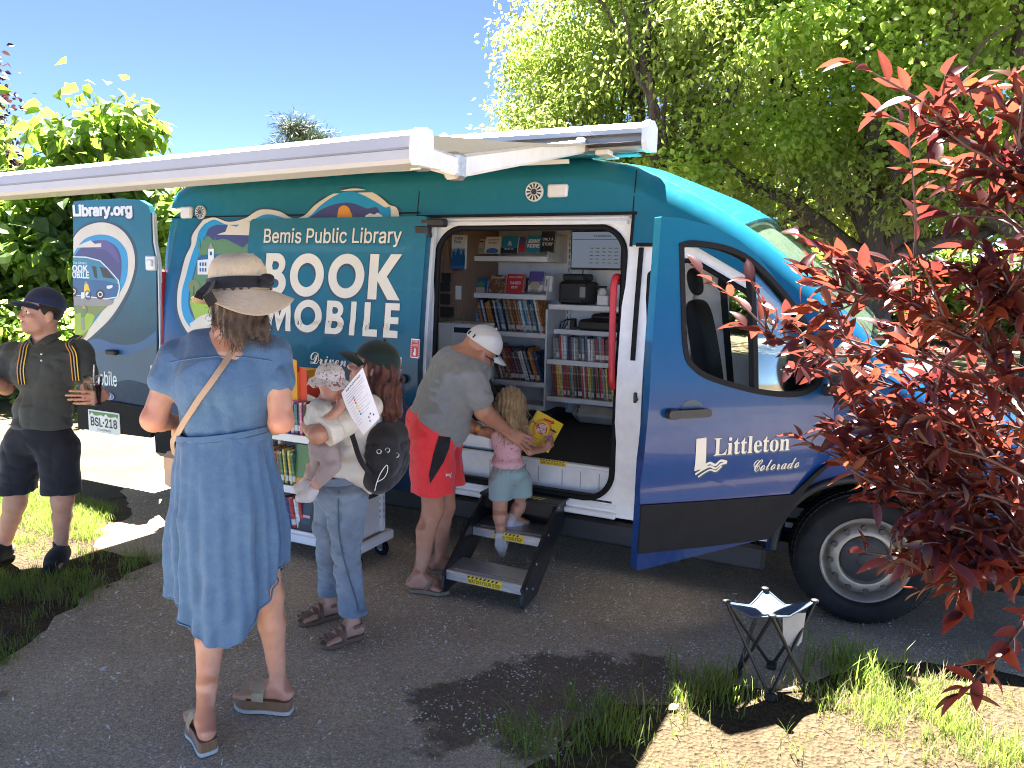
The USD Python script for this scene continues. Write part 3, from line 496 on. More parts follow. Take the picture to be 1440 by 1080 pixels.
part(van, 'cab_floor', bx(-1.25, .1, .15, 1.9, .5, .56), 'cab_dark'); part(van, 'cab_step', bx(-1.15, -.5, .06, .16, .40, .45, .01), 'black_plastic')
part(van, 'seat_belt', cat_(obox((-1.12, 1.86, 1.75), (-1.0, 1.84, .9), .05, .006, (0, 1, 0)), bx(-1.15, -1.09, 1.83, 1.88, 1.68, 1.80, .01)), 'cab_dark')
part(van, 'seat_belt', cat_(obox((-1.16, .17, 1.55), (-1.1, .2, .8), .05, .006, (0, 1, 0)),), 'cab_dark')
part(van, 'headliner', sheet(sbox(-1.3, .3, -.75, 1.76), lambda u, v, w: np.c_[u, v, roof_z(u) - .11 + w], .03, .1), 'headliner')
# front: bumper, lamps, grille
part(van, 'front_bumper', (lambda m: (np.c_[m[0][:, 0] - ((m[0][:, 1] - 1.03) / .95) ** 4 * .28, m[0][:, 1], m[0][:, 2]], m[1]))(fine(bx(.72, 1.03, .10, 1.96, .28, .62, .05), .12)), 'cladding', smooth=35)
for s in (1, -1): part(van, 'headlamp', (np.array(trimesh.creation.icosphere(2).vertices) * [.16, .12, .13] + [.80, 1.03 - s * .78, .90], np.array(trimesh.creation.icosphere(2).faces)), 'white_metal', smooth=True)
gr = part(van, 'grille', bx(.90, .985, .55, 1.51, .66, .94, .02), 'black_plastic')
for k in range(5): part(gr, 'slat', bx(.98, 1.0, .58, 1.48, .69 + k * .05, .71 + k * .05), 'steel')
part(van, 'wiper', tube([(-.02, .5, 1.45), (-.25, .75, 1.70)], .008), 'black_plastic')
# wheel-arch lining
for x in (0, -3.75):
    t = np.linspace(-.02, np.pi + .02, 24); pr = np.c_[x + .425 * np.cos(t), .36 + .425 * np.sin(t)]
    part(van, 'arch_trim', tube(np.c_[pr[:, 0], np.full(24, .035), pr[:, 1]], .022, 6), 'black_plastic', smooth=True)
    a = np.linspace(0, np.pi, 28); p = Polygon([(x + .425 * math.cos(t_), .36 + .425 * math.sin(t_)) for t_ in a] + [(x + .41 * math.cos(t_), .36 + .41 * math.sin(t_)) for t_ in a[::-1]]); v, f = extr(p, .4); part(van, 'arch_lining', (np.c_[v[:, 0], .07 + v[:, 2], v[:, 1]], f), 'black_plastic')
# ---- wheels
def wheel(x, y, rz, sgn, name='wheel'):
    R0 = .352; c, s = math.cos(rz), math.sin(rz)
    def place(m, cx=True): v, f = VF(m); v = np.asarray(v); return np.c_[x + c * v[:, 0] - s * v[:, 1] * sgn, y + s * v[:, 0] + c * v[:, 1] * sgn, v[:, 2] + R0], (f if sgn > 0 else f[:, ::-1])
    prof = [(.218, .0), (.235, -.012), (.26, -.022), (.30, -.020), (.325, -.006), (.340, .012), (.350, .035), (R0, .06), (R0, .155), (.350, .18), (.34, .2), (.3, .225), (.22, .21)]
    ty = trimesh.creation.revolve(np.array([(a, b) for a, b in prof]), sections=72); v = np.array(ty.vertices); v = np.c_[v[:, 0], v[:, 2], v[:, 1]]
    w = part(van, name, place((v, np.array(ty.faces)[:, ::-1])), 'tyre', smooth=40)
    tr = []
    for k in range(64):
        a0 = k * 2 * np.pi / 64
        for (b0, b1, sh) in ((.018, .052, 0), (.058, .098, .03), (.104, .144, .0), (.15, .19, .03)):
            blk = []
            for rr in (R0 - .012 if b0 > .02 and b1 < .17 else R0 - .02, R0 + .006 if b0 > .02 and b1 < .17 else R0 - .002):
                for aa, bb in ((a0 + sh, b0), (a0 + sh + .078, b0), (a0 + sh + .085, b1), (a0 + sh + .008, b1)): blk.append((rr * math.cos(aa), bb, rr * math.sin(aa)))
            tr.append((np.array(blk), np.array([[4, 5, 6], [4, 6, 7], [0, 1, 5], [0, 5, 4], [1, 2, 6], [1, 6, 5], [2, 3, 7], [2, 7, 6], [3, 0, 4], [3, 4, 7]])))
    part(w, 'tread', place(cat_(*tr)), 'tyre')
    rp = [(.222, .004), (.224, -.008), (.216, -.012), (.208, -.006), (.203, .012), (.196, .03), (.192, .052), (.184, .058), (.176, .034), (.166, .014), (.150, .004), (.138, .0), (.130, .002), (.126, .014), (.120, .03), (.09, .034), (.0, .034)]
    rm = trimesh.creation.revolve(np.array(rp), sections=64); v = np.array(rm.vertices); v = np.c_[v[:, 0], v[:, 2], v[:, 1]]
    rim = part(w, 'rim', place((v, np.array(rm.faces)[:, ::-1])), 'rim_paint', smooth=40)
    hol = []
    for k in range(12):
        a = k * np.pi / 6 + .1; q = lathe([(0, -.009), (.0145, -.009), (.0145, .009), (0, .009)], 14, 'y'); vv = q[0] * [1, 1, 1]; hol.append((vv + [.167 * math.cos(a), .013, .167 * math.sin(a)], q[1]))
    part(rim, 'vent_holes', place(cat_(*hol)), 'print_dark')
    part(w, 'hub_cap', place(cat_(lathe([(0, -.012), (.03, -.012), (.04, -.006), (.05, .0), (.085, .008), (.118, .022), (.122, .03), (0, .03)], 40, 'y'),)) if 0 else place((lambda q: (np.c_[q[0][:, 0], -q[0][:, 1], q[0][:, 2]], q[1]))(lathe([(0, -.012), (.03, -.012), (.04, -.006), (.05, .0), (.085, .008), (.118, .022), (.122, .03), (0, .03)], 40, 'y'))), 'black_plastic', smooth=40)
    part(rim, 'valve', place(tube([(.19, .05, -.06), (.2, .02, -.064)], .004)), 'black_plastic')
wheel(.02, .085, math.radians(13), 1); wheel(-3.75, .07, 0, 1); wheel(.0, 1.98, math.radians(13), -1); wheel(-3.75, 1.98, 0, -1)
# ================================================================ awning
awn = Thing('awning', 'wide open awning with white rail and dark grey cloth on the van roof', 'awning', (-3.1, .2, 2.45))
XA, XB = -5.0, -1.265
def profile(pts, x0, x1):
    p = Polygon(pts); v, f = extr(p, x1 - x0); return np.c_[x0 + v[:, 2], v[:, 0], v[:, 1]], f
cs = [(.30, 2.478), (.30, 2.60), (.24, 2.625), (.16, 2.615), (.11, 2.575), (.11, 2.55), (.2, 2.57), (.2, 2.5), (.13, 2.485), (.13, 2.47), (.2, 2.465)]
case = part(awn, 'case', profile(cs, XA, XB), 'awning_case', smooth=25)
part(case, 'end_cap', (lambda m: m)(profile([(y, z) for y, z in [(.305, 2.47), (.31, 2.60), (.24, 2.632), (.15, 2.622), (.10, 2.58), (.095, 2.50), (.12, 2.46), (.2, 2.455)]], XB, XB + .03)), 'white_paint', smooth=25)
part(awn, 'roof_strip', bx(-4.9, -1.32, .2, .3, 2.452, 2.462), 'print_teal')
part(awn, 'gutter', cat_(bx(-4.95, -1.7, .125, .135, 2.405, 2.43), ), 'white_paint')
for x in (-4.6, -3.1, -1.5): part(awn, 'bracket', bx(x - .04, x + .04, .12, .32, 2.445, 2.475, .004), 'white_metal')
# lead rail, out over the people; it hangs a little lower at the rear
P1 = np.array([-1.25, -2.135, 2.08]); P0 = np.array([-5.02, -2.02, 2.012])
rp = [(.075, .002), (.06, -.0), (-.05, .0), (-.062, .012), (-.062, .038), (-.058, .041), (-.062, .044), (-.056, .078), (-.04, .096), (-.01, .102), (.02, .098), (.03, .085), (.03, .05), (.075, .04)]
def along(pts, a, b, m=40):
    v, f = extr(Polygon(pts), 1.); v = np.asarray(v); t = v[:, 2:3]; return a + (b - a) * t + np.c_[np.zeros(len(v)), v[:, 0], v[:, 1]], f
rail = part(awn, 'lead_rail', along(rp, P0, P1), 'awning_case', smooth=25)
part(rail, 'end_cap', along([(.08, -.004), (-.055, -.006), (-.068, .012), (-.07, .042), (-.063, .082), (-.042, .101), (-.005, .107), (.03, .102), (.036, .085), (.036, .045), (.08, .042)], P1, P1 + [.018, 0, 0]), 'white_paint', smooth=25)
part(rail, 'joint_line', along([(-.0635, .0395), (-.0600, .0395), (-.0600, .0425), (-.0635, .0425)], P0, P1 - [.001, 0, 0]), 'print_gray')
# cloth from the case to the rail, sagging
nu, nv = 40, 24
u, v = np.meshgrid(np.linspace(0, 1, nu), np.linspace(0, 1, nv), indexing='ij')
Aa, Ab = np.array([XA + .05, .19, 2.52]), np.array([XB - .03, .19, 2.52]); Ba, Bb = P0 + [.04, .03, .094], P1 + [-.02, .03, .094]
C0 = Aa + (Ab - Aa) * u[..., None]; C1 = Ba + (Bb - Ba) * u[..., None]; Pq = C0 + (C1 - C0) * v[..., None]
Pq[..., 2] -= .022 * np.sin(np.pi * v) * (1 + .3 * np.sin(u * 9)); Pq[..., 2] += .004 * np.sin(u * 40) * np.sin(np.pi * v)
i, j = np.meshgrid(np.arange(nu - 1), np.arange(nv - 1), indexing='ij'); q = np.stack([i * nv + j, i * nv + j + 1, (i + 1) * nv + j + 1, (i + 1) * nv + j], -1).reshape(-1, 4)
part(awn, 'cloth', (Pq.reshape(-1, 3), np.vstack([q[:, [0, 2, 1]], q[:, [0, 3, 2]]])), 'awning_fabric', smooth=True)
# folding arms with their elbows
for sh, el, ha in (((-1.42, .15, 2.50), (-1.85, -.95, 2.24), (-1.38, -2.07, 2.115)),):
    pass
def arm(sh, el, ha):
    a = part(awn, 'arm', obox(sh, el, .05, .075, ch=.01), 'white_metal'); part(awn, 'arm', obox(el, ha, .045, .065, ch=.01), 'white_metal')
    for p in (sh, el, ha): part(a, 'joint', cat_(bx(p[0] - .03, p[0] + .03, p[1] - .035, p[1] + .035, p[2] - .045, p[2] + .045, .012)), 'aluminium')
arm(tuple(onY(818, 206, .1)), tuple(onX(640, 234, -1.33)), (-1.30, -2.07, 2.12)); arm((-4.75, .12, 2.5), (-4.0, -.9, 2.28), (-4.62, -1.97, 2.06))
# ================================================================ inside the van
part(van, 'cargo_floor', bx(-4.9, -1.34, .175, 1.9, .58, .62), 'floor_mat')
rz = part(van, 'floor_riser', bx(-2.52, -1.345, .168, .176, .463, .612), 'shelf_grey')
for x in (-2.2, -1.95, -1.86, -1.7, -1.58, -1.46): part(rz, 'panel_line', bx(x, x + .004, .1655, .168, .49, .59), 'print_gray')
part(rz, 'edge_strip', bx(-2.52, -1.345, .160, .20, .612, .632, .004), 'shelf_grey'); part(van, 'step_well', bx(-2.55, -1.34, .06, .172, .452, .464), 'floor_mat')
def warn(parent, x0, x1, z0, z1, to, text=True):
    n = decal(parent, sbox(x0, z0, x1, z1), 'print_yellow', to, .0006, 0, name='warning_label')
    h = z1 - z0; st = []
    for k in range(int((x1 - x0) / (h * .55))):
        a = x0 + k * h * .55; st.append(Polygon([(a, z1 - h * .30), (a + h * .25, z1 - h * .30), (a + h * .45, z1 - .001), (a + h * .2, z1 - .001)]))
    decal(n, unary_union(st).intersection(sbox(x0, z0, x1, z1)), 'print_dark', to, .0012, 0)
    if text: decal(n, fit(glyphs('WATCH YOUR STEP', .02, bold=2), x0 + .008, x1 - .008, z0 + h * .12, z0 + h * .58), 'print_dark', to, .0012, 0)
warn(rz, -1.845, -1.672, .606, .640, lambda u, v, w: np.c_[u, .158 + w, v])
part(van, 'cargo_wall', cat_(bx(-4.7, -1.34, 1.86, 1.9, .6, 2.3), bx(-4.75, -4.7, .2, 1.9, .6, 2.3)), 'liner'); part(van, 'cargo_ceiling', bx(-4.7, -1.34, .25, 1.8, 2.20, 2.22), 'liner')
wd = part(van, 'wood_panel', cat_(bx(-3.9, -3.02, 1.235, 1.275, .62, 2.19), bx(-3.06, -3.02, 1.275, 1.85, .62, 2.19)), 'wood')
for k in range(9): part(wd, 'wood_strip', bx(-3.40 + k * .042, -3.366 + k * .042, 1.229, 1.235, .62, 2.19), 'wood')
for a, b in (((621, 397), (634, 384)), ((619, 410), (633, 398)), ((619, 428), (633, 413)), ((619, 446), (638, 432))):
    p, q = onY(*a, 1.22), onY(*b, 1.22); part(wd, 'switch_plate', bx(p[0], q[0], 1.214, 1.229, p[2], q[2], .004), 'black_plastic')
p, q = onY(640, 421, 1.22), onY(648, 402, 1.22); part(wd, 'notice', bx(p[0], q[0], 1.224, 1.229, p[2], q[2]), 'print_white')
p, q = onY(635, 378, 1.2), onY(653, 332, 1.2)
part(wd, 'wire_rack', cat_(*[tube([(x, 1.205, p[2] - .04), (x, 1.205, q[2] - .06), (x, 1.228, q[2] - .06)], .003, 5) for x in (p[0] + .03, q[0] - .03)], tube([(p[0], 1.19, p[2] - .005), (q[0], 1.19, p[2] - .005)], .004, 5)), 'steel')
# shelving
SY0, SY1 = 1.44, 1.85
shelf = Thing('wall_shelving', 'white metal shelving of five rows along the far wall inside the van', 'shelves', (-2.75, 1.7, .62))
def sh(x0, x1, z, y0=SY0, t=.028): return part(shelf, 'shelf_board', cat_(bx(x0, x1, y0, y0 + .012, z - t, z + .012, .002), bx(x0, x1, y0 + .012, SY1 + .005, z - t, z - t + .012)), 'shelf_grey')
LX0, LX1, RX0, RX1 = -3.14, -2.385, -2.365, -1.72
ZR = dict(top=1.895, two=1.60, three=1.298, four=.905, five=.72); ZB = dict(counter=1.53, tray=1.40, dvd=1.10, low=.805)
for z in (1.895, 1.60): sh(LX0, LX1, z, SY0 - .02); 
for z in (1.298, .905, .72): sh(LX0, LX1, z)
for z in (1.53, 1.10, .805): sh(RX0, RX1, z)
sh(RX0, RX1, 1.33, SY0 + .12)
for x in (LX0, LX1, RX1): part(shelf, 'side_panel', bx(x - .008, x + .008, SY0 + .01, 1.85, .66, 1.5 if x > LX0 else 2.0, .003), 'shelf_grey')
for z in (1.895, 1.60):
    for x in (LX0 + .0, LX1): part(shelf, 'shelf_bracket', (lambda m: m)(sheet(Polygon([(SY0 - .02, z - .03), (SY0 + .02, z + .13), (SY0 + .08, z + .17), (1.85, z + .19), (1.85, z - .03)]), lambda u, v, w: np.c_[x + w, u, v], .006, 0)), 'shelf_grey')
for x in (-3.1, -2.36, -1.75):
    up = part(shelf, 'wall_upright', bx(x - .02, x + .02, 1.835, 1.858, .65, 2.15), 'white_metal')
    part(up, 'slots', cat_(*[bx(x - .003, x + .003, 1.832, 1.8355, .7 + k * .05, .73 + k * .05) for k in range(29)]), 'print_dark', kind='stuff')
part(shelf, 'back_panel', bx(LX0, LX1, 1.80, 1.81, .70, 1.25), 'shelf_grey')
# the books on them
PAL = {'dark blue': (.03, .06, .15), 'teal': (.03, .16, .19), 'black': (.02, .02, .024), 'grey': (.22, .22, .22), 'cream': (.5, .45, .34), 'red': (.38, .04, .04), 'brown': (.17, .08, .045), 'orange': (.5, .2, .05), 'green': (.07, .17, .08), 'pale blue': (.2, .33, .42), 'white': (.6, .6, .58), 'yellow': (.58, .42, .08), 'pink': (.55, .2, .3)}
for k, c in PAL.items():
    n = 'book_' + k.replace(' ', '_')
    MX(n, {'tc': ('texture_coordinate', {}), 's': ('separate_xyz', {}), 'a': ('math', {'math_type': 'greater_than', 'value2': .018}), 'b': ('math', {'math_type': 'less_than', 'value2': .052}), 'c': ('math', {'math_type': 'multiply'}), 'oi': ('object_info', {}), 'rg': ('math', {'math_type': 'greater_than', 'value2': .35}), 'c2': ('math', {'math_type': 'multiply'}),
           'nz': ('noise_texture', {'scale': 45.0, 'detail': 2.0}), 'r': ('rgb_ramp', {'ramp': [(.35, tuple(x * .55 for x in c)), (.5, c), (.62, tuple(min(.8, x * 1.5 + .03) for x in c)), (.70, (.5, .48, .42))]}), 'm': ('mix', {'color2': (.55, .55, .53)}), 'p': ('principled_bsdf', {'roughness': .35})},
       [('tc.object', 's.vector'), ('tc.object', 'nz.vector'), ('nz.fac', 'r.fac'), ('s.z', 'a.value1'), ('s.z', 'b.value1'), ('a.value', 'c.value1'), ('b.value', 'c.value2'), ('oi.random', 'rg.value1'), ('c.value', 'c2.value1'), ('rg.value', 'c2.value2'), ('c2.value', 'm.fac'), ('r.color', 'm.color1'), ('m.color', 'p.base_color')])
M('paper', (.72, .70, .64), .9, var=.05)
brng = random.Random(5)
def book_mesh(t, d, h):
    """covers and spine round a paper block"""
    c = .0022 if t > .009 else t * .2
    v = np.array([(x, y, z) for z in (0, h) for x, y in ((-t / 2, d), (-t / 2, .002), (-t / 2 + .002, 0), (t / 2 - .002, 0), (t / 2, .002), (t / 2, d), (t / 2 - c, d - .004), (t / 2 - c, .004), (-t / 2 + c, .004), (-t / 2 + c, d - .004))])
    n = 10; f = []
    for k in range(n):
        q = (k + 1) % n; f += [(k, q, q + n), (k, q + n, k + n)]
    for o in (0, n):
        for a, b, c2, d2 in ((0, 1, 8, 9), (1, 2, 3, 4), (1, 4, 7, 8), (4, 5, 6, 7), (6, 7, 8, 9)):
            t1, t2 = (a + o, b + o, c2 + o), (a + o, c2 + o, d2 + o); f += [t1[::-1], t2[::-1]] if o == 0 else [t1, t2]
    return v, np.array(f)
def put_book(x, y, z, t, d, h, lean, yaw, col, label, group, name='book', tilt=0):
    v, f = book_mesh(t, d, h); path = numbered('/World', name)
    pm = usdkit.mesh(stage, path, (v, f), MATS['book_' + col.replace(' ', '_')])
    Mx = Gf.Matrix4d().SetRotate(Gf.Rotation(Gf.Vec3d(1, 0, 0), tilt)) * Gf.Matrix4d().SetRotate(Gf.Rotation(Gf.Vec3d(0, 1, 0), lean)) * Gf.Matrix4d().SetRotate(Gf.Rotation(Gf.Vec3d(0, 0, 1), yaw)) * Gf.Matrix4d().SetTranslate(Gf.Vec3d(float(x), float(y), float(z)))
    pm.MakeMatrixXform().Set(Mx); tagp(pm.GetPrim(), label, 'book', group); return pm
def row(x0, x1, y, z, tt, hh, lean, cols, where, group, d=.2, kind='thin', jit=1.2):
    x = x0
    while x < x1:
        t = brng.uniform(*tt); h = brng.uniform(*hh); c = brng.choice(cols); L = lean + brng.uniform(-jit, jit)
        x += t / 2 / math.cos(math.radians(L)); put_book(x, y + brng.uniform(0, .012), z + (t / 2) * math.sin(math.radians(abs(L))) + .001, t, d, h, L, 0, c, f'{kind} {c} book {where}', f'{kind} {c} books {where}'); x += t / 2 / math.cos(math.radians(L)) + brng.uniform(.0005, .003)
mixc = list(PAL)
row(-3.08, -2.42, SY0 + .02, 1.31, (.008, .021), (.22, .285), -15, ['dark blue', 'teal', 'grey', 'cream', 'brown', 'orange', 'pale blue', 'black', 'white'], 'leaning in the van shelf row under the face-out books', 0)
row(-3.08, -2.42, SY0 + .02, .917, (.008, .022), (.23, .29), -19, ['dark blue', 'grey', 'red', 'brown', 'cream', 'black', 'white', 'orange'], 'leaning in the van shelf row behind the bending man', 0)
row(-2.32, -1.76, SY0 + .015, 1.112, (.012, .026), (.165, .19), -3, ['black', 'dark blue', 'red', 'white', 'teal', 'grey'], 'in the low row of disc cases beside the red rail', 0, .14, 'small')
row(-2.31, -1.76, SY0 + .015, .817, (.008, .022), (.24, .29), -5, ['brown', 'red', 'black', 'cream', 'green', 'grey', 'yellow'], 'in the bottom van shelf row beside the red rail', 0, .2, 'tall')
# face-out books
def cover(a, b, y, col, label, bits=(), lean=0., name='book', t=.02, rl=13):
    """a book standing cover forward: pixel corners of its cover, left bottom and right top, on the plane y"""
    p, q = onY(*a, y), onY(*b, y); w, h = q[0] - p[0], q[2] - p[2]; c = (p + q) / 2; base = np.array([c[0], y, p[2]])
    T = Thing(name, label, 'book', base, rz=0)
    ca, sa = math.cos(math.radians(rl)), math.sin(math.radians(rl))
    to = lambda u, v, k: np.c_[base[0] + np.asarray(u), base[1] + np.asarray(v) * sa + np.asarray(k) * ca, base[2] + np.asarray(v) * ca - np.asarray(k) * sa]
    part(T, 'cover', sheet(sbox(-w / 2, 0, w / 2, h), to, .003, 0), col); part(T, 'pages', sheet(sbox(-w / 2 + .004, .003, w / 2 - .002, h - .003), lambda u, v, k: to(u, v, k + .003), t, 0), 'paper'); part(T, 'back_cover', sheet(sbox(-w / 2, 0, w / 2, h), lambda u, v, k: to(u, v, k + t + .003), .003, 0), col)
    for i, (poly, m) in enumerate(bits):
        pl = affinity.translate(affinity.scale(poly, w, h, origin=(0, 0)), -w / 2, 0).intersection(sbox(-w / 2, 0, w / 2, h)) if not callable(poly) else None
        if pl.area > 1e-7: part(T, 'print', sheet(pl, lambda u, v, k: to(u, v, k * .1 - .0008 - .0004 * i), .0006, 0), m)
    return T
def words(t, x0, x1, y0, y1, m, font='Inter', bold=1):
    return (fit(glyphs(t, .1, font, bold), x0, x1, y0, y1), m)
E_ = lambda cx, cy, rx, ry: affinity.scale(Point(cx, cy).buffer(1, 10), rx, ry)
yb = SY0 + .01
cover((667, 356), (680, 335), yb + .03, 'print_tan', 'tan face-out book leftmost on the top van shelf', [(sbox(.15, .1, .85, .35), 'print_gray'), (sbox(.1, .75, .9, .85), 'print_dark')])
cover((681, 356), (703, 332), yb, 'cream', 'cream face-out book with a blue blob on the top van shelf', [(E_(.5, .12, .4, .2), 'print_blue'), words('Lessons', .15, .85, .78, .88, 'print_dark'), words('Magic', .2, .8, .55, .70, 'print_dark', 'NotoSansMath')])
cover((704, 356), (727, 331), yb, 'print_teal', 'dark teal face-out book with white lettering on the top van shelf', [(sbox(0, .0, 1, .3), 'print_dark'), words('&', .4, .65, .45, .7, 'print_white'), words('SEA', .2, .8, .2, .3, 'print_white')])
cover((728, 354), (738, 332), yb + .03, 'print_purple', 'narrow dark red face-out book half hidden on the top van shelf', [(sbox(0, 0, 1, .45), 'print_red')])
cover((739, 355), (760, 330), yb, 'print_teal', 'bright teal face-out book with big white capitals on the top van shelf', [words('JENNY', .08, .92, .55, .78, 'print_white', bold=4), words('KEIRE', .08, .92, .28, .5, 'print_white', bold=4)])
cover((759, 354), (779, 324), yb - .01, 'print_dark', 'black face-out book rightmost and tallest on the top van shelf', [words('ONLY A', .12, .9, .55, .68, 'print_white', bold=2), words('STORY', .12, .9, .3, .45, 'print_white', bold=2)])
cover((666, 412), (684, 391), yb, 'print_deep', 'blue face-out book with a green figure on the second van shelf', [(sbox(.15, 0, .85, .4), 'print_tan'), (E_(.5, .6, .3, .18), 'print_green')])
cover((686, 411), (710, 386), yb, 'print_red', 'dark maroon face-out book on the second van shelf', [(sbox(.0, 0, 1, 1), 'book_brown'), (sbox(.1, .8, .9, .88), 'print_tan')])
cover((711, 411), (735, 385), yb - .005, 'print_red', 'bright red face-out book with white words on the second van shelf', [words('CALL A SONG', .1, .9, .78, .9, 'print_white'), words('CASED', .2, .85, .45, .6, 'print_white', bold=3), words('OUT', .3, .7, .22, .36, 'print_white', bold=3)])
cover((738, 410), (756, 391), yb + .03, 'print_dark', 'dark face-out book behind the leaning paperback on the second van shelf', [words('NO', .2, .6, .6, .85, 'print_tan')])
cover((742, 410), (763, 381), yb - .02, 'book_grey', 'grey and violet face-out book leaning right on the second van shelf', [(sbox(0, .5, 1, 1), 'print_purple'), (E_(.45, .3, .35, .2), 'print_tan')])
cover((764, 409), (776, 388), yb + .02, 'print_white', 'white face-out leaflet at the right end of the second van shelf', [(sbox(.2, .3, .5, .8), 'print_gray')])
cover((634, 378), (654, 330), 1.19, 'print_white', 'blue and white picture book in the wire rack on the wood panel', [(sbox(0, 0, 1, .45), 'print_blue'), (sbox(0, .3, 1, .6), 'book_pale_blue'), (Polygon([(0, .3), (.2, .6), (.3, .4), (.5, .65), (.7, .38), (.85, .6), (1, .35), (1, .1), (0, .1)]), 'print_deep'), words('Indie', .2, .8, .86, .95, 'print_dark', 'NotoSansMath', 2), words('Pick', .2, .7, .75, .84, 'print_dark', 'NotoSansMath', 2)], rl=3)
# screen, printer, radio and the like
p, q = onY(803, 379, 1.62), onY(874, 324, 1.62)
tv = Thing('wall_screen', 'flat black framed screen on the wall above the printer in the van', 'screen', ((p[0] + q[0]) / 2, 1.62, p[2]))
part(tv, 'casing', bx(p[0], q[0] + .02, 1.60, 1.64, p[2], q[2], .006), 'black_plastic')
MX('screen_glow', {'e': ('emission', {'color': (.26, .31, .40), 'strength': .045})}, [], surface='e.emission')
scr = part(tv, 'display', bx(p[0] + .012, q[0] + .008, 1.597, 1.5995, p[2] + .016, q[2] - .012), 'screen_glow')
for k in range(5):
    for j in range(5): part(scr, 'table_cell', bx(p[0] + .16 + k * .05, p[0] + .19 + k * .05, 1.5955, 1.5968, p[2] + .05 + j * .028, p[2] + .058 + j * .028), 'print_gray')
part(scr, 'heading', bx(p[0] + .02, q[0], 1.5950, 1.5967, q[2] - .07, q[2] - .066), 'print_dark'); part(scr, 'heading', sheet(fit(glyphs('TV SCHEDULE', .02, bold=2), p[0] + .19, p[0] + .33, q[2] - .05, q[2] - .036), lambda u, v, w: np.c_[u, 1.5955 + w, v], .001, 0), 'print_dark')
part(tv, 'wall_arm', bx(p[0] + .2, p[0] + .28, 1.64, 1.86, p[2] + .08, p[2] + .16), 'black_plastic'); part(tv, 'cable', tube(smoothpath([(p[0] + .1, 1.63, p[2]), (p[0] + .08, 1.64, p[2] - .08), (p[0] + .02, 1.66, p[2] - .12), (p[0] + .03, 1.7, p[2] - .25)]), .004, 5), 'rubber')
pr = Thing('printer', 'black boxy printer on the dark counter below the screen in the van', 'printer', (-2.2, 1.6, 1.542))
part(pr, 'housing', cat_(bx(-2.31, -2.07, 1.5, 1.76, 1.543, 1.72, .02), bx(-2.29, -2.1, 1.52, 1.72, 1.72, 1.78, .015)), 'black_plastic'); part(pr, 'tray', bx(-2.29, -2.1, 1.46, 1.51, 1.56, 1.58, .004), 'cab_dark'); part(pr, 'panel', bx(-2.13, -2.085, 1.495, 1.5, 1.60, 1.68), 'print_gray')
solo('card_holder', cat_(bx(-1.99, -1.90, 1.5, 1.52, 1.543, 1.62, .004), bx(-1.985, -1.905, 1.495, 1.5, 1.56, 1.605)), 'shelf_grey', 'small grey card holder on the counter right of the printer', 'holder')
dv = Thing('deposit_bottle', 'pale spray bottle with dark cap standing behind the printer', 'bottle', (-2.02, 1.7, 1.543)); part(dv, 'bottle', lathe([(0, 0), (.035, 0), (.035, .11), (.02, .13), (0, .13)], 14, 'z', (-2.02, 1.7, 1.543)), 'liner', smooth=40); part(dv, 'cap', bx(-2.06, -1.98, 1.69, 1.71, 1.67, 1.69, .004), 'black_plastic')
sc = Thing('copier', 'black office machine on the shelf under the van counter', 'copier', (-1.98, 1.66, 1.342)); part(sc, 'housing', cat_(bx(-2.14, -1.76, 1.5, 1.84, 1.343, 1.43, .02), bx(-2.05, -1.78, 1.54, 1.8, 1.43, 1.475, .018)), 'black_plastic'); part(sc, 'tray', bx(-2.2, -2.12, 1.56, 1.7, 1.35, 1.365), 'cab_dark')
solo('cable_bundle', cat_(*[tube(smoothpath([(-2.33 + k * .02, 1.6, 1.345), (-2.3 + k * .03, 1.57, 1.40 + k * .01), (-2.24 + k * .02, 1.6, 1.42 - k * .01), (-2.2, 1.62, 1.35)]), .004, 5) for k in range(3)]), 'rubber', 'loose black cables curling beside the office machine in the van', 'cables')
solo('label_printer', cat_(bx(-2.24, -2.2, 1.58, 1.64, 1.343, 1.43, .006)), 'cab_dark', 'small upright black gadget beside the cables under the van counter', 'gadget')
# red grab rail, white cabinet, cushion, boxes
gb = Thing('grab_rail', 'tall red grab rail at the edge of the van doorway', 'rail', (-1.37, .14, 1.14)); part(gb, 'rail', tube(smoothpath([(-1.375, .20, 1.74), (-1.385, .13, 1.765), (-1.39, .10, 1.72), (-1.385, .085, 1.5), (-1.375, .07, 1.3), (-1.368, .07, 1.16), (-1.355, .12, 1.13), (-1.35, .19, 1.14)], 6), .020, 10), 'red_plastic', smooth=True)
for z in (1.75, 1.135): part(gb, 'mount', bx(-1.40, -1.345, .17, .20, z - .03, z + .03, .008), 'black_plastic')
p, q = onY(631, 512, .95), onY(672, 456, .95)
wc = Thing('first_aid_cabinet', 'white metal cabinet with hooks behind the bending man in the van', 'cabinet', ((p[0] + q[0]) / 2, 1.1, .62)); part(wc, 'carcass', bx(p[0] - .1, q[0], .955, 1.23, .62, q[2], .006), 'white_metal'); part(wc, 'door', bx(p[0] + .02, q[0] - .006, .944, .954, .66, q[2] - .01, .003), 'white_metal')
part(wc, 'label', bx(p[0] + .05, q[0] - .04, .940, .9435, q[2] - .07, q[2] - .03), 'print_dark')
for k in range(2): part(wc, 'hook', tube([(p[0] + .02 + k * .1, .95, q[2]), (p[0] + .02 + k * .1, .95, q[2] + .04), (p[0] + .03 + k * .1, .94, q[2] + .05)], .004, 5), 'steel')
cv, cf = fine(bx(-2.16, -1.66, 1.42, 1.80, .625, .765, .06), .05); cv = cv.copy(); cv[:, 2] += .03 * (meshkit.fbm(cv * 6, 3, 3) - .5) * (cv[:, 2] > .65); cq = trimesh.smoothing.filter_taubin(trimesh.Trimesh(cv, cf), iterations=6)
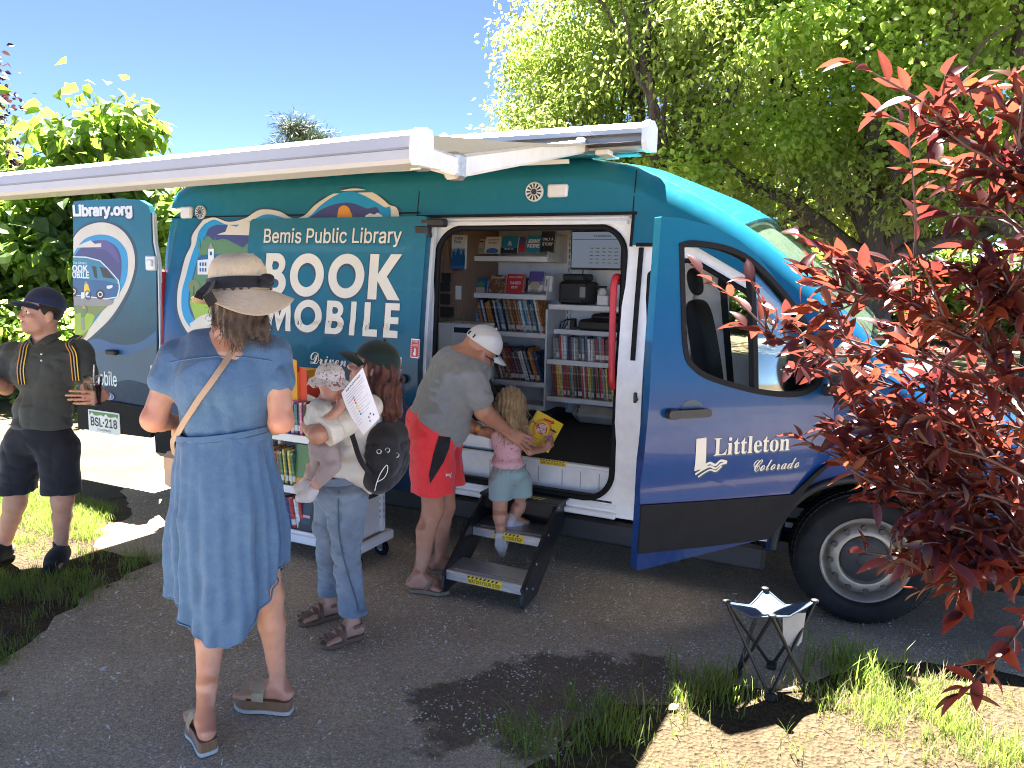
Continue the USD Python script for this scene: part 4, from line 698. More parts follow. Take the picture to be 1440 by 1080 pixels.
M('cushion_cloth', (.40, .38, .33), .95, var=.1); solo('floor_cushion', cq, 'cushion_cloth', 'beige cushion lying on the van floor under the bottom shelf row', 'cushion', smooth=True)
bn = Thing('storage_bin', 'white lidded storage bin on the van floor behind the bending man', 'bin', (-2.42, .42, .62)); part(bn, 'tub', bx(-2.6, -2.22, .235, .52, .622, .735, .02), 'white_metal'); part(bn, 'lid', bx(-2.61, -2.21, .225, .53, .736, .752, .008), 'shelf_grey')
bk = Thing('tote_bag', 'slumped black bag on the van floor behind the white bin', 'bag', (-2.5, .75, .62)); tv_, tf_ = fine(bx(-2.72, -2.34, .62, .88, .622, .98, .07), .06); tv_ = tv_ + .05 * (np.c_[meshkit.noise(tv_ * 7, 1), meshkit.noise(tv_ * 7, 2), meshkit.noise(tv_ * 7, 3) * .5] - .4) * (tv_[:, 2:] > .64); part(bk, 'bag', trimesh.smoothing.filter_taubin(trimesh.Trimesh(tv_, tf_), iterations=5), 'seat_fabric', smooth=True); part(bk, 'strap', tube(smoothpath([(-2.68, .63, .95), (-2.6, .60, 1.05), (-2.46, .6, 1.05), (-2.4, .63, .94)]), .012, 6), 'seat_fabric')
dk = Thing('electrical_box', 'dark box with a row of small lights under the white van shelving', 'box', (-2.5, 1.45, .62)); part(dk, 'case', bx(-2.62, -2.3, 1.40, 1.7, .622, .69, .004), 'cab_dark')
for k in range(4): part(dk, 'indicator', bx(-2.58 + k * .03, -2.575 + k * .03, 1.398, 1.40, .65, .655), 'print_lime')
# ================================================================ folding step
st = Thing('folding_step', 'black folding step with two metal treads below the van doorway', 'steps', (-1.84, -.3, 0))
def plate_x(poly, x, t): return sheet(Polygon(poly), lambda u, v, w: np.c_[x + w, u, v], t, 0)
SX0, SX1 = -2.115, -1.625
def sx(x, y): return x + (-.02 - y) * .09 if y < 0 else x      # the frame splays a little outwards
def skew(m): v, f = VF(m); v = np.array(v); v[:, 0] += np.clip(-.02 - v[:, 1], 0, 1) * .09; return v, f
for x in (SX0, SX1 - .014):
    s = part(st, 'side_plate', skew(plate_x([(.06, .43), (-.06, .445), (-.10, .43), (-.64, .15), (-.665, .06), (-.64, .03), (-.42, .03), (-.12, .2), (.06, .30)], x, .014)), 'black_metal')
    part(s, 'edge_rail', skew(cat_(obox((x + .007, -.09, .437), (x + .007, -.655, .13), .022, .022, ch=.004))), 'black_metal')
    for (y, z) in ((-.07, .42), (-.25, .31), (-.45, .21), (-.6, .13), (-.5, .09)): part(s, 'bolt', skew(lathe([(0, 0), (.009, 0), (.006, .006), (0, .006)], 8, 'x', (x + (.014 if x > -1.8 else -.006), y, z))), 'steel')
pf = part(st, 'platform', cat_(bx(SX0 - .01, SX1 + .02, -.11, .055, .435, .452, .004), bx(SX0, SX1, -.10, .05, .36, .434)), 'black_metal')
to = lambda u, v, w: np.c_[u, v, .4535 - w]
hz = [Polygon([(-1.92 + k * .034, -.085), (-1.90 + k * .034, -.085), (-1.88 + k * .034, -.035), (-1.90 + k * .034, -.035)]) for k in range(6)]
for h in hz: decal(pf, h, 'print_yellow', to, .0006, 0, name='hazard_stripe')
def tread(y0, y1, z, lab):
    t = part(st, 'tread', skew(cat_(bx(SX0 + .016, SX1 - .016, y0, y1, z - .008, z, .002), bx(SX0 + .016, SX1 - .016, y0 - .006, y0, z - .052, z - .001, .002))), 'aluminium')
    part(t, 'grip_strip', skew(bx(SX0 + .05, SX1 - .05, y0 + .03, y0 + .05, z + .001, z + .003)), 'print_gray')
    o = (-.02 - y0) * .09
    warn(t, lab[0] + o, lab[1] + o, z - .047, z - .003, lambda u, v, w: np.c_[u, y0 - .0075 + w, v])
    part(st, 'tread_support', skew(bx(SX0 + .016, SX1 - .016, y0 + .03, y1, z - .04, z - .012)), 'black_metal')
tread(-.27, -.03, .292, (-1.96, -1.77)); tread(-.63, -.42, .155, (-1.965, -1.755))
part(st, 'badge', sheet(Point(-.03, .39).buffer(.014), lambda u, v, w: np.c_[SX1 + .001 + w * 0 + .001 * (w > 0), u, v], .002, 0), 'print_blue')
# ================================================================ book cart
cart = Thing('book_cart', 'white rolling book cart with three shelves behind the woman in jeans', 'cart', (-3.11, -.42, 0))
CX0, CX1, CY0, CY1 = -3.56, -2.665, -.60, -.23
part(cart, 'base_frame', cat_(bx(CX0, CX1, CY0, CY0 + .03, .105, .165, .008), bx(CX0, CX1, CY1 - .03, CY1, .105, .165, .008), bx(CX1 - .03, CX1, CY0 + .03, CY1 - .03, .105, .165, .008), bx(CX0, CX0 + .03, CY0 + .03, CY1 - .03, .105, .165, .008)), 'white_paint')
for x in (CX0 + .03, CX1 - .06):
    for y in (CY0 + .05, CY1 - .085):
        p = part(cart, 'post', bx(x, x + .03, y, y + .035, .165, .84, .004), 'white_paint'); part(p, 'slots', cat_(*[bx(x + .012, x + .018, y - .002, y, .25 + k * .04, .27 + k * .04) for k in range(13)] + [bx(x + .03, x + .032, y + .014, y + .02, .25 + k * .04, .27 + k * .04) for k in range(13)]), 'print_gray', kind='stuff')
for z in (.172, .447, .77): part(cart, 'shelf', cat_(bx(CX0 + .06, CX1 - .06, CY0 + .02, CY1 - .03, z - .012, z), bx(CX0 + .06, CX1 - .06, CY0 + .008, CY0 + .02, z - .035, z + .012, .003)), 'white_paint')
for z in (.175, .45): part(cart, 'end_panel', bx(CX1 - .058, CX1 - .052, CY0 + .09, CY1 - .09, z, z + .22, .002), 'white_paint')
for x in (CX0 + .06, CX1 - .06):
    for y in (CY0 + .05, CY1 - .05):
        c = part(cart, 'caster', lathe([(.018, -.014), (.045, -.014), (.05, -.008), (.05, .008), (.045, .014), (.018, .014)], 22, 'y', (x, y, .05)), 'rubber', smooth=40)
        part(c, 'fork', cat_(bx(x - .02, x + .02, y - .024, y - .018, .045, .1), bx(x - .02, x + .02, y + .018, y + .024, .045, .1), bx(x - .025, x + .025, y - .024, y + .024, .095, .106)), 'steel'); part(c, 'hub', lathe([(0, -.016), (.018, -.016), (.018, .016), (0, .016)], 12, 'y', (x, y, .05)), 'shelf_grey')
cy = CY0 + .03
row(-3.46, -3.06, cy, .781, (.018, .034), (.17, .2), -1, ['black', 'dark blue', 'pink', 'white', 'red', 'teal'], 'in the top row of the white cart', 0, .13, 'small')
row(-3.46, -3.16, cy, .458, (.012, .022), (.18, .215), -6, ['green', 'brown', 'yellow', 'black', 'orange'], 'in the middle row of the white cart', 0, .15, 'slim')
row(-3.46, -3.12, cy, .184, (.02, .034), (.17, .195), -9, ['black', 'dark blue', 'red', 'white'], 'in the bottom row of the white cart', 0, .13, 'thick')
row(-2.95, -2.76, cy, .781, (.012, .03), (.16, .2), 0, ['red', 'grey', 'cream'], 'at the right end of the cart top row', 0, .13, 'plain')
row(-2.9, -2.76, cy + .0, .184, (.012, .03), (.17, .2), 6, ['red', 'dark blue', 'grey'], 'at the right end of the cart bottom row', 0, .13, 'plain')
cover((419, 744), (437, 690), -.57, 'print_dark', 'black cased disc set facing out in the bottom cart row', [(sbox(.15, .15, .85, .8), 'print_shade'), (sbox(.2, .3, .8, .36), 'print_pink')], rl=10)
cover((412, 682), (432, 628), -.56, 'print_green', 'dark green book facing out in the middle cart row', [(sbox(.2, .05, .8, .2), 'print_orange'), (sbox(0, 0, .1, 1), 'print_shade')], rl=8)
M('folder_orange', (.68, .30, .02), .5, var=.05); M('folder_red', (.62, .055, .02), .5, var=.05); M('card_tan', (.42, .36, .27), .7, var=.05)
def folder(a, b, y, m, label, t=.06):
    p, q = onY(*a, y), onY(*b, y); T = Thing('magazine_file', label, 'magazine file', ((p[0] + q[0]) / 2, y, .785))
    part(T, 'front', sheet(Polygon([(p[0], .785), (q[0], .785), (q[0], q[2] - .03), (p[0], q[2])]), lambda u, v, w: np.c_[u, y + w, v], .004, 0), m); part(T, 'side', bx(q[0] - .004, q[0], y + .005, y + .2, .785, q[2] - .1), m); part(T, 'back', bx(p[0], q[0], y + .2, y + .204, .785, q[2] - .1), m)
folder((392, 600), (417, 500), -.52, 'folder_orange', 'tall orange magazine file standing on top of the white cart'); folder((415, 600), (431, 514), -.50, 'folder_red', 'red magazine file right of the orange one on the cart')
folder((432, 590), (452, 556), -.5, 'card_tan', 'tan card box low on the cart right of the red file')
# ================================================================ camp stool
sl = Thing('camp_stool', 'blue grey folding camp stool with black legs at the grass edge', 'stool', (-.31, -.74, 0))
MX('stool_cloth', {'n': ('noise_texture', {'scale': 220.0}), 'tc': ('texture_coordinate', {}), 'r': ('rgb_ramp', {'ramp': [(.3, (.055, .085, .125)), (.7, (.08, .115, .16))]}), 'p': ('principled_bsdf', {'roughness': .8, 'sheen_weight': .2}), 't': ('translucent_bsdf', {'color': (.12, .17, .22)}), 'm': ('mix_closure', {'fac': .25})}, [('tc.object', 'n.vector'), ('n.fac', 'r.fac'), ('r.color', 'p.base_color'), ('p.BSDF', 'm.closure1'), ('t.BSDF', 'm.closure2')], surface='m.closure')
cn = np.array([onZ(1022, 846, .40), onZ(1086, 866, .405), onZ(1146, 845, .40), onZ(1076, 828, .405)])
uu, vv = np.meshgrid(np.linspace(0, 1, 25), np.linspace(0, 1, 25), indexing='ij')
Sf = lambda u, v: (cn[0] * ((1 - u) * (1 - v))[..., None] + cn[1] * (u * (1 - v))[..., None] + cn[2] * (u * v)[..., None] + cn[3] * ((1 - u) * v)[..., None])
cu, cw = uu + .16 * (.5 - uu) * np.sin(np.pi * vv) ** 2, vv + .16 * (.5 - vv) * np.sin(np.pi * uu) ** 2
Q = Sf(cu, cw); d2 = np.minimum.reduce([np.hypot(uu - a, vv - b) for a in (0, 1) for b in (0, 1)]); Q[..., 2] -= .055 * np.clip(d2 / .7, 0, 1) ** .8
Q[..., 2] += .002 * np.sin(uu * 9) * np.sin(vv * 7)
i, j = np.meshgrid(np.arange(24), np.arange(24), indexing='ij'); q = np.stack([i * 25 + j, i * 25 + j + 1, (i + 1) * 25 + j + 1, (i + 1) * 25 + j], -1).reshape(-1, 4); Qv = Q.reshape(-1, 3)
f1 = np.vstack([q[:, [0, 2, 1]], q[:, [0, 3, 2]]])
seat_ = part(sl, 'seat', cat_((Qv, f1), (Qv - [0, 0, .003], f1[:, ::-1])), 'stool_cloth', smooth=True)
edge = np.vstack([Q[:, 0], Q[-1, 1:], Q[-2::-1, -1], Q[0, -2::-1]]); part(seat_, 'hem', tube(edge, .004, 6, False), 'stool_cloth', smooth=True)
for k in range(4):
    m = lathe([(0, -.008), (.016, -.006), (.017, .002), (.011, .005), (0, .005)], 12, 'z', cn[k] + [0, 0, .002]); part(seat_, 'corner_cap', m, 'black_plastic', smooth=True)
ft = np.array([onZ(1138, 955), onZ(1100, 932), onZ(1036, 948), onZ(1082, 972)]); ft[:, 2] = .008
ft = np.array([(-.17, -.72, .008), (-.33, -.60, .008), (-.46, -.75, .008), (-.30, -.88, .008)])
for a, b in ((0, 3), (0, 1), (1, 2), (1, 0), (2, 1), (2, 3), (3, 0), (3, 2)):
    part(sl, 'leg', tube([cn[a] - [0, 0, .004], np.array([*(ft[{0: 2, 1: 3, 2: 0, 3: 1}[b]][:2]), .01])], .008, 8), 'black_metal', smooth=True)
for k in range(4): part(sl, 'foot', bx(ft[k][0] - .022, ft[k][0] + .022, ft[k][1] - .022, ft[k][1] + .022, .0, .03, .008), 'black_plastic')
pc = (cn[1] * .3 + cn[2] * .7); part(sl, 'pouch', cat_(sheet(Polygon([(-.055, 0), (.055, 0), (.045, -.13), (.03, -.15), (-.03, -.15), (-.045, -.13)]), lambda u, v, w: np.c_[pc[0] - .03 + np.asarray(u) * .8, pc[1] + np.asarray(u) * .45 - w * .5 + .01, .36 + np.asarray(v)], .02, .03)), 'cushion_cloth', smooth=30)
# ================================================================ people: bodies as one smooth surface round a posed skeleton
def nets(D, lo, h):
    """the zero surface of a field on a grid"""
    s = D < 0; c = np.zeros(np.array(D.shape) - 1, np.int8); n = c.shape
    for o in np.ndindex(2, 2, 2): c += s[o[0]:o[0] + n[0], o[1]:o[1] + n[1], o[2]:o[2] + n[2]]
    act = (c > 0) & (c < 8); ijk = np.argwhere(act); idx = np.full(n, -1, np.int64); idx[act] = np.arange(len(ijk))
    acc, k = np.zeros((len(ijk), 3)), np.zeros(len(ijk)); C = [np.array(o) for o in np.ndindex(2, 2, 2)]
    val = [D[tuple((ijk + o).T)] for o in C]
    for a in range(8):
        for b in range(a + 1, 8):
            if np.abs(C[a] - C[b]).sum() != 1: continue
            m = (val[a] < 0) != (val[b] < 0); t = np.where(m, val[a] / np.where(m, val[a] - val[b], 1), 0)
            acc += np.where(m[:, None], C[a] + (C[b] - C[a]) * t[:, None], 0); k += m
    v = lo + (ijk + acc / k[:, None]) * h; F = []
    for ax in range(3):
        u, w = (ax + 1) % 3, (ax + 2) % 3; sl = [slice(None)] * 3; sl[ax] = slice(0, -1); s2 = list(sl); s2[ax] = slice(1, None)
        e = np.argwhere(s[tuple(sl)] != s[tuple(s2)]); e = e[(e[:, u] > 0) & (e[:, w] > 0) & (e[:, u] < n[u]) & (e[:, w] < n[w])]
        q = [];
        for du, dw in ((-1, -1), (0, -1), (0, 0), (-1, 0)): x = e.copy(); x[:, u] += du; x[:, w] += dw; q.append(idx[tuple(x.T)])
        q = np.stack(q, 1); flip = ~s[tuple(e.T)]; q[flip] = q[flip][:, ::-1]; F.append(q)
    F = np.vstack(F); F = F[(F >= 0).all(1)]; return v, np.vstack([F[:, [0, 1, 2]], F[:, [0, 2, 3]]])
class Field:
    """rounded bones, ovals and cuts, blended"""
    def __init__(s): s.p = []
    def cone(s, a, b, ra, rb, k=.03, flat=None): s.p.append(('c', np.asarray(a, float), np.asarray(b, float), ra, rb, k, flat)); return s
    def chain(s, pts, rs, k=.03):
        for i, (a, b, x, y) in enumerate(zip(pts[:-1], pts[1:], rs[:-1], rs[1:])): s.cone(a, b, x, y, k if i == 0 else min(k, .012))
        return s
    def oval(s, c, R, rad, k=.03, cut=False): s.p.append(('x' if cut else 'e', np.asarray(c, float), np.asarray(R, float), np.asarray(rad, float), k)); return s
    def plane(s, p, n, k=.004): s.p.append(('h', np.asarray(p, float), np.asarray(n, float) / np.linalg.norm(n), k)); return s   # keeps the side the normal points away from
    def grown(s, t, tr=None):
        o = Field(); o.p = [(q[0], q[1], q[2], q[3] + t, q[4] + t, q[5], q[6]) if q[0] == 'c' else (q[0], q[1], q[2], q[3] + t, q[4]) if q[0] == 'e' else q for q in s.p]; return o
    def box(s, pad=.03):
        lo, hi = [], []
        for q in s.p:
            if q[0] == 'c': r = max(q[3], q[4]); lo += [q[1] - r, q[2] - r]; hi += [q[1] + r, q[2] + r]
            elif q[0] == 'e': r = q[3].max(); lo.append(q[1] - r); hi.append(q[1] + r)
        return np.min(lo, 0) - pad, np.max(hi, 0) + pad
    def mesh(s, h=.006, folds=None, lo=None, hi=None, hollow=None):
        l, u = s.box(); lo = l if lo is None else np.maximum(lo, l); hi = u if hi is None else np.minimum(hi, u)
        n = np.ceil((hi - lo) / h).astype(int) + 2; D = np.full(n, .25, np.float32); ax = [lo[i] + np.arange(n[i]) * h for i in range(3)]
        def sub(a, b, pad):
            i0 = np.clip(((a - pad - lo) / h).astype(int), 0, n); i1 = np.clip(((b + pad - lo) / h).astype(int) + 2, 0, n); return tuple(slice(x, y) for x, y in zip(i0, i1))
        for q in s.p:
            if q[0] == 'c':
                r = max(q[3], q[4]); sl = sub(np.minimum(q[1], q[2]) - r, np.maximum(q[1], q[2]) + r, q[5] + .03)
            elif q[0] in 'ex': r = q[3].max(); sl = sub(q[1] - r, q[1] + r, q[4] + .03)
            else: sl = (slice(None),) * 3
            X, Y, Z = np.meshgrid(ax[0][sl[0]], ax[1][sl[1]], ax[2][sl[2]], indexing='ij', sparse=True)
            if q[0] == 'c':
                d = q[2] - q[1]; L = d @ d + 1e-12; px, py, pz = X - q[1][0], Y - q[1][1], Z - q[1][2]; t = np.clip((px * d[0] + py * d[1] + pz * d[2]) / L, 0, 1)
                ex, ey, ez = px - t * d[0], py - t * d[1], pz - t * d[2]
                if q[6] is not None: m = ex * q[6][0] + ey * q[6][1] + ez * q[6][2]; g = q[6][3] - 1; ex, ey, ez = ex + m * q[6][0] * g, ey + m * q[6][1] * g, ez + m * q[6][2] * g
                e = np.sqrt(ex * ex + ey * ey + ez * ez) - (q[3] + (q[4] - q[3]) * t); k = q[5]
            elif q[0] in 'ex':
                px, py, pz = X - q[1][0], Y - q[1][1], Z - q[1][2]; R, rad = q[2], q[3]; a = [(px * R[0][i] + py * R[1][i] + pz * R[2][i]) for i in range(3)]
                k0 = np.sqrt(sum((a[i] / rad[i]) ** 2 for i in range(3))); k1 = np.sqrt(sum((a[i] / rad[i] ** 2) ** 2 for i in range(3))) + 1e-9; e = k0 * (k0 - 1) / k1; k = q[4]
            else: e = (X - q[1][0]) * q[2][0] + (Y - q[1][1]) * q[2][1] + (Z - q[1][2]) * q[2][2]; k = q[3]
            A = D[sl]
            if q[0] in 'ce': hh = np.clip(.5 + .5 * (A - e) / k, 0, 1); D[sl] = A + (e - A) * hh - k * hh * (1 - hh)
            else:
                if q[0] == 'x': e = -e
                hh = np.clip(.5 - .5 * (A - e) / k, 0, 1); D[sl] = A + (e - A) * hh + k * hh * (1 - hh)
        if folds is not None:
            m = np.abs(D) < .05; i = np.argwhere(m); D[m] += folds(lo + i * h).astype(np.float32)
        D[0], D[-1], D[:, 0], D[:, -1], D[:, :, 0], D[:, :, -1] = .1, .1, .1, .1, .1, .1
        return nets(D, lo, h)
def frame(f, u):
    f = np.asarray(f, float) / np.linalg.norm(f); r = np.cross(f, u); r /= np.linalg.norm(r); return np.stack([r, f, np.cross(r, f)], 1)     # columns right, forward, up
class Plane:
    """the upright plane through a person's feet that faces the camera; at(px, py, off) finds a joint, off metres farther away"""
    def __init__(s, x, y): s.o = np.array([x, y, 0.]); n = FW.copy(); n[2] = 0; s.n = n / np.linalg.norm(n)
    def __call__(s, px, py, off=0.): d = ray(px, py); t = ((s.o - EYE) @ s.n + off) / (d @ s.n); return EYE + d * t
SIDE = np.array([RT[0], RT[1], 0.]); SIDE /= np.linalg.norm(SIDE); AWAY = np.array([FW[0], FW[1], 0.]); AWAY /= np.linalg.norm(AWAY); ZUP = np.array([0, 0, 1.])
def head(F, c, f, u, s=1., child=0., nose=1.):
    """skull, face, nose, lips, ears round the point between the ears"""
    R = frame(f, u); P = lambda r, fo, up: c + R @ (np.array([r, fo, up]) * s)
    F.oval(P(0, -.012, .03), R, np.array([.076 + .004 * child, .097, .098]) * s, .03); F.oval(P(0, .026, -.035 + .01 * child), R, np.array([.060 + .006 * child, .068, .082 - .012 * child]) * s, .03)
    F.oval(P(0, .062, -.098 + .02 * child), R, np.array([.030, .026, .022]) * s, .03); F.cone(P(-.04, .03, -.08 + .015 * child), P(.04, .03, -.08 + .015 * child), .03 * s, .03 * s, .03)
    F.cone(P(-.032, .080, .020), P(.032, .080, .020), .014 * s, .014 * s, .016)
    for q in (-1, 1):
        F.oval(P(q * .032, .100, -.002), R, np.array([.019, .013, .011]) * s, .008, cut=True); F.oval(P(q * .036, .065, -.035), R, np.array([.024, .022, .022]) * s, .02); F.oval(P(q * .078, -.012, -.012), R, np.array([.011, .021, .033]) * s, .006)
        F.oval(P(q * .012, .098, -.038), R, np.array([.008, .011, .008]) * s, .006)
    if nose: F.cone(P(0, .092, .005), P(0, .110, -.032), .008 * s, .013 * s, .010)
    F.oval(P(0, .090, -.062), R, np.array([.024, .010, .0065]) * s, .005); F.oval(P(0, .088, -.075), R, np.array([.021, .010, .0075]) * s, .005); F.oval(P(0, .099, -.0685), R, np.array([.022, .006, .0022]) * s, .003, cut=True)
    return R, P
def eyes(T, R, P, s=1., lids=True):
    for q in (-1, 1):
        b = trimesh.creation.icosphere(2, 1.); v = np.array(b.vertices); e = part(T, 'eye', (P(q * .032, .0805, -.001) + v * .0118 * s, b.faces), 'eye_white', smooth=True)
        part(e, 'iris', (P(q * .032, .0805, -.001) + (v * [.0055, .003, .0055] + [0, .0105, 0]) @ R.T * s, b.faces), 'eye_dark', smooth=True)
        if not lids: continue
        lid = np.array([P(q * .032 + x, .0905 - abs(x) * .35, .0085 - abs(x) * .25) for x in np.linspace(-.017, .017, 7)]); part(e, 'eyelid', tube(lid, .0026 * s, 6), 'eye_dark' if s > .9 else 'skin_lid', smooth=True)
def hand(F, w, d, n, s=1., curl=.5, thumb=1., spread=.12, side=1):
    """palm and five fingers from the wrist w along d, the back of the hand along n, curling away from n"""
    d = d / np.linalg.norm(d); n = n - d * (n @ d); n /= np.linalg.norm(n); x = np.cross(d, n) * side; k = .008
    for i in range(4):
        o = (i - 1.5) * .0195 * s; F.cone(w + d * .015 * s + x * o * .7, w + d * .088 * s + x * o, .0135 * s, .0105 * s, .012)
        L = [.044, .050, .046, .036][i] * s; p = w + d * .088 * s + x * o; a = curl * (.6 + .1 * i); dd = d + x * (i - 1.5) * spread
        for j in range(3):
            dd = dd / np.linalg.norm(dd); ang = a * (1 if j == 0 else .95); dd = dd * math.cos(ang) - n * math.sin(ang); q = p + dd * L * (1, .68, .55)[j]; F.cone(p, q, (.0092 - .0008 * j) * s, (.0086 - .0010 * j) * s, .005); p = q
    t0 = w + d * .022 * s - x * .030 * s * thumb; td = d * .55 - x * .75 * thumb - n * .35; td /= np.linalg.norm(td); t1 = t0 + td * .045 * s; td2 = td * .6 + d * .7 - n * .4 * curl; td2 /= np.linalg.norm(td2); t2 = t1 + td2 * .033 * s
    F.cone(w + d * .01 * s, t0, .016 * s, .0145 * s, .012); F.cone(t0, t1, .0135 * s, .0105 * s, .008); F.cone(t1, t2, .0100 * s, .0085 * s, .005); F.cone(t2, t2 + (td2 * .7 + d * .3 - n * .3) * .024 * s, .0085 * s, .0068 * s, .004)
def foot(F, ank, toe, s=1., toes=True):
    """ankle to toes, flat on its sole"""
    d = toe - ank; d[2] = 0; L = np.linalg.norm(d); d /= L; x = np.cross(d, ZUP); g = toe[2]
    F.cone(ank, np.r_[(ank - d * .035 * s)[:2], g + .032 * s], .033 * s, .031 * s, .02); F.cone(np.r_[(ank - d * .03 * s)[:2], g + .03 * s], np.r_[(ank + d * (L * .55))[:2], g + .024 * s], .030 * s, .032 * s, .02); F.cone(ank, np.r_[(ank + d * L * .6)[:2], g + .028 * s], .031 * s, .024 * s, .02)
    for i in range(5):
        o = (i - 2) * .0185 * s; b = ank + d * L * .6 + x * o; e = ank + d * (L * (.98 - .035 * i - (.03 if i == 4 else 0))) + x * o * 1.1; F.cone(np.r_[b[:2], g + .022 * s], np.r_[e[:2], g + .013 * s], .017 * s, (.0125 if i == 0 else .0095) * s, .008)
def leg(F, hip, knee, ank, s=1., k=.04):
    m = knee * .45 + hip * .55; F.chain([hip, m, knee], [.088 * s, .076 * s, .056 * s], k); c = knee * .68 + ank * .32; F.chain([knee, c, ank * .75 + knee * .25, ank], [.054 * s, .054 * s, .040 * s, .034 * s], k)
def arm(F, sh, el, wr, s=1., k=.03):
    F.chain([sh, sh * .5 + el * .5, el], [.054 * s, .047 * s, .038 * s], k); F.chain([el, el * .7 + wr * .3, wr], [.038 * s, .040 * s, .027 * s], k)
def crease(amp, sc, seed, st=(1, 1, 1)):      # sharp little valleys and soft ridges of hanging cloth
    def g(p):
        w = p + .05 * np.c_[meshkit.noise(p * 6, seed), meshkit.noise(p * 6, seed + 1), meshkit.noise(p * 6, seed + 2)]; n1 = meshkit.noise(w * np.asarray(st) * sc, seed + 3); n2 = meshkit.noise(w * np.asarray(st) * sc * 2.1, seed + 4)
        return amp * (np.abs(2 * n1 - 1) ** .7 + .5 * np.abs(2 * n2 - 1) ** .7 - .75) * -1
    return g
def wav(amp, sc, seed, st=(1, 1, 1)): return lambda p: amp * 2 * (meshkit.fbm(p * np.asarray(st) * sc, 3, seed) - .5)
def skin(name, base, red, rough=.5):
    MX(name, {'a': ('attribute', {'attribute': 'tint'}), 'g': ('geometry', {}), 'n': ('noise_texture', {'scale': 22.0, 'detail': 4.0}), 'r': ('rgb_ramp', {'ramp': [(.35, tuple(x * .9 for x in (1, .92, .9))), (.65, (1, 1, 1))]}), 'm': ('mix', {'mix_type': 'multiply', 'fac': 1.0}), 'n2': ('noise_texture', {'scale': 300.0}), 'b': ('bump', {'strength': .12, 'distance': .002}),
              'p': ('principled_bsdf', {'roughness': rough, 'subsurface_weight': .25, 'subsurface_scale': .01, 'specular_ior_level': .4})}, [('g.position', 'n.vector'), ('n.fac', 'r.fac'), ('a.color', 'm.color1'), ('r.color', 'm.color2'), ('m.color', 'p.base_color'), ('g.position', 'n2.vector'), ('n2.fac', 'b.height'), ('b.normal', 'p.normal')])
skin('skin', None, None)
flat('eye_white', (.62, .6, .57), rough=.15); flat('eye_dark', (.02, .013, .01), rough=.2); flat('skin_lid', (.35, .18, .12))
def paint(v, base, spots):
    """skin tones over the body: spots are (centre, radius, colour, strength)"""
    c = np.repeat(np.asarray(base, float)[None], len(v), 0)
    for p, r, col, k in spots:
        d = np.linalg.norm((v - p) / (np.asarray(r)), axis=1); w = (np.clip(1 - d, 0, 1) ** .7 * k)[:, None]; c = c * (1 - w) + np.asarray(col) * w
    return c
def cloth(name, rgb, rgb2=None, rough=.9, scale=6., weave=500., bump=.25, sheen=.2, var=.12):
    MX(name, {'tc': ('texture_coordinate', {}), 'n': ('noise_texture', {'scale': scale, 'detail': 4.0}), 'w': ('noise_texture', {'scale': weave, 'detail': 1.0}), 'r': ('rgb_ramp', {'ramp': [(.3, rgb2 or tuple(x * (1 - 2 * var) for x in rgb)), (.7, rgb)]}), 'r2': ('rgb_ramp', {'ramp': [(.3, (.86, .86, .86)), (.7, (1.08, 1.08, 1.08))]}), 'm': ('mix', {'mix_type': 'multiply', 'fac': 1.0}), 'b': ('bump', {'strength': bump, 'distance': .002}), 'p': ('principled_bsdf', {'roughness': rough, 'sheen_weight': sheen, 'specular_ior_level': .2})},
       [('tc.object', 'n.vector'), ('tc.object', 'w.vector'), ('n.fac', 'r.fac'), ('w.fac', 'r2.fac'), ('r.color', 'm.color1'), ('r2.color', 'm.color2'), ('m.color', 'p.base_color'), ('w.fac', 'b.height'), ('b.normal', 'p.normal')])
cloth('chambray', (.074, .145, .25), (.060, .121, .215), scale=35, weave=260., bump=.5); cloth('grey_jersey', (.225, .228, .22), (.20, .203, .196), scale=30); cloth('red_short', (.86, .045, .05), rough=.6); cloth('black_cloth', (.022, .022, .024), (.012, .012, .013), scale=20); cloth('olive_polo', (.058, .062, .054), (.048, .052, .045), scale=14); cloth('navy_short', (.018, .019, .026)); cloth('jeans_seam', (.075, .11, .16)); cloth('cap_navy', (.02, .03, .07)); cloth('cap_green', (.014, .028, .022)); cloth('cap_white', (.62, .61, .57)); cloth('green_under', (.02, .06, .03))
cloth('white_linen', (.66, .63, .55), (.56, .53, .46), scale=12); cloth('beige_linen', (.44, .38, .29)); cloth('jeans', (.20, .255, .315), (.115, .155, .21), scale=8, weave=350.); cloth('baby_pants', (.36, .29, .28), (.31, .25, .24)); cloth('baby_shirt', (.62, .60, .52), (.45, .47, .42), scale=40); cloth('mint_short', (.30, .42, .42), (.25, .36, .37)); cloth('sock_white', (.65, .63, .62)); cloth('hair_brown', (.075, .05, .036), (.035, .023, .018), rough=.45, scale=30); cloth('hair_red', (.11, .032, .018), (.045, .014, .01), rough=.4, scale=30); cloth('hair_dark', (.02, .014, .011), rough=.5); cloth('hair_blond', (.42, .29, .14), (.24, .15, .07), rough=.4, scale=40)
cloth('sandal_gold', (.42, .35, .22), rough=.4, bump=.1); cloth('cork', (.26, .14, .065), scale=30); cloth('sole_white', (.62, .58, .5)); cloth('sandal_brown', (.21, .12, .07), rough=.55); cloth('flip_tan', (.27, .2, .13)); cloth('strap_tan', (.42, .30, .2), rough=.5, bump=.05); cloth('shoe_white', (.62, .56, .57)); cloth('shoe_pink', (.5, .27, .36)); cloth('shoe_black', (.014, .014, .016))
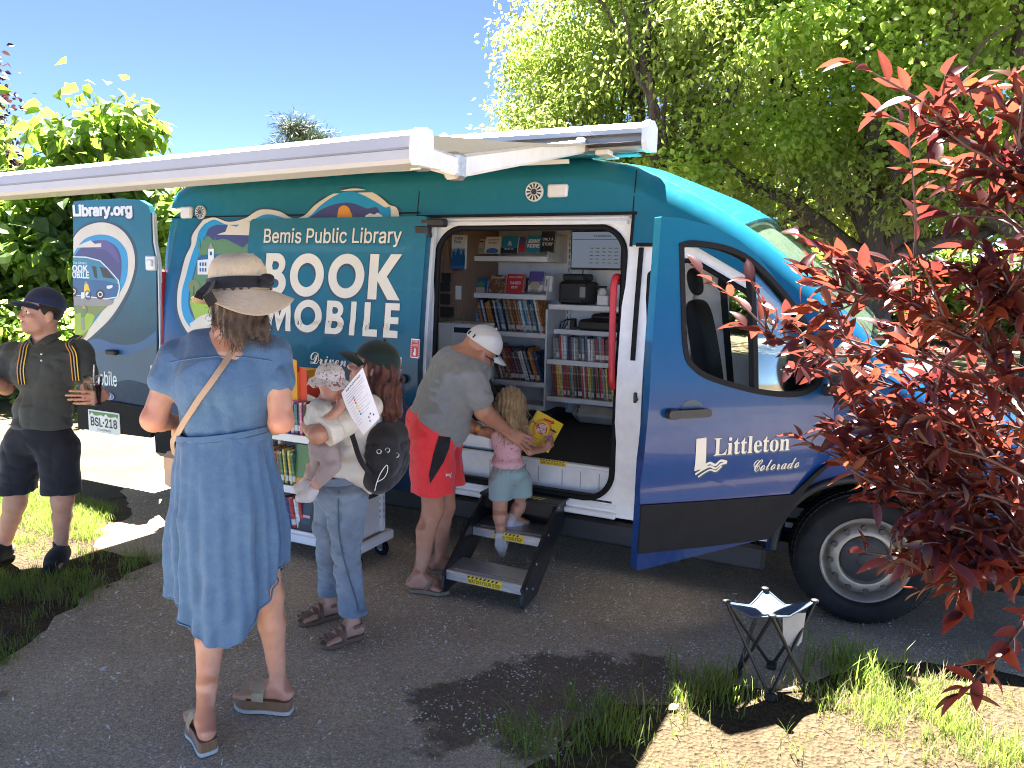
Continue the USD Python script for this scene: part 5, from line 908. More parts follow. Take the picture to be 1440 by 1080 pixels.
MX('pink_print', {'tc': ('texture_coordinate', {}), 'v': ('voronoi_texture', {'scale': 38.0}), 'n': ('noise_texture', {'scale': 60.0}), 'r': ('rgb_ramp', {'ramp': [(.30, (.45, .07, .16)), (.36, (.64, .36, .38)), (.8, (.66, .42, .43))]}), 'p': ('principled_bsdf', {'roughness': .9})}, [('tc.object', 'v.vector'), ('tc.object', 'n.vector'), ('n.fac', 'r.fac'), ('r.color', 'p.base_color')])
MX('floral_white', {'tc': ('texture_coordinate', {}), 'n': ('noise_texture', {'scale': 75.0, 'detail': 1.5}), 'r': ('rgb_ramp', {'ramp': [(.36, (.30, .10, .10)), (.43, (.60, .56, .52)), (.62, (.62, .58, .54)), (.68, (.34, .2, .24))]}), 'p': ('principled_bsdf', {'roughness': .95})}, [('tc.object', 'n.vector'), ('n.fac', 'r.fac'), ('r.color', 'p.base_color')])
MX('straw', {'tc': ('texture_coordinate', {}), 'w': ('wave_texture', {'wave_type': 'rings', 'rings_direction': 'z', 'scale': 60.0, 'distortion': 2.5, 'detail': 2.0}), 'n': ('noise_texture', {'scale': 60.0, 'detail': 3.0}), 'a': ('math', {'math_type': 'add'}), 'r': ('rgb_ramp', {'ramp': [(.35, (.74, .63, .45)), (.9, (.86, .78, .62))]}), 'b': ('bump', {'strength': .35, 'distance': .003}), 'p': ('principled_bsdf', {'roughness': .8}), 't': ('translucent_bsdf', {'color': (.75, .5, .25)}), 'm': ('mix_closure', {'fac': .22})},
   [('tc.object', 'w.vector'), ('tc.object', 'n.vector'), ('w.fac', 'a.value1'), ('n.fac', 'a.value2'), ('n.fac', 'r.fac'), ('r.color', 'p.base_color'), ('a.value', 'b.height'), ('b.normal', 'p.normal'), ('p.BSDF', 'm.closure1'), ('t.BSDF', 'm.closure2')], surface='m.closure')
def strands(parent, name, roots, dirs, L, mat, w=.0012, seed=1, sag=.5, n=5):
    """loose hair as fine curves, over the hair's body"""
    r = np.random.default_rng(seed); roots, dirs = np.asarray(roots), np.asarray(dirs); N = len(roots); t = np.linspace(0, 1, n)[None, :, None]; Lk = (L * r.uniform(.6, 1.1, N))[:, None, None]
    P = roots[:, None] + dirs[:, None] * t * Lk * (1 - sag * t) + np.array([0, 0, -1.]) * Lk * sag * t ** 2 + (r.normal(size=(N, 1, 3)) * .012 + r.normal(size=(N, n, 3)) * .003) * t
    path = numbered(parent.path, name); c = UsdGeom.BasisCurves.Define(stage, path); c.CreateTypeAttr('linear'); c.CreateCurveVertexCountsAttr(Vt.IntArray([n] * N)); c.CreatePointsAttr(Vt.Vec3fArray.FromNumpy((P.reshape(-1, 3) - parent.base).astype(np.float32))); c.CreateWidthsAttr(Vt.FloatArray([w])); c.SetWidthsInterpolation('constant')
    UsdShade.MaterialBindingAPI.Apply(c.GetPrim()).Bind(MATS[mat]); tagp(c.GetPrim(), kind='stuff')
def cap(T, c, R, s, m, under=None, peak=True, name='cap', size=1.):
    """a baseball cap: crown, peak, button, back strap"""
    P = lambda r, f, u: c + R @ (np.array([r, f, u]) * s); F = Field(); F.oval(P(0, -.010, .035), R, np.array([.089, .110, .105]) * s * size, .01); F.plane(P(0, 0, .030), R @ np.array([0, .12, -1.]), .006); n = part(T, name, F.mesh(.005), m, smooth=True)
    a = np.linspace(-1.15, 1.15, 15); rows = []
    for k, (e, dz) in enumerate(((.0, .0), (.03, .0), (.058, -.007), (.078, -.015))):
        rows.append([P(math.sin(x) * (.090 + e * .10) * size, (.002 + math.cos(x) * (.096 + e * (1.0 if abs(x) < .9 else .8))) * size, .036 + dz - .022 * (x / 1.1) ** 2) for x in a])
    g = np.array(rows); nr, nc = g.shape[:2]; i, j = np.meshgrid(np.arange(nr - 1), np.arange(nc - 1), indexing='ij'); q = np.stack([i * nc + j, i * nc + j + 1, (i + 1) * nc + j + 1, (i + 1) * nc + j], -1).reshape(-1, 4); tri = np.vstack([q[:, [0, 1, 2]], q[:, [0, 2, 3]]]); v = g.reshape(-1, 3)
    part(n, 'peak', (v + R[:, 2] * .003, tri), m, smooth=True); part(n, 'peak_underside', (v - R[:, 2] * .001, tri[:, ::-1]), under or m, smooth=True); part(n, 'button', (P(0, -.01, .142 * size) + np.array(trimesh.creation.icosphere(1, .008).vertices), trimesh.creation.icosphere(1, .008).faces), m); return n
def sole(poly, z, h, m, parent, name): return part(parent, name, sheet(poly, lambda u, v, w: np.c_[u, v, z + w], h, 0), m)
def footprint(ank, toe, s=1., w=.048, back=.055, front=.015):
    d = (toe - ank)[:2]; L = np.linalg.norm(d); d /= L; x = np.array([d[1], -d[0]]); o = [(-back, 0), (-back * .8, .62), (0, .72), (L * .35, .72), (L * .65, .98), (L * .88, .88), (L + front, .35), (L + front, -.25), (L * .88, -.85), (L * .65, -.98), (L * .3, -.72), (-back * .8, -.62)]
    return curvy([tuple(ank[:2] + d * a + x * b * w * s) for a, b in o], 5)
def strap_over(ank, toe, at, w, hgt, m, parent, name, half=.045, th=.004):
    """a band over the foot, at a fraction of its length"""
    d = toe - ank; d[2] = 0; L = np.linalg.norm(d); d /= L; x = np.cross(d, ZUP); c = ank + d * L * at; z0 = toe[2]; t = np.linspace(0, np.pi, 13); mid = np.array([c + x * half * math.cos(a) + ZUP * (z0 - c[2] + .004 + (hgt - .004) * math.sin(a) ** .75) for a in t]); n = len(mid)
    v = np.vstack([mid - d * w / 2, mid + d * w / 2, mid - d * w / 2 + ZUP * th, mid + d * w / 2 + ZUP * th]); f = []
    for k in range(n - 1):
        f += [(k, k + 1, n + k + 1), (k, n + k + 1, n + k), (2 * n + k, 3 * n + k + 1, 2 * n + k + 1), (2 * n + k, 3 * n + k, 3 * n + k + 1), (k, 2 * n + k + 1, k + 1), (k, 2 * n + k, 2 * n + k + 1), (n + k, n + k + 1, 3 * n + k + 1), (n + k, 3 * n + k + 1, 3 * n + k)]
    return part(parent, name, (v, np.array(f)), m, smooth=30)
def ribbon(pts, w, nrm, th=.003):
    """a flat band along pts, its width across nrm"""
    P = np.asarray(pts, float); t = np.gradient(P, axis=0); t /= np.linalg.norm(t, axis=1, keepdims=True); N = np.broadcast_to(np.asarray(nrm, float), P.shape); N = N - t * (N * t).sum(1, keepdims=True); N /= np.linalg.norm(N, axis=1, keepdims=True); X = np.cross(t, N); n = len(P)
    v = np.vstack([P - X * w / 2, P + X * w / 2, P - X * w / 2 + N * th, P + X * w / 2 + N * th]); f = []
    for k in range(n - 1): f += [(k, n + k + 1, k + 1), (k, n + k, n + k + 1), (2 * n + k, 2 * n + k + 1, 3 * n + k + 1), (2 * n + k, 3 * n + k + 1, 3 * n + k), (k, k + 1, 2 * n + k + 1), (k, 2 * n + k + 1, 2 * n + k), (n + k, 3 * n + k + 1, n + k + 1), (n + k, 3 * n + k, 3 * n + k + 1)]
    return v, np.array(f)
RAYS = {}
def onto(m, px, py, lift=.006, miss=None):
    """where the line of sight through a pixel meets a mesh"""
    if id(m) not in RAYS: v, f = VF(m); q = trimesh.Trimesh(v, f, process=False); RAYS[id(m)] = (m, q, q.ray)
    d = ray(px, py); loc = RAYS[id(m)][2].intersects_location([EYE], [d / np.linalg.norm(d)], multiple_hits=False)[0]
    if len(loc) == 0: return miss
    return loc[0] - d / np.linalg.norm(d) * lift
WARM, PINKS = (.56, .33, .22), (.55, .20, .13)
# ---------------------------------------------------------------- the woman in the blue dress and straw hat
def person_dress():
    J = Plane(-2.147, -2.05); T = Thing('person', 'person in a blue denim dress and wide straw hat, seen from behind', 'person', (-2.147, -2.05, 0))
    fwd = AWAY * .97 - SIDE * .22; R = frame(fwd, ZUP); X, Yf = R[:, 0], R[:, 1]
    hc = J(337, 424, .01); nb = J(322, 470, -.01); sL, sR = J(250, 500, .0), J(384, 497, .02); eL, eR = J(216, 590, -.05), J(396, 592, -.02); wL, wR = J(250, 594, .19), J(366, 604, .22)
    ch, wa, pe = J(316, 540, .0), J(317, 604, .01), J(318, 668, .0); hL, hR = J(287, 700, .0), J(352, 700, .02)
    toeL, toeR = onZ(276, 1003, .055), onZ(337, 975, .055); heL, heR = onZ(293, 1043, .055), onZ(410, 984, .055)
    aL = heL + (toeL - heL) * .24 + ZUP * .062; aR = heR + (toeR - heR) * .24 + ZUP * .062; kL, kR = J(299, 850, .02), J(378, 836, .10)
    F = Field(); Rh, P = head(F, hc, fwd - ZUP * .12, ZUP); F.chain([hc - ZUP * .06, nb, nb - ZUP * .06], [.058, .060, .08], .03)
    F.cone(sL, sR, .055, .055, .05); F.oval(ch, R, [.18, .115, .17], .06); F.oval(wa, R, [.125, .085, .12], .05); F.oval(pe, R, [.13, .10, .12], .05)
    for s_, e_, w_, q in ((sL, eL, wL, -1), (sR, eR, wR, 1)): F.chain([s_, s_ * .5 + e_ * .5, e_], [.050, .047, .043], .03); F.chain([e_, e_ * .72 + w_ * .28, w_], [.042, .041, .027], .02); hand(F, w_, (w_ - e_) + X * -q * .04 + ZUP * .02, ZUP * .6 + X * q * .5, 1., .7, 1., side=-q)
    for h_, k_, a_, t_ in ((hL, kL, aL, toeL), (hR, kR, aR, toeR)): F.chain([h_, h_ * .45 + k_ * .55, k_], [.07, .066, .053], .03); c = k_ * .68 + a_ * .32; F.chain([k_, c, k_ * .3 + a_ * .7, a_], [.050, .053, .037, .031], .035); foot(F, a_, t_, .94)
    v, f = F.mesh(.0058); part(T, 'body', (v, f), 'skin', smooth=True, color=paint(v, (.47, .255, .16), [(eL, .07, PINKS, .55), (eR, .07, PINKS, .5), (aL - ZUP * .03, .07, PINKS, .5), (aR - ZUP * .03, .07, PINKS, .5), (toeL, .04, (.66, .33, .27), .6), (toeR, .04, (.66, .33, .27), .6)]))
    # dress: bodice with cap sleeves
    B = Field(); B.cone(sL, sR, .060, .060, .05); B.oval(ch, R, [.192, .130, .19], .05); B.oval(wa + ZUP * .02, R, [.156, .112, .10], .05); B.cone(J(282, 484, .0), J(356, 482, .01), .062, .062, .04)
    for s_, e_ in ((sL, eL), (sR, eR)): B.cone(s_, s_ * .60 + e_ * .40, .062, .067, .02)
    for s_, e_ in ((sL, eL), (sR, eR)): B.plane(s_ * .66 + e_ * .34, e_ - s_, .003) if 0 else None
    B.oval(nb + ZUP * .086 - AWAY * .0, R, [.088, .10, .062], .006, cut=True)
    bz = wa[2] - .03; B.plane([0, 0, bz], [0, 0, -1.], .003)
    gath = lambda p: .0045 * np.sin((p @ X) * 95 + 3 * meshkit.noise(p * 9)) * np.clip((ch[2] + .03 - p[:, 2]) / .1, 0, 1) * np.clip(1.1 - np.abs((p - ch) @ X) / .14, 0, 1) + crease(.013, 7, 50, (1, 1, .6))(p)
    bv, bf = B.mesh(.0058, gath)
    # cap sleeves end on a slant: trim what lies past the cuff
    dress = part(T, 'dress', (bv, bf), 'chambray', smooth=True)
    bm_ = (bv, bf); yoke = [onto(bm_, x, 505 + 9 * math.sin((x - 236) / 160 * np.pi) * -1 + 5, .0015) for x in range(238, 384, 6)]; yoke = [q for q in yoke if q is not None]
    if len(yoke) > 4: part(dress, 'seam', tube(yoke, .0022, 5), 'chambray', smooth=True)
    # skirt: hanging cloth with folds and a shirt-tail hem
    nt, nz = 150, 46; th = np.linspace(0, 2 * np.pi, nt, endpoint=False); S = np.linspace(0, 1, nz); zt = bz + .022
    zc = lambda px, py: J(px, py, -.12)[2]
    low, hiR, hiL = J(300, 908, -.15)[2], J(409, 800, 0)[2], J(237, 826, 0)[2]
    V = np.zeros((nz, nt, 3)); c0, c1 = wa.copy(), J(322, 850, .02)
    for a in range(nt):
        co, si = math.cos(th[a]), math.sin(th[a]); side_w = abs(co) ** 2.2; hem = low + .012 * math.sin(th[a] * 3) + ((hiR if co > 0 else hiL) - low) * side_w
        for b, s_ in enumerate(S):
            z = zt + (hem - zt) * s_; k = (zt - z) / (zt - low); cxy = c0 + (c1 - c0) * k; rx = np.interp(k, [0, .12, .3, .6, 1], [.158, .170, .188, .200, .208]); ry = np.interp(k, [0, .12, .3, .6, 1], [.122, .138, .155, .165, .165])
            pl = (.015 * math.sin(th[a] * 11 + 1.6 * math.sin(k * 3)) + .011 * math.sin(th[a] * 23 + 2 + 2 * k)) * np.clip(k * 2.2, .12, 1) * (.65 + .35 * math.sin(th[a] * 2.3 + 1)); dg = .010 * math.sin(co * 16 + k * 26 + si * 5) * np.clip(k - .45, 0, .4)
            V[b, a] = cxy * [1, 1, 0] + X * co * (rx + pl + dg) - Yf * si * (ry + pl + dg) + ZUP * z
    vv = V.reshape(-1, 3); vv = vv + (.030 * (meshkit.fbm(vv * [7, 7, 4], 4, 8) - .5) + 2.2 * crease(.008, 5.5, 78, (1, 1, .55))(vv))[:, None] * (vv - np.r_[c0[:2], 0] * [1, 1, 0] - vv * [0, 0, 1]) / .2
    ff = []
    for b in range(nz - 1):
        for a in range(nt): q = [b * nt + a, b * nt + (a + 1) % nt, (b + 1) * nt + (a + 1) % nt, (b + 1) * nt + a]; ff += [(q[0], q[2], q[1]), (q[0], q[3], q[2])]
    ff = np.array(ff); inn = vv + (np.r_[c0[:2], 0] - vv * [1, 1, 0]) * .012
    part(dress, 'skirt', cat_((vv, ff), (inn, ff[:, ::-1])), 'chambray', smooth=True); part(dress, 'hem', tube(np.vstack([V[-1], V[-1, :1]]), .0035, 5, False), 'chambray', smooth=True)
    bt = np.linspace(0, 2 * np.pi, 60); belt = np.array([wa * [1, 1, 0] + X * .166 * math.cos(a) - Yf * .122 * math.sin(a) + ZUP * (bz + .012 + .018 * math.cos(a)) for a in bt])
    for o, k in ((.012, 0), (-.012, 1)): part(dress, 'belt', ribbon(belt + ZUP * o, .022, belt - wa * [1, 1, 0] - belt * [0, 0, 1], .006), 'chambray', smooth=40)
    # hair and hat
    H = Field(); H.oval(hc + Rh @ [0, -.02, .03], Rh, [.088, .105, .105], .02); H.chain([hc + Rh @ [.0, -.07, -.05], J(333, 462, -.085), J(338, 482, -.105)], [.072, .048, .016], .03); H.chain([hc + Rh @ [.05, -.05, -.06], J(365, 462, -.06), J(372, 476, -.05)], [.05, .035, .012], .03); H.chain([hc + Rh @ [-.05, -.04, -.05], J(306, 452, -.06)], [.05, .02], .03)
    hv_, hf_ = H.mesh(.0055, lambda p: .006 * np.sin((p @ X) * 230 + 4 * meshkit.noise(p * 14))); hr = part(T, 'hair', (hv_, hf_), 'hair_brown', smooth=True)
    r = np.random.default_rng(2); low_v = hv_[(hv_[:, 2] < hc[2] - .01)]; pick = low_v[r.choice(len(low_v), 700)]; strands(hr, 'strands', pick, np.repeat([[0, 0, -1.]], 700, 0) - AWAY * .1, .028, 'hair_brown', .0012, 3, .2)
    hat_c = hc + Rh @ [0, -.008, .042]; Rt = frame(fwd - ZUP * .10 - SIDE * 0, ZUP + SIDE * -.06)
    n = 72; a = np.linspace(0, 2 * np.pi, n, endpoint=False); rings = []
    for rr, z in ((.0, .128), (.03, .127), (.06, .121), (.085, .105), (.099, .075), (.104, .035), (.106, -.002), (.108, -.006), (.130, -.016), (.152, -.030), (.172, -.044), (.177, -.048), (.175, -.051), (.152, -.035), (.130, -.021), (.103, -.010)):
        br = np.clip((rr - .108) / .09, 0, 1); wz = br * (.030 * np.sin(a) + .026 * np.sin(a * 2 + .6) + .012 * np.sin(a * 3 + 2) - .02 * np.cos(a)); top = .006 * np.cos(a * 2) * (rr < .07)
        rx = rr * (1 + .10 * br * np.cos(a - .3)); rings.append(hat_c + (np.c_[rx * np.cos(a), rx * 1.08 * np.sin(a), z + wz + top]) @ Rt.T)
    rg = np.array(rings); m = len(rg); ff = []
    for b in range(m - 1):
        for q in range(n): w = [b * n + q, b * n + (q + 1) % n, (b + 1) * n + (q + 1) % n, (b + 1) * n + q]; ff += [(w[0], w[1], w[2]), (w[0], w[2], w[3])]
    hat = part(T, 'hat', (rg.reshape(-1, 3), np.array(ff)[:, ::-1]), 'straw', smooth=True)
    bd = hat_c + np.c_[.110 * np.cos(a), .1185 * np.sin(a), np.full(n, .018)] @ Rt.T; bd = np.vstack([bd, bd[:2]]); part(hat, 'band', ribbon(bd, .042, bd - hat_c, .003), 'black_cloth', smooth=40)
    k1 = hat_c + Rt @ [.085, -.085, .02]; k0 = hat_c + Rt @ [-.078, -.095, .018]
    part(hat, 'ribbon_tail', cat_(ribbon([k0, J(292, 414, -.20), J(300, 428, -.22)], .036, -AWAY, .003), ribbon([k0, J(283, 412, -.18), J(279, 420, -.19)], .03, -AWAY, .003)), 'black_cloth')
    part(hat, 'bow', cat_(*[(k1 + (np.array(trimesh.creation.icosphere(2, 1.).vertices) * [.026, .012, .016]) @ frame(fwd + SIDE * w, ZUP).T + SIDE * .022 + ZUP * z, trimesh.creation.icosphere(2, 1.).faces) for w, z in ((.6, .006), (-.4, -.006), (.1, .012))]), 'black_cloth', smooth=True)
    # sandals
    for ank, toe, i in ((aL, toeL, 0), (aR, toeR, 1)):
        fp = footprint(ank, toe, 1.02); s = part(T, 'sandal', sheet(fp, lambda u, v, w: np.c_[u, v, .017 + w], .039, .03), 'cork'); part(s, 'outsole', sheet(fp.buffer(.004), lambda u, v, w: np.c_[u, v, .003 + w], .015, .03), 'sole_white')
        d = toe - ank; strap_over(ank * [1, 1, 0] + ZUP * .055, toe, .40, .052, .062, 'sandal_gold', s, 'strap', .050); strap_over(ank * [1, 1, 0] + ZUP * .055, toe, .78, .036, .036, 'sandal_gold', s, 'strap', .050)
    # the bag across her back
    bag = Thing('shoulder_bag', 'slim tan bag strap crossing the back of the blue dress', 'bag', J(318, 560) * [1, 1, 0])
    pts = [onto(bm_, x, y, .006) for x, y in ((349, 459), (343, 470), (334, 484), (322, 502), (309, 521), (295, 541), (281, 560), (268, 580), (259, 594))]; pts = [q for q in pts if q is not None]
    pts = [J(356, 452, .09), J(353, 453, .02)] + pts + [J(249, 612, -.06), J(243, 622, .03), J(246, 640, .14)]
    part(bag, 'strap', ribbon(smoothpath(pts, 4), .021, -AWAY + ZUP * .15, .004), 'strap_tan', smooth=40); part(bag, 'pouch', (lambda m: (m[0] @ np.eye(3) + J(262, 665, .19), m[1]))(bx(-.11, .11, -.03, .03, -.07, .08, .02)), 'strap_tan', smooth=30)
    return bv
person_dress()
# ---------------------------------------------------------------- the man bending over the child
def person_bending():
    J = Plane(-2.20, -.46); T = Thing('person', 'person in grey shirt, red shorts and white cap bending over the child', 'person', (-2.2, -.46, 0))
    fw_ = SIDE * .86 + AWAY * .45; fw_ /= np.linalg.norm(fw_); acr = np.cross(fw_, ZUP)         # acr: towards the camera's near side
    hc = J(674, 492, -.02); pe = J(610, 603, .0); ch = J(630, 530, .0); nb = J(655, 500, .0)
    sN, sF = J(661, 526, -.17), J(655, 512, .17); eN, wN = J(680, 578, -.14), J(713, 606, .0); eF, wF = J(648, 592, .20), J(676, 606, .18)
    hN, hF = J(607, 628, -.085), J(618, 622, .10); toeN, toeF = onZ(628, 830, .02), onZ(644, 802, .02); heN, heF = onZ(577, 826, .02), onZ(612, 800, .02)
    aN = heN + (toeN - heN) * .24 + ZUP * .075; aF = heF + (toeF - heF) * .24 + ZUP * .075; kN, kF = J(609, 716, -.09), J(626, 712, .10)
    F = Field(); hf = SIDE * .72 + AWAY * .45 - ZUP * .62; Rh, P = head(F, hc, hf, ZUP * .7 + SIDE * .5); F.chain([hc + Rh @ [0, -.03, -.05], nb], [.064, .068], .03)
    B = frame(fw_ * .6 + ZUP * -.75, fw_ * .6 + ZUP * .8) if 0 else None
    sp = (nb - pe); F.cone(sN * .75 + sF * .25, sN * .25 + sF * .75, .085, .085, .06)
    for t_, r_ in ((.80, .135), (.5, .135), (.2, .13), (0, .135)):
        c = pe + sp * t_; F.cone(c + acr * .05, c - acr * .05, r_ * .95, r_ * .95, .06)
    F.chain([sN, sN * .5 + eN * .5, eN], [.066, .058, .047], .04); F.chain([eN, eN * .72 + wN * .28, wN], [.047, .047, .031], .03); F.chain([sF, sF * .5 + eF * .5, eF], [.066, .058, .047], .04); F.chain([eF, eF * .72 + wF * .28, wF], [.047, .047, .031], .03)
    hand(F, wN, SIDE * .75 - ZUP * .45 + AWAY * .1, -AWAY * .85 + ZUP * .35, 1.05, .28, 1., side=1); hand(F, wF, SIDE * .8 - ZUP * .2 - AWAY * .25, AWAY * .6 + ZUP * .5, 1.05, .35, 1., side=-1)
    for h_, k_, a_, t_ in ((hN, kN, aN, toeN), (hF, kF, aF, toeF)): F.chain([h_, h_ * .45 + k_ * .55, k_], [.10, .08, .056], .05); c = k_ * .68 + a_ * .32 - fw_ * .015; F.chain([k_, c, k_ * .3 + a_ * .7, a_], [.054, .056, .040, .034], .035); foot(F, a_, t_, 1.1)
    v, f = F.mesh(.006); part(T, 'body', (v, f), 'skin', smooth=True, color=paint(v, (.40, .19, .11), [(wN, .18, (.52, .24, .15), .5), (aN, .2, (.50, .27, .18), .4), (hc + Rh @ [0, -.09, -.02], .10, (.42, .21, .14), .5)]))
    S = Field(); S.cone(sN * .8 + sF * .2, sN * .2 + sF * .8, .098, .098, .06)
    for t_, r_ in ((.80, .150), (.5, .158), (.2, .16), (.02, .158)): c = pe + sp * t_ - ZUP * (.02 if t_ < .3 else 0); S.cone(c + acr * .055, c - acr * .055, r_ * .95, r_ * .95, .06)
    for s_, e_ in ((sN, eN), (sF, eF)): S.cone(s_, s_ * .42 + e_ * .58, .082, .084, .03); S.plane(s_ * .44 + e_ * .56 + (e_ - s_) * 0, (e_ - s_), .004) if 0 else None
    S.plane(pe + sp * .12 - fw_ * 0 + ZUP * -.06, -sp * 1. + fw_ * -.15, .004); S.plane(nb + sp * .06, sp, .02)
    part(T, 'shirt', S.mesh(.006, crease(.013, 6.5, 60, (1, 1, 1.5))), 'grey_jersey', smooth=True)
    G = Field(); c = pe + sp * .05
    G.cone(c + acr * .06, c - acr * .06, .150, .150, .05)
    for h_, k_ in ((hN, kN), (hF, kF)): G.chain([h_ + ZUP * .04, h_ * .35 + k_ * .65], [.128, .126], .04)
    G.plane([0, 0, J(615, 686)[2]], [0, 0, -1.], .003); G.plane(pe + sp * .17, sp, .004)
    gm = G.mesh(.006, crease(.013, 7, 63)); sh_ = part(T, 'shorts', gm, 'red_short', smooth=True)
    pn = Polygon([(617, 613), (634, 615), (632, 630), (624, 650), (605, 680), (603, 668), (609, 640)]); sv, sf = fine(extr(pn, .001), 4.); out = []; 
    for a, b, w in sv:
        q = onto(gm, a, b, .004 if w < .0005 else .0055); out.append(q if q is not None else J(a, b, -.2))
    part(sh_, 'side_stripe', (np.array(out), sf), 'black_cloth', smooth=True)
    lg = [onto(gm, x, y, .004) for x, y in ((627, 670), (629, 667), (632, 667), (634, 671))]; lg2 = [onto(gm, x, y, .004) for x, y in ((627, 666), (630, 669), (633, 668), (635, 665))]
    if all(q is not None for q in lg + lg2): part(sh_, 'emblem', cat_(tube(smoothpath(lg, 3), .0025, 5), tube(smoothpath(lg2, 3), .0025, 5)), 'print_white')
    H = Field(); H.oval(hc + Rh @ [0, -.018, .022], Rh, [.080, .098, .09], .02); H.plane(hc + Rh @ [0, .03, .0], Rh @ [0, .8, -.6], .01); part(T, 'hair', H.mesh(.006), 'hair_brown', smooth=True) if 0 else None
    cp_ = cap(T, hc + Rh @ [0, .005, .004], Rh, 1.02, 'cap_white', 'green_under'); part(cp_, 'back_strap', ribbon([hc + Rh @ [-.05, -.098, .045], hc + Rh @ [0, -.118, .04], hc + Rh @ [.05, -.098, .045]], .022, -Rh[:, 1], .003), 'cap_navy')
    part(T, 'sunglasses', cat_(tube([hc + Rh @ [.082, -.02, .0], hc + Rh @ [.08, .07, .008], hc + Rh @ [.05, .10, .005]], .003, 5), tube([hc + Rh @ [-.082, -.02, .0], hc + Rh @ [-.08, .07, .008], hc + Rh @ [-.05, .10, .005]], .003, 5)), 'shoe_black')
    ax = (wF - eF); w0 = wF - ax / np.linalg.norm(ax) * .02; t = np.linspace(0, 2 * np.pi, 20); R2 = frame(ax, ZUP); wt = part(T, 'watch', ribbon(np.array([w0 + R2 @ [.036 * math.cos(a), 0, .034 * math.sin(a)] for a in t]), .02, np.array([R2 @ [math.cos(a), 0, math.sin(a)] for a in t]), .003), 'steel', smooth=40); part(wt, 'dial', (w0 + (np.array(bx(-.014, .014, -.015, .015, -.004, .004, .003)[0]) @ frame(ax, -AWAY + ZUP * .3).T) - AWAY * .036 + ZUP * .012, bx(0, 1, 0, 1, 0, 1, .2)[1]), 'print_orange')
    for ank, toe in ((aN, toeN), (aF, toeF)):
        fp = footprint(ank, toe, 1.08); s = part(T, 'flip_flop', sheet(fp, lambda u, v, w: np.c_[u, v, .003 + w], .02, .03), 'flip_tan'); d = toe - ank; d[2] = 0; L = np.linalg.norm(d); d /= L; x = np.cross(d, ZUP); b = ank * [1, 1, 0]
        for q in (-1, 1): part(s, 'thong', ribbon(smoothpath([b + d * L * .3 + x * q * .048 + ZUP * .03, b + d * L * .5 + x * q * .032 + ZUP * .075, b + d * L * .72 + x * .008 + ZUP * .05, b + d * L * .80 + x * .008 + ZUP * .025]), .017, ZUP + x * q * .4, .005), 'flip_tan', smooth=40)
person_bending()
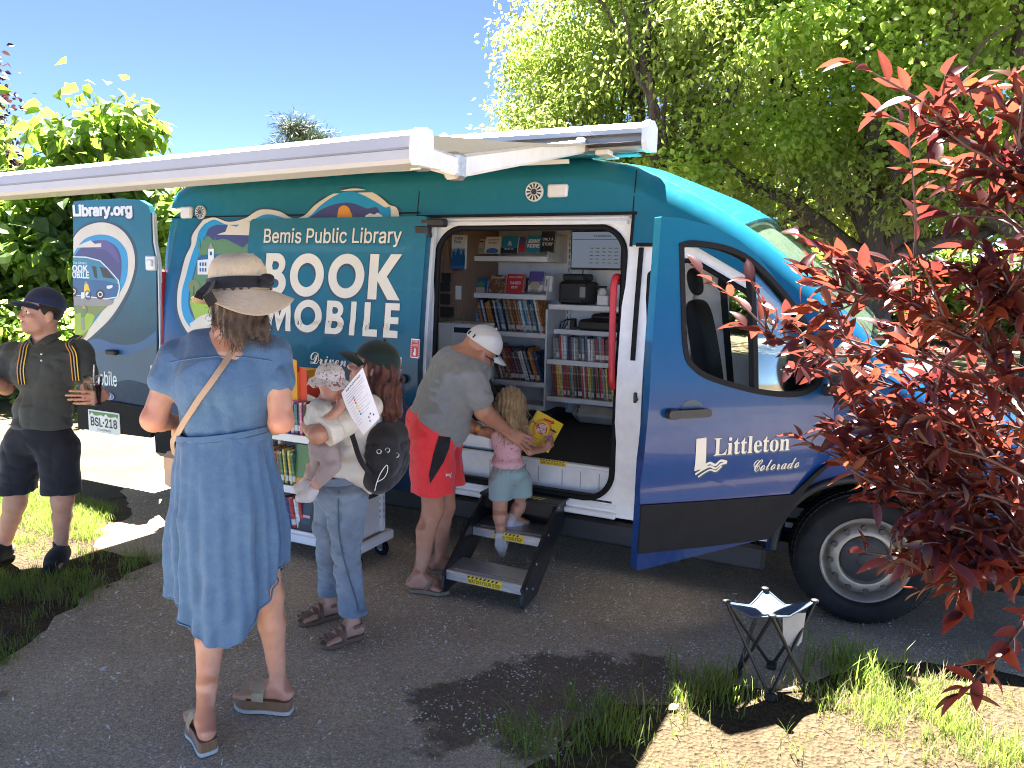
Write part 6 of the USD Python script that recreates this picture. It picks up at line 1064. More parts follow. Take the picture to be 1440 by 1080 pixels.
# ---------------------------------------------------------------- the child on the step
def person_child():
    J = Plane(-1.86, -.16); T = Thing('person', 'small child in pink top and mint shorts climbing the folding step', 'person', (-1.86, -.16, .29))
    fwd = AWAY * .85 + SIDE * .5; R = frame(fwd, ZUP); hc = J(719, 571, .0); nb = J(718, 600, .0); ch = J(714, 625, .0); pe = J(716, 668, .0); s = .62
    sL, sR = J(701, 611, .0), J(735, 612, .03); eR, wR = J(745, 634, -.02), J(763, 632, .07); eL, wL = J(703, 634, .08), J(742, 610, .17)
    hL, hR = J(705, 680, -.01), J(730, 678, .03); kL, kR = J(703, 716, -.02), J(734, 706, .07); aL, aR = J(704, 742, -.07), J(721, 727, .03)
    F = Field(); Rh, P = head(F, hc, fwd - ZUP * .05, ZUP, .86, 1.); F.chain([hc - ZUP * .05, nb], [.036, .036], .02); F.cone(sL, sR, .034, .034, .03)
    F.oval(ch, R, [.082, .062, .10], .03); F.oval(pe, R, [.088, .072, .08], .03)
    F.chain([sR, eR, wR], [.030, .026, .020], .02); F.chain([sL, eL, wL], [.030, .026, .020], .02); hand(F, wR, SIDE * .6 + ZUP * .35 + AWAY * .3, -AWAY + SIDE * .3, .62, .6, 1., side=1); hand(F, wL, ZUP * .6 + SIDE * .3 - AWAY * .2, AWAY, .62, .5, 1., side=-1)
    for h_, k_, a_ in ((hL, kL, aL), (hR, kR, aR)): F.chain([h_, k_, k_ * .6 + a_ * .4, a_], [.058, .040, .042, .028], .03)
    tR = J(741, 735, .08); F.cone(aR, tR, .026, .02, .02); F.cone(aL, J(705, 768, -.02), .026, .024, .02)
    v, f = F.mesh(.005); part(T, 'body', (v, f), 'skin', smooth=True, color=paint(v, (.45, .235, .145), []))
    B = Field(); B.cone(sL, sR, .042, .042, .03); B.oval(ch, R, [.092, .074, .11], .03); B.oval(J(714, 650), R, [.10, .083, .06], .03)
    for a, b in ((sL, eL), (sR, eR)): B.cone(a, a * .6 + b * .4, .042, .047, .02)
    B.plane([0, 0, J(714, 657)[2]], [0, 0, -1.], .003); B.plane([0, 0, nb[2] + .008], [0, 0, 1.], .01); part(T, 'top', B.mesh(.005, wav(.005, 18, 3)), 'pink_print', smooth=True)
    S = Field(); S.oval(J(716, 664), R, [.108, .096, .075], .03); S.cone(hL + ZUP * .01, hL * .45 + kL * .55, .075, .070, .03); S.cone(hR + ZUP * .01, hR * .45 + kR * .55, .075, .070, .03); S.plane([0, 0, J(714, 653)[2]], [0, 0, 1.], .004); S.plane(hL * .4 + kL * .6, kL - hL, .004) if 0 else None; S.plane([0, 0, J(710, 700)[2]], [0, 0, -1.], .004)
    part(T, 'shorts', S.mesh(.005, lambda p: .006 * (meshkit.fbm(p * 16, 3, 9) - .5) + .003 * np.sin(p @ R[:, 0] * 220) * np.clip((p[:, 2] - J(716, 664)[2]) / .04, 0, 1)), 'mint_short', smooth=True)
    H = Field(); H.oval(hc + Rh @ [0, -.012, .026], Rh, [.078, .094, .092], .02); H.chain([hc + Rh @ [0, -.04, -.01], J(717, 592, -.075), J(714, 606, -.085)], [.072, .060, .02], .03); H.chain([hc + Rh @ [.04, -.02, -.01], J(733, 594, -.03), J(736, 600, -.03)], [.05, .034, .014], .03)
    H.plane(hc + Rh @ [0, .055, 0], Rh @ [0, 1., -.3], .01); hv_, hf_ = H.mesh(.005, lambda p: .005 * np.sin((p @ SIDE) * 260 + 5 * meshkit.noise(p * 15))); hr = part(T, 'hair', (hv_, hf_), 'hair_blond', smooth=True)
    r = np.random.default_rng(4); pk = hv_[r.choice(len(hv_), 900)]; strands(hr, 'strands', pk, (pk - hc) / np.linalg.norm(pk - hc, axis=1, keepdims=True) * .25 + [0, 0, -.9], .075, 'hair_blond', .0015, 5, .3)
    def shoe(a, toe, up, nm=''):
        Fs = Field(); d = toe - a; L = np.linalg.norm(d); Fs.cone(a - d * .15, a + d * .55, .032, .034, .03); Fs.cone(a + d * .5, toe, .034, .026, .03); Fs.cone(a - d * .1 + up * .02, a + up * .035, .031, .030, .02); m = part(T, 'shoe', Fs.mesh(.0045), 'shoe_white', smooth=True)
        So = Field(); So.cone(a - d * .2 - up * .026, a + d * .4 - up * .026, .031, .033, .02); So.cone(a + d * .4 - up * .026, toe - up * .026, .033, .026, .02); So.plane(a - up * .022, up, .003); So.plane(a - up * .044, -up, .003); part(m, 'sole', So.mesh(.0045), 'sole_white', smooth=True)
        rt = np.cross(d / L, up)
        for k in (.25, .5): part(m, 'shoe_band', tube([a + d * k + rt * .034, a + d * k + up * .036, a + d * k - rt * .034], .006, 6), 'shoe_pink', smooth=True)
    shoe(J(719, 736, .02), J(737, 739, .10), ZUP); d = J(707, 772, .0) - J(703, 752, -.07); shoe(J(704, 755, -.06), J(706, 774, -.0), -AWAY * .2 + AWAY * .75 + ZUP * .25)
    bk = Thing('picture_book', 'bright yellow picture book held up by the child', 'book', J(765, 612, .1))
    c4 = [onD(*q, 4.42) for q in ((757, 577), (798, 602), (772, 640), (736, 622))]; c4 = [J(757, 577, .14), J(798, 602, .20), J(771, 637, .15), J(735, 618, .09)]
    o, ux, uy = c4[3], c4[2] - c4[3], c4[0] - c4[3]; nn = np.cross(ux, uy); nn /= np.linalg.norm(nn)
    if nn @ FW > 0: nn = -nn
    Bm = lambda u, v, w: o + np.asarray(u)[:, None] * ux + np.asarray(v)[:, None] * uy - np.asarray(w)[:, None] * nn
    part(bk, 'cover', sheet(sbox(0, 0, 1, 1), Bm, .003, 0), 'print_yellow'); part(bk, 'pages', sheet(sbox(.01, .01, .99, .99), lambda u, v, w: Bm(u, v, w + .003), .012, 0), 'paper'); part(bk, 'back_cover', sheet(sbox(0, 0, 1, 1), lambda u, v, w: Bm(u, v, w + .015), .003, 0), 'print_yellow')
    def pr(poly, m, l): part(bk, 'print', sheet(poly, lambda u, v, w: Bm(u, v, w * .1 - l), .0006, 0), m)
    pr(Point(.42, .55).buffer(.34).difference(Point(.42, .55).buffer(.24)).difference(sbox(.3, .1, .6, .35)), 'print_orange', .0006)
    pr(affinity.rotate(affinity.scale(Point(.40, .56).buffer(.2), 1, .85), -20), 'print_red', .001); g = affinity.rotate(fit(glyphs('HERE', .1, bold=3), .27, .53, .57, .70), 6); pr(g, 'print_white', .0016); pr(affinity.rotate(fit(glyphs('WITH!', .1, bold=3), .25, .56, .42, .55), 6), 'print_white', .0016)
    pr(Polygon([(.30, .88), (.62, .92), (.6, .97), (.72, .88), (.58, .80), (.6, .86), (.30, .82)]), 'print_red', .0008); pr(Polygon([(.12, .20), (.34, .10), (.36, .18), (.14, .28)]), 'print_red', .0008)
    pr(affinity.scale(Point(.78, .42).buffer(.1), .8, 1.), 'print_lilac', .0012); pr(Point(.79, .60).buffer(.075), 'print_skin', .0016); pr(affinity.translate(Point(.79, .64).buffer(.07).intersection(sbox(.6, .64, 1, 1)), 0, 0), 'print_dark', .002); pr(Point(.69, .67).buffer(.03), 'print_dark', .002); pr(Point(.88, .67).buffer(.03), 'print_dark', .002)
    for a in (.73, .82): pr(sbox(a, .24, a + .025, .34), 'print_skin', .0012)
person_child()
# ---------------------------------------------------------------- the woman with the baby on her arm
def person_mother():
    J = Plane(-2.31, -1.27); T = Thing('person', 'person in white shirt, jeans and dark green cap carrying the baby', 'person', (-2.31, -1.27, 0))
    fwd = -SIDE * .9 + AWAY * .25; R = frame(fwd, ZUP); hc = J(525, 517, .0); nb = J(526, 556, .0); ch = J(507, 595, .0); wa = J(492, 655, .0); pe = J(482, 688, .0)
    sN, sF = J(517, 575, -.14), J(505, 570, .15); eN, wN = J(447, 611, -.31), J(431, 600, -.10); eF, wF = J(468, 640, .16), J(438, 655, -.02)
    hN, hF = J(487, 705, -.07), J(470, 703, .08); kN, kF = J(487, 770, -.08), J(464, 772, .08); toeN, toeF = onZ(456, 905, .022), onZ(424, 873, .022); heN, heF = onZ(507, 890, .022), onZ(477, 860, .022)
    aN = heN + (toeN - heN) * .22 + ZUP * .07; aF = heF + (toeF - heF) * .22 + ZUP * .07
    F = Field(); Rh, P = head(F, hc, -SIDE * .88 + ZUP * .30 - AWAY * .15, ZUP + SIDE * .25, .95); F.chain([hc + Rh @ [0, -.03, -.05], nb], [.050, .052], .03); F.cone(sN, sF, .05, .05, .04); F.oval(ch, R, [.15, .10, .15], .05); F.oval(wa, R, [.13, .095, .12], .05); F.oval(pe, R, [.16, .115, .12], .05)
    arm(F, sN, eN, wN, .95); arm(F, sF, eF, wF, .95); hand(F, wN, AWAY * .8 - ZUP * .2 + SIDE * .4, -SIDE, .92, .5, 1., side=1); hand(F, wF, -AWAY * .5 + SIDE * .25 - ZUP * .2, -SIDE * .9 + ZUP * .2, .95, .45, 1., side=-1)
    for h_, k_, a_, t_ in ((hN, kN, aN, toeN), (hF, kF, aF, toeF)): leg(F, h_, k_, a_, .9); foot(F, a_, t_, .92)
    v, f = F.mesh(.0058); b = part(T, 'body', (v, f), 'skin', smooth=True, color=paint(v, (.47, .25, .165), [(P(0, .095, -.066), (.03, .03, .02), (.5, .12, .10), .8), (P(.05, .06, -.035), .05, (.6, .25, .17), .5), (P(-.05, .06, -.035), .05, (.6, .25, .17), .5), (P(0, .09, .024), (.06, .05, .012), (.16, .08, .05), .7), (P(0, .112, -.03), .03, (.6, .27, .19), .5)]))
    eyes(T, Rh, P, .95)
    # shirt, its near sleeve in shade of the paper, rolled cuff
    S = Field(); S.cone(sN, sF, .068, .068, .05); S.oval(ch, R, [.175, .13, .17], .05); S.oval(wa + ZUP * .02, R, [.165, .13, .13], .05); S.cone(J(512, 660, -.09), J(516, 690, -.09), .07, .03, .05); S.cone(J(500, 640, .05), J(488, 662, .05), .10, .08, .05); S.plane([0, 0, nb[2] + .012], [0, 0, 1.], .012)
    S.plane(J(498, 672), -ZUP + SIDE * -.55 * 1., .004); fo = crease(.016, 8, 66, (1, 1, .7))
    st_ = part(T, 'shirt', S.mesh(.0058, fo), 'white_linen', smooth=True)
    for s_, e_, mt in ((sN, eN, 'beige_linen'), (sF, eF, 'white_linen')):
        A = Field(); A.chain([s_, s_ * .5 + e_ * .5, s_ * .14 + e_ * .86], [.070, .068, .066], .03); A.plane(s_ * .16 + e_ * .84, e_ - s_, .003); part(st_, 'sleeve', A.mesh(.0058, fo), 'white_linen', smooth=True, label=None)
        d = (e_ - s_) / np.linalg.norm(e_ - s_); C = Field(); C.cone(s_ * .36 + e_ * .64, s_ * .10 + e_ * .90, .072, .076, .01); C.plane(s_ * .34 + e_ * .66, -d, .003); C.plane(s_ * .10 + e_ * .90, d, .003); part(st_, 'cuff', C.mesh(.0058, wav(.006, 14, 5)), 'white_linen', smooth=True)
    # jeans
    G = Field(); G.oval(pe + ZUP * .01, R, [.165, .125, .12], .04)
    for h_, k_, a_ in ((hN, kN, aN), (hF, kF, aF)): m = h_ * .5 + k_ * .5; G.chain([h_ + ZUP * .02, m, k_, k_ * .45 + a_ * .55, a_ + ZUP * .055], [.104, .090, .069, .066, .070], .035)
    G.plane([0, 0, pe[2] + .085], [0, 0, 1.], .004); zz = (aN[2] + .045); G.plane([0, 0, zz], [0, 0, -1.], .003)
    jm = G.mesh(.0058, crease(.014, 8, 69, (1, 1, 1.6))); jn = part(T, 'jeans', jm, 'jeans', smooth=True)
    sm_ = [onto(jm, x, y, .002) for x, y in ((477, 690), (476, 705), (476, 720), (476, 735), (477, 750), (479, 765), (482, 780), (486, 795), (490, 810), (494, 822), (498, 835), (502, 848), (504, 858))]; sm_ = [q for q in sm_ if q is not None]
    if len(sm_) > 3: part(jn, 'side_seam', tube(smoothpath(sm_, 4), .0045, 5), 'jeans_seam', smooth=True)
    bt = np.linspace(0, 2 * np.pi, 40); part(jn, 'waistband', ribbon(np.array([pe + R @ [.172 * math.cos(a), .131 * math.sin(a), .078] for a in bt]), .035, np.array([R @ [math.cos(a), math.sin(a), 0] for a in bt]), .004), 'jeans', smooth=40)
    # hair, cap
    H = Field(); H.oval(hc + Rh @ [0, -.02, .025], Rh, [.083, .098, .092], .02); H.plane(hc + Rh @ [0, .045, .0], Rh @ [0, 1., -.15], .012)
    H.chain([hc + Rh @ [.0, -.06, -.02], J(546, 545, -.02), J(550, 578, -.03), J(547, 600, -.04)], [.075, .058, .050, .02], .03); H.chain([hc + Rh @ [-.06, -.03, -.03], J(535, 545, -.09), J(541, 580, -.10)], [.04, .035, .015], .02)
    hv_, hf_ = H.mesh(.0055, lambda p: .005 * np.sin((p @ R[:, 1]) * 210 + 6 * meshkit.noise(p * 10))); hr = part(T, 'hair', (hv_, hf_), 'hair_red', smooth=True); r = np.random.default_rng(6); lo_ = hv_[hv_[:, 2] < hc[2] - .03]; pk = lo_[r.choice(len(lo_), 700)]; strands(hr, 'strands', pk, np.repeat([[0, 0, -1.]], 700, 0) + SIDE * .1, .04, 'hair_red', .0014, 7, .2)
    cap(T, hc + Rh @ [0, .0, .0], Rh, .98, 'cap_green')
    for ank, toe in ((aN, toeN), (aF, toeF)):
        fp = footprint(ank, toe, .95); s = part(T, 'sandal', sheet(fp, lambda u, v, w: np.c_[u, v, .002 + w], .020, .03), 'sandal_brown'); 
        for at, w_, hg in ((.95, .03, .028), (.78, .04, .040), (.58, .026, .055), (.40, .018, .068)): strap_over(ank * [1, 1, 0] + ZUP * .022, toe, at, w_, hg, 'sandal_brown', s, 'strap', .043)
        d = toe - ank; d[2] = 0; d /= np.linalg.norm(d); x = np.cross(d, ZUP); t = np.linspace(-1.9, 1.9, 15); part(s, 'ankle_strap', ribbon(np.array([ank + d * (-.043 * math.cos(a)) + x * .044 * math.sin(a) - ZUP * .012 for a in t]), .016, np.array([-d * math.cos(a) + x * math.sin(a) for a in t]), .004), 'sandal_brown', smooth=40)
    # backpack
    bp = Thing('backpack', 'small black backpack on the back of the person in jeans', 'backpack', J(548, 650, -.05))
    K = Field(); c0, c1 = J(545, 618, -.05), J(540, 666, -.05); K.cone(c0 - R[:, 0] * .05, c0 + R[:, 0] * .05, .070, .070, .04); K.cone(c1 - R[:, 0] * .06, c1 + R[:, 0] * .06, .078, .078, .05); K.cone(J(546, 640, -.05) - R[:, 0] * .06, J(546, 640, -.05) + R[:, 0] * .06, .082, .082, .05)
    m = K.mesh(.006, crease(.014, 9, 31)); part(bp, 'bag', m, 'black_cloth', smooth=True)
    fl = Field(); fl.cone(c0 - R[:, 0] * .048 + ZUP * .01, c0 + R[:, 0] * .048 + ZUP * .01, .079, .079, .03); fl.plane(c0 - ZUP * .02, -ZUP, .004); part(bp, 'flap', fl.mesh(.006), 'black_cloth', smooth=True)
    for x, y in ((533, 635), (545, 633), (558, 640)):
        q = onto(m, x, y, .003)
        if q is not None: a = np.linspace(0, 6.28, 14); part(bp, 'eyelet', tube(np.array([q + SIDE * .010 * math.cos(b_) + ZUP * .010 * math.sin(b_) for b_ in a]), .0022, 5, False), 'steel')
    cd = [onto(m, x, y, .004) for x, y in ((527, 690), (530, 678), (536, 664), (544, 654), (545, 662), (540, 672), (530, 678))]; cd = [q for q in cd if q is not None]
    if len(cd) > 3: part(bp, 'cord', tube(smoothpath(cd, 4), .002, 5), 'print_white')
    part(bp, 'strap', ribbon(smoothpath([J(527, 572, -.21), J(508, 578, -.215), J(494, 598, -.215), J(500, 625, -.21), J(508, 648, -.20), J(522, 668, -.17)], 5), .024, -AWAY + fwd * .3, .006), 'black_cloth', smooth=40); part(bp, 'strap', ribbon(smoothpath([J(522, 566, .16), J(498, 585, .17), J(492, 620, .16), J(515, 665, .05)], 5), .024, fwd, .006), 'black_cloth', smooth=40)
    # the baby
    C = Thing('person', 'baby in patterned sun hat and pale clothes on the arm of its carrier', 'person', J(455, 600, -.03))
    off = -.20; bh = J(465, 541, off); bf = SIDE * .85 - AWAY * .25 - ZUP * .1; bR = frame(bf, ZUP); s = .60; F = Field(); Rb, Pb = head(F, bh, bf, ZUP - SIDE * .1, s, 1., 1.)
    bn, bc, bp_ = J(458, 563, off), J(452, 590, off), J(455, 628, off - .0); F.chain([bh - ZUP * .04, bn], [.036, .036], .02); F.oval(bc, bR, [.052, .052, .078], .03); F.oval(bp_, bR, [.058, .055, .06], .03)
    bs, be, bw = J(452, 572, off - .05), J(462, 588, off - .10), J(478, 575, off - .08); F.chain([bs, be, bw], [.028, .027, .019], .015); hand(F, bw, ZUP * .8 + SIDE * .5, -AWAY, .5, 1.1, 1., side=1); b2, b3 = J(440, 590, off + .04), J(446, 606, off); F.chain([J(446, 574, off + .05), b2, b3], [.026, .024, .02], .015)
    lk, la = J(465, 655, off - .06), J(447, 678, off - .05); F.chain([J(462, 634, off - .04), lk, la], [.038, .031, .024], .02); l2, l3 = J(450, 655, off + .05), J(436, 668, off + .06); F.chain([J(450, 636, off + .04), l2, l3], [.038, .031, .024], .02); F.cone(la, J(436, 694, off - .06), .024, .021, .015); F.cone(l3, J(431, 682, off + .05), .024, .02, .015)
    v, f = F.mesh(.0045); part(C, 'body', (v, f), 'skin', smooth=True, color=paint(v, (.50, .27, .19), [(Pb(0, .09, -.066), (.02, .02, .012), (.5, .16, .13), .8), (Pb(.04, .06, -.035), .035, (.62, .25, .18), .7), (Pb(0, .09, .024), (.04, .03, .008), (.3, .17, .1), .5)])); eyes(C, Rb, Pb, s)
    B = Field(); B.oval(bc, bR, [.066, .066, .088], .03); B.cone(J(450, 572, off - .04), J(452, 572, off + .05), .042, .042, .03); B.cone(bs, be * .55 + bs * .45, .040, .044, .02); B.cone(J(446, 574, off + .05), b2, .038, .040, .02); B.plane([0, 0, bc[2] - .075], [0, 0, -1.], .004); B.plane([0, 0, bn[2] + .008], [0, 0, 1.], .01); part(C, 'shirt', B.mesh(.005, wav(.007, 20, 3)), 'baby_shirt', smooth=True)
    G = Field(); G.oval(bp_, bR, [.070, .066, .07], .03); G.chain([J(462, 634, off - .04), lk, lk * .25 + la * .75], [.050, .040, .036], .02); G.chain([J(450, 636, off + .04), l2, l2 * .25 + l3 * .75], [.050, .040, .036], .02); G.plane([0, 0, bc[2] - .06], [0, 0, 1.], .004); part(C, 'trousers', G.mesh(.005, wav(.007, 18, 4)), 'baby_pants', smooth=True)
    for a, b_ in ((la, J(434, 697, off - .06)), (l3, J(429, 685, off + .05))): S2 = Field(); S2.cone(a * .4 + b_ * .6, b_, .029, .027, .02); S2.cone(b_, b_ - SIDE * .035 - ZUP * .008, .027, .024, .02); part(C, 'sock', S2.mesh(.0045), 'sock_white', smooth=True)
    n = 60; a = np.linspace(0, 2 * np.pi, n, endpoint=False); rings = []; bt_ = bh + Rb @ [0, -.006, .022]; 
    for rr, z in [(q[0] * .84, q[1] * .86) for q in ((0, .085), (.03, .082), (.055, .068), (.068, .045), (.072, .02), (.074, .008), (.09, -.008), (.104, -.022), (.107, -.026), (.102, -.025), (.088, -.011), (.070, .004))]:
        br = np.clip((rr - .062) / .034, 0, 1); w = br * (.010 * np.sin(a * 7) + .008 * np.sin(a * 3 + 1)); rings.append(bt_ + np.c_[rr * np.cos(a), rr * 1.12 * np.sin(a), z + w] @ Rb.T)
    rg = np.array(rings); m_ = len(rg); ff = []
    for b_ in range(m_ - 1):
        for q in range(n): w = [b_ * n + q, b_ * n + (q + 1) % n, (b_ + 1) * n + (q + 1) % n, (b_ + 1) * n + q]; ff += [(w[0], w[1], w[2]), (w[0], w[2], w[3])]
    part(C, 'sun_hat', (rg.reshape(-1, 3), np.array(ff)[:, ::-1]), 'floral_white', smooth=True)
    # the printed sheet
    o2 = -.33; q4 = [J(480, 553, o2), J(510, 517, o2 - .02), J(534, 587, o2), J(511, 612, o2 + .02)]; nu = 14; U, V = np.meshgrid(np.linspace(0, 1, nu), np.linspace(0, 1, nu), indexing='ij')
    def sheet_pt(u, v, w=0.): 
        u, v = np.asarray(u)[..., None], np.asarray(v)[..., None]; p = q4[0] * (1 - u) * v + q4[1] * u * v + q4[2] * u * (1 - v) + q4[3] * (1 - u) * (1 - v); return p - AWAY * (.022 * np.sin(u * np.pi) * (1 - .5 * v) + np.asarray(w)[..., None]) - SIDE * .012 * np.sin((1 - v) * np.pi) * (1 - u)
    pg = Thing('printed_sheet', 'white printed sheet with coloured dots in front of the baby', 'paper', J(508, 565, o2)); i, j = np.meshgrid(np.arange(nu - 1), np.arange(nu - 1), indexing='ij'); q = np.stack([i * nu + j, i * nu + j + 1, (i + 1) * nu + j + 1, (i + 1) * nu + j], -1).reshape(-1, 4); tr = np.vstack([q[:, [0, 1, 2]], q[:, [0, 2, 3]]]); Pp = sheet_pt(U, V).reshape(-1, 3)
    M('sheet_white', (.74, .75, .80), .8, var=.02); part(pg, 'sheet', cat_((Pp, tr), (Pp + AWAY * .0006, tr[:, ::-1])), 'sheet_white', smooth=True)
    ink = [sbox(.10 + .02 * (k % 3), .90 - k * .05, .9 - .1 * (k % 4 == 3), .908 - k * .05) for k in range(1, 4)] + [sbox(.42, .70 - k * .055, .88 - .12 * (k % 3), .706 - k * .055) for k in range(8)] + [sbox(.12, .62 - k * .06, .34 - .05 * (k % 2), .626 - k * .06) for k in range(8)]
    def pp(poly, m, l): part(pg, 'print', sheet(poly, lambda u, v, w: sheet_pt(u, v, l + w * .05), .002, .12), m)
    pp(unary_union(ink), 'print_gray', .0012); pp(fit(glyphs('READING', .1, bold=2), .2, .85, .915, .95), 'print_dark', .0012); pp(fit(glyphs('CHALLENGE', .1, bold=1), .1, .42, .68, .705), 'print_dark', .0012)
    for k, m2 in enumerate(('print_lilac', 'print_red', 'print_red', 'print_yellow', 'print_yellow', 'print_orange', 'print_blue')): pp(affinity.scale(Point(.39, .70 - k * .06).buffer(.03), 1, .65), m2, .0015)
    for x, y in ((.62, .17), (.72, .2), (.60, .10), (.82, .14)): pp(affinity.scale(Point(x, y).buffer(.028), 1, .65), 'print_dark', .0015)
person_mother()
# ---------------------------------------------------------------- the man at the left with a rucksack and a cold drink
def person_left():
    J = Plane(-4.45, -1.38); T = Thing('person', 'person in dark polo, navy shorts and blue cap holding a cold drink', 'person', (-4.45, -1.38, 0))
    fwd = -AWAY * .93 - SIDE * .1; R = frame(fwd, ZUP); hc = J(58, 441, .0); nb = J(64, 478, .02); ch = J(64, 522, .0); wa = J(62, 575, .0); pe = J(57, 610, .0); sA, sB = J(18, 497, .02), J(111, 495, .02)
    eA, wA = J(8, 545, .0), J(-22, 528, -.20); eB, wB = J(126, 548, .0), J(147, 556, -.235); hA, hB = J(33, 632, .0), J(82, 632, .0); kA, kB = J(21, 708, -.03), J(88, 704, -.03); aA, aB = J(6, 782, .02), J(85, 766, .0)
    toeA, toeB = aA * [1, 1, 0] - AWAY * .19 - SIDE * .05 + ZUP * .03, aB * [1, 1, 0] - AWAY * .19 + SIDE * .05 + ZUP * .03; aA[2] = aB[2] = .085
    F = Field(); Rh, P = head(F, hc, -AWAY * .78 - SIDE * .55 + ZUP * .16, ZUP); F.chain([hc + Rh @ [0, -.025, -.05], nb], [.060, .064], .03); F.cone(sA, sB, .06, .06, .04); F.oval(ch, R, [.165, .11, .18], .04); F.oval(wa, R, [.14, .10, .14], .04); F.oval(pe, R, [.145, .11, .12], .04)
    arm(F, sA, eA, wA, 1.0); arm(F, sB, eB, wB, 1.0); hand(F, wB, -AWAY * .9 - SIDE * .12 + ZUP * .05, SIDE * .95 - AWAY * .2, 1.02, .95, 1., .06, -1); hand(F, wA, -SIDE * .5 - AWAY * .6, ZUP, 1.05, .4, 1., side=1)
    for h_, k_, a_, t_ in ((hA, kA, aA, toeA), (hB, kB, aB, toeB)): leg(F, h_, k_, a_, .98); foot(F, a_, t_, 1.0)
    v, f = F.mesh(.006); sk = (.44, .24, .155); part(T, 'body', (v, f), 'skin', smooth=True, color=paint(v, sk, [(P(0, .092, -.068), (.028, .03, .016), (.30, .10, .08), .8), (P(.034, .085, .026), (.022, .03, .008), (.05, .028, .02), .9), (P(-.034, .085, .026), (.022, .03, .008), (.05, .028, .02), .9), (P(0, .05, -.10), (.075, .07, .05), (.17, .10, .075), .55), (P(0, .098, -.052), (.03, .03, .010), (.14, .08, .06), .6), (P(.05, .06, -.03), .04, (.42, .19, .12), .5)])); eyes(T, Rh, P, 1., False)
    H = Field(); H.oval(hc + Rh @ [0, -.018, .03], Rh, [.082, .099, .096], .02); H.plane(hc + Rh @ [0, .035, .01], Rh @ [0, 1., -.35], .008); H.plane(hc + Rh @ [0, 0, -.055], Rh @ [0, .25, -1.], .01); part(T, 'hair', H.mesh(.0055), 'hair_dark', smooth=True); cap(T, hc + Rh @ [0, -.008, .017], Rh, 1.0, 'cap_navy')
    S = Field(); S.cone(sA, sB, .070, .070, .05); S.oval(ch, R, [.188, .135, .20], .04); S.oval(wa, R, [.166, .128, .15], .04); S.oval(J(60, 597), R, [.17, .130, .07], .04); S.plane([0, 0, J(60, 601)[2]], [0, 0, -1.], .004)
    S.oval(nb + ZUP * .05 - AWAY * .06, R, [.06, .06, .07], .01, cut=True)
    for s_, e_ in ((sA, eA), (sB, eB)): S.cone(s_, s_ * .42 + e_ * .58, .072, .076, .03)
    S.plane([0, 0, nb[2] + .03], [0, 0, 1.], .02); pm_ = S.mesh(.006, crease(.017, 6.5, 72, (1, 1, 1.3))); po = part(T, 'polo_shirt', pm_, 'olive_polo', smooth=True)
    cl_ = []
    for q in (-1, 1): cl_.append(ribbon(smoothpath([nb + R @ [0, -.07, .045], nb + R @ [q * .07, -.01, .035], nb + R @ [q * .05, .07, -.0], nb + R @ [q * .012, .095, -.04]], 5), .04, R @ np.array([q * .6, .4, .5]), .004))
    part(po, 'collar', cat_(*cl_), 'olive_polo', smooth=40)
    for y in (498, 507): 
        q = onto(pm_, 58, y, .002)
        if q is not None: part(po, 'button', (q + np.array(trimesh.creation.icosphere(1, .006).vertices), trimesh.creation.icosphere(1, .006).faces), 'print_white')
    q0 = onto(pm_, 88, 494, .002); q1 = onto(pm_, 98, 496, .002)
    if q0 is not None and q1 is not None: part(po, 'emblem', tube([q0, q1], .005, 5), 'print_dark')
    G = Field(); G.oval(pe, R, [.172, .132, .13], .04)
    for h_, k_ in ((hA, kA), (hB, kB)): G.chain([h_ + ZUP * .03, h_ * .12 + k_ * .88], [.112, .106], .035)
    G.plane([0, 0, kA[2] + .075], [0, 0, -1.], .003); G.plane([0, 0, pe[2] + .11], [0, 0, 1.], .003); part(T, 'shorts', G.mesh(.006, crease(.014, 7, 75)), 'navy_short', smooth=True)
    for a_, t_ in ((aA, toeA), (aB, toeB)):
        K = Field(); K.cone(a_ - ZUP * .025, a_ * .5 + t_ * .5, .052, .050, .03); K.cone(a_ * .5 + t_ * .5 - ZUP * .01, t_ + ZUP * .008, .052, .042, .03); K.cone(a_ - ZUP * .03, a_ - ZUP * .0, .046, .042, .02); K.cone(a_ * .7 + t_ * .3, a_ * .3 + t_ * .7 + ZUP * .01, .05, .044, .03); K.plane([0, 0, .012], [0, 0, -1.], .003); sh = part(T, 'shoe', K.mesh(.006), 'shoe_black', smooth=True); part(sh, 'sole', sheet(footprint(a_, t_, 1.05), lambda u, v, w: np.c_[u, v, .002 + w], .014, .03), 'shoe_black'); part(T, 'sock', tube([a_ - ZUP * .01, a_ + ZUP * .05], .041, 14, False), 'shoe_black', smooth=True)
    rk = Thing('rucksack', 'rucksack with orange and yellow corded straps on the left man', 'backpack', J(64, 540, .2)); K = Field(); K.oval(J(66, 535, .22), R, [.15, .09, .24], .03); part(rk, 'bag', K.mesh(.01, wav(.01, 10, 3)), 'black_cloth', smooth=True)
    for pts in (((37, 484), (33, 500), (30, 520), (32, 540)), ((98, 482), (104, 497), (106, 515), (108, 535))):
        pq = [onto(pm_, x, y, .006) for x, y in pts]; pq = [q for q in pq if q is not None]
        if len(pq) > 2:
            top = pq[0] + AWAY * .10 + ZUP * .03; sp = smoothpath([top] + pq, 5); st = part(rk, 'strap', ribbon(sp, .042, -AWAY, .006), 'black_cloth', smooth=40)
            for o, m2 in ((-.017, 'print_orange'), (.0, 'print_tan'), (.017, 'print_yellow')): part(st, 'cord', tube(sp - AWAY * .009 + SIDE * o, .0035, 5), m2, smooth=True)
    # the drink
    cc = J(131, 549, -.295); cu = Thing('iced_drink', 'clear plastic cup of dark iced drink with a straw', 'cup', cc - ZUP * .075)
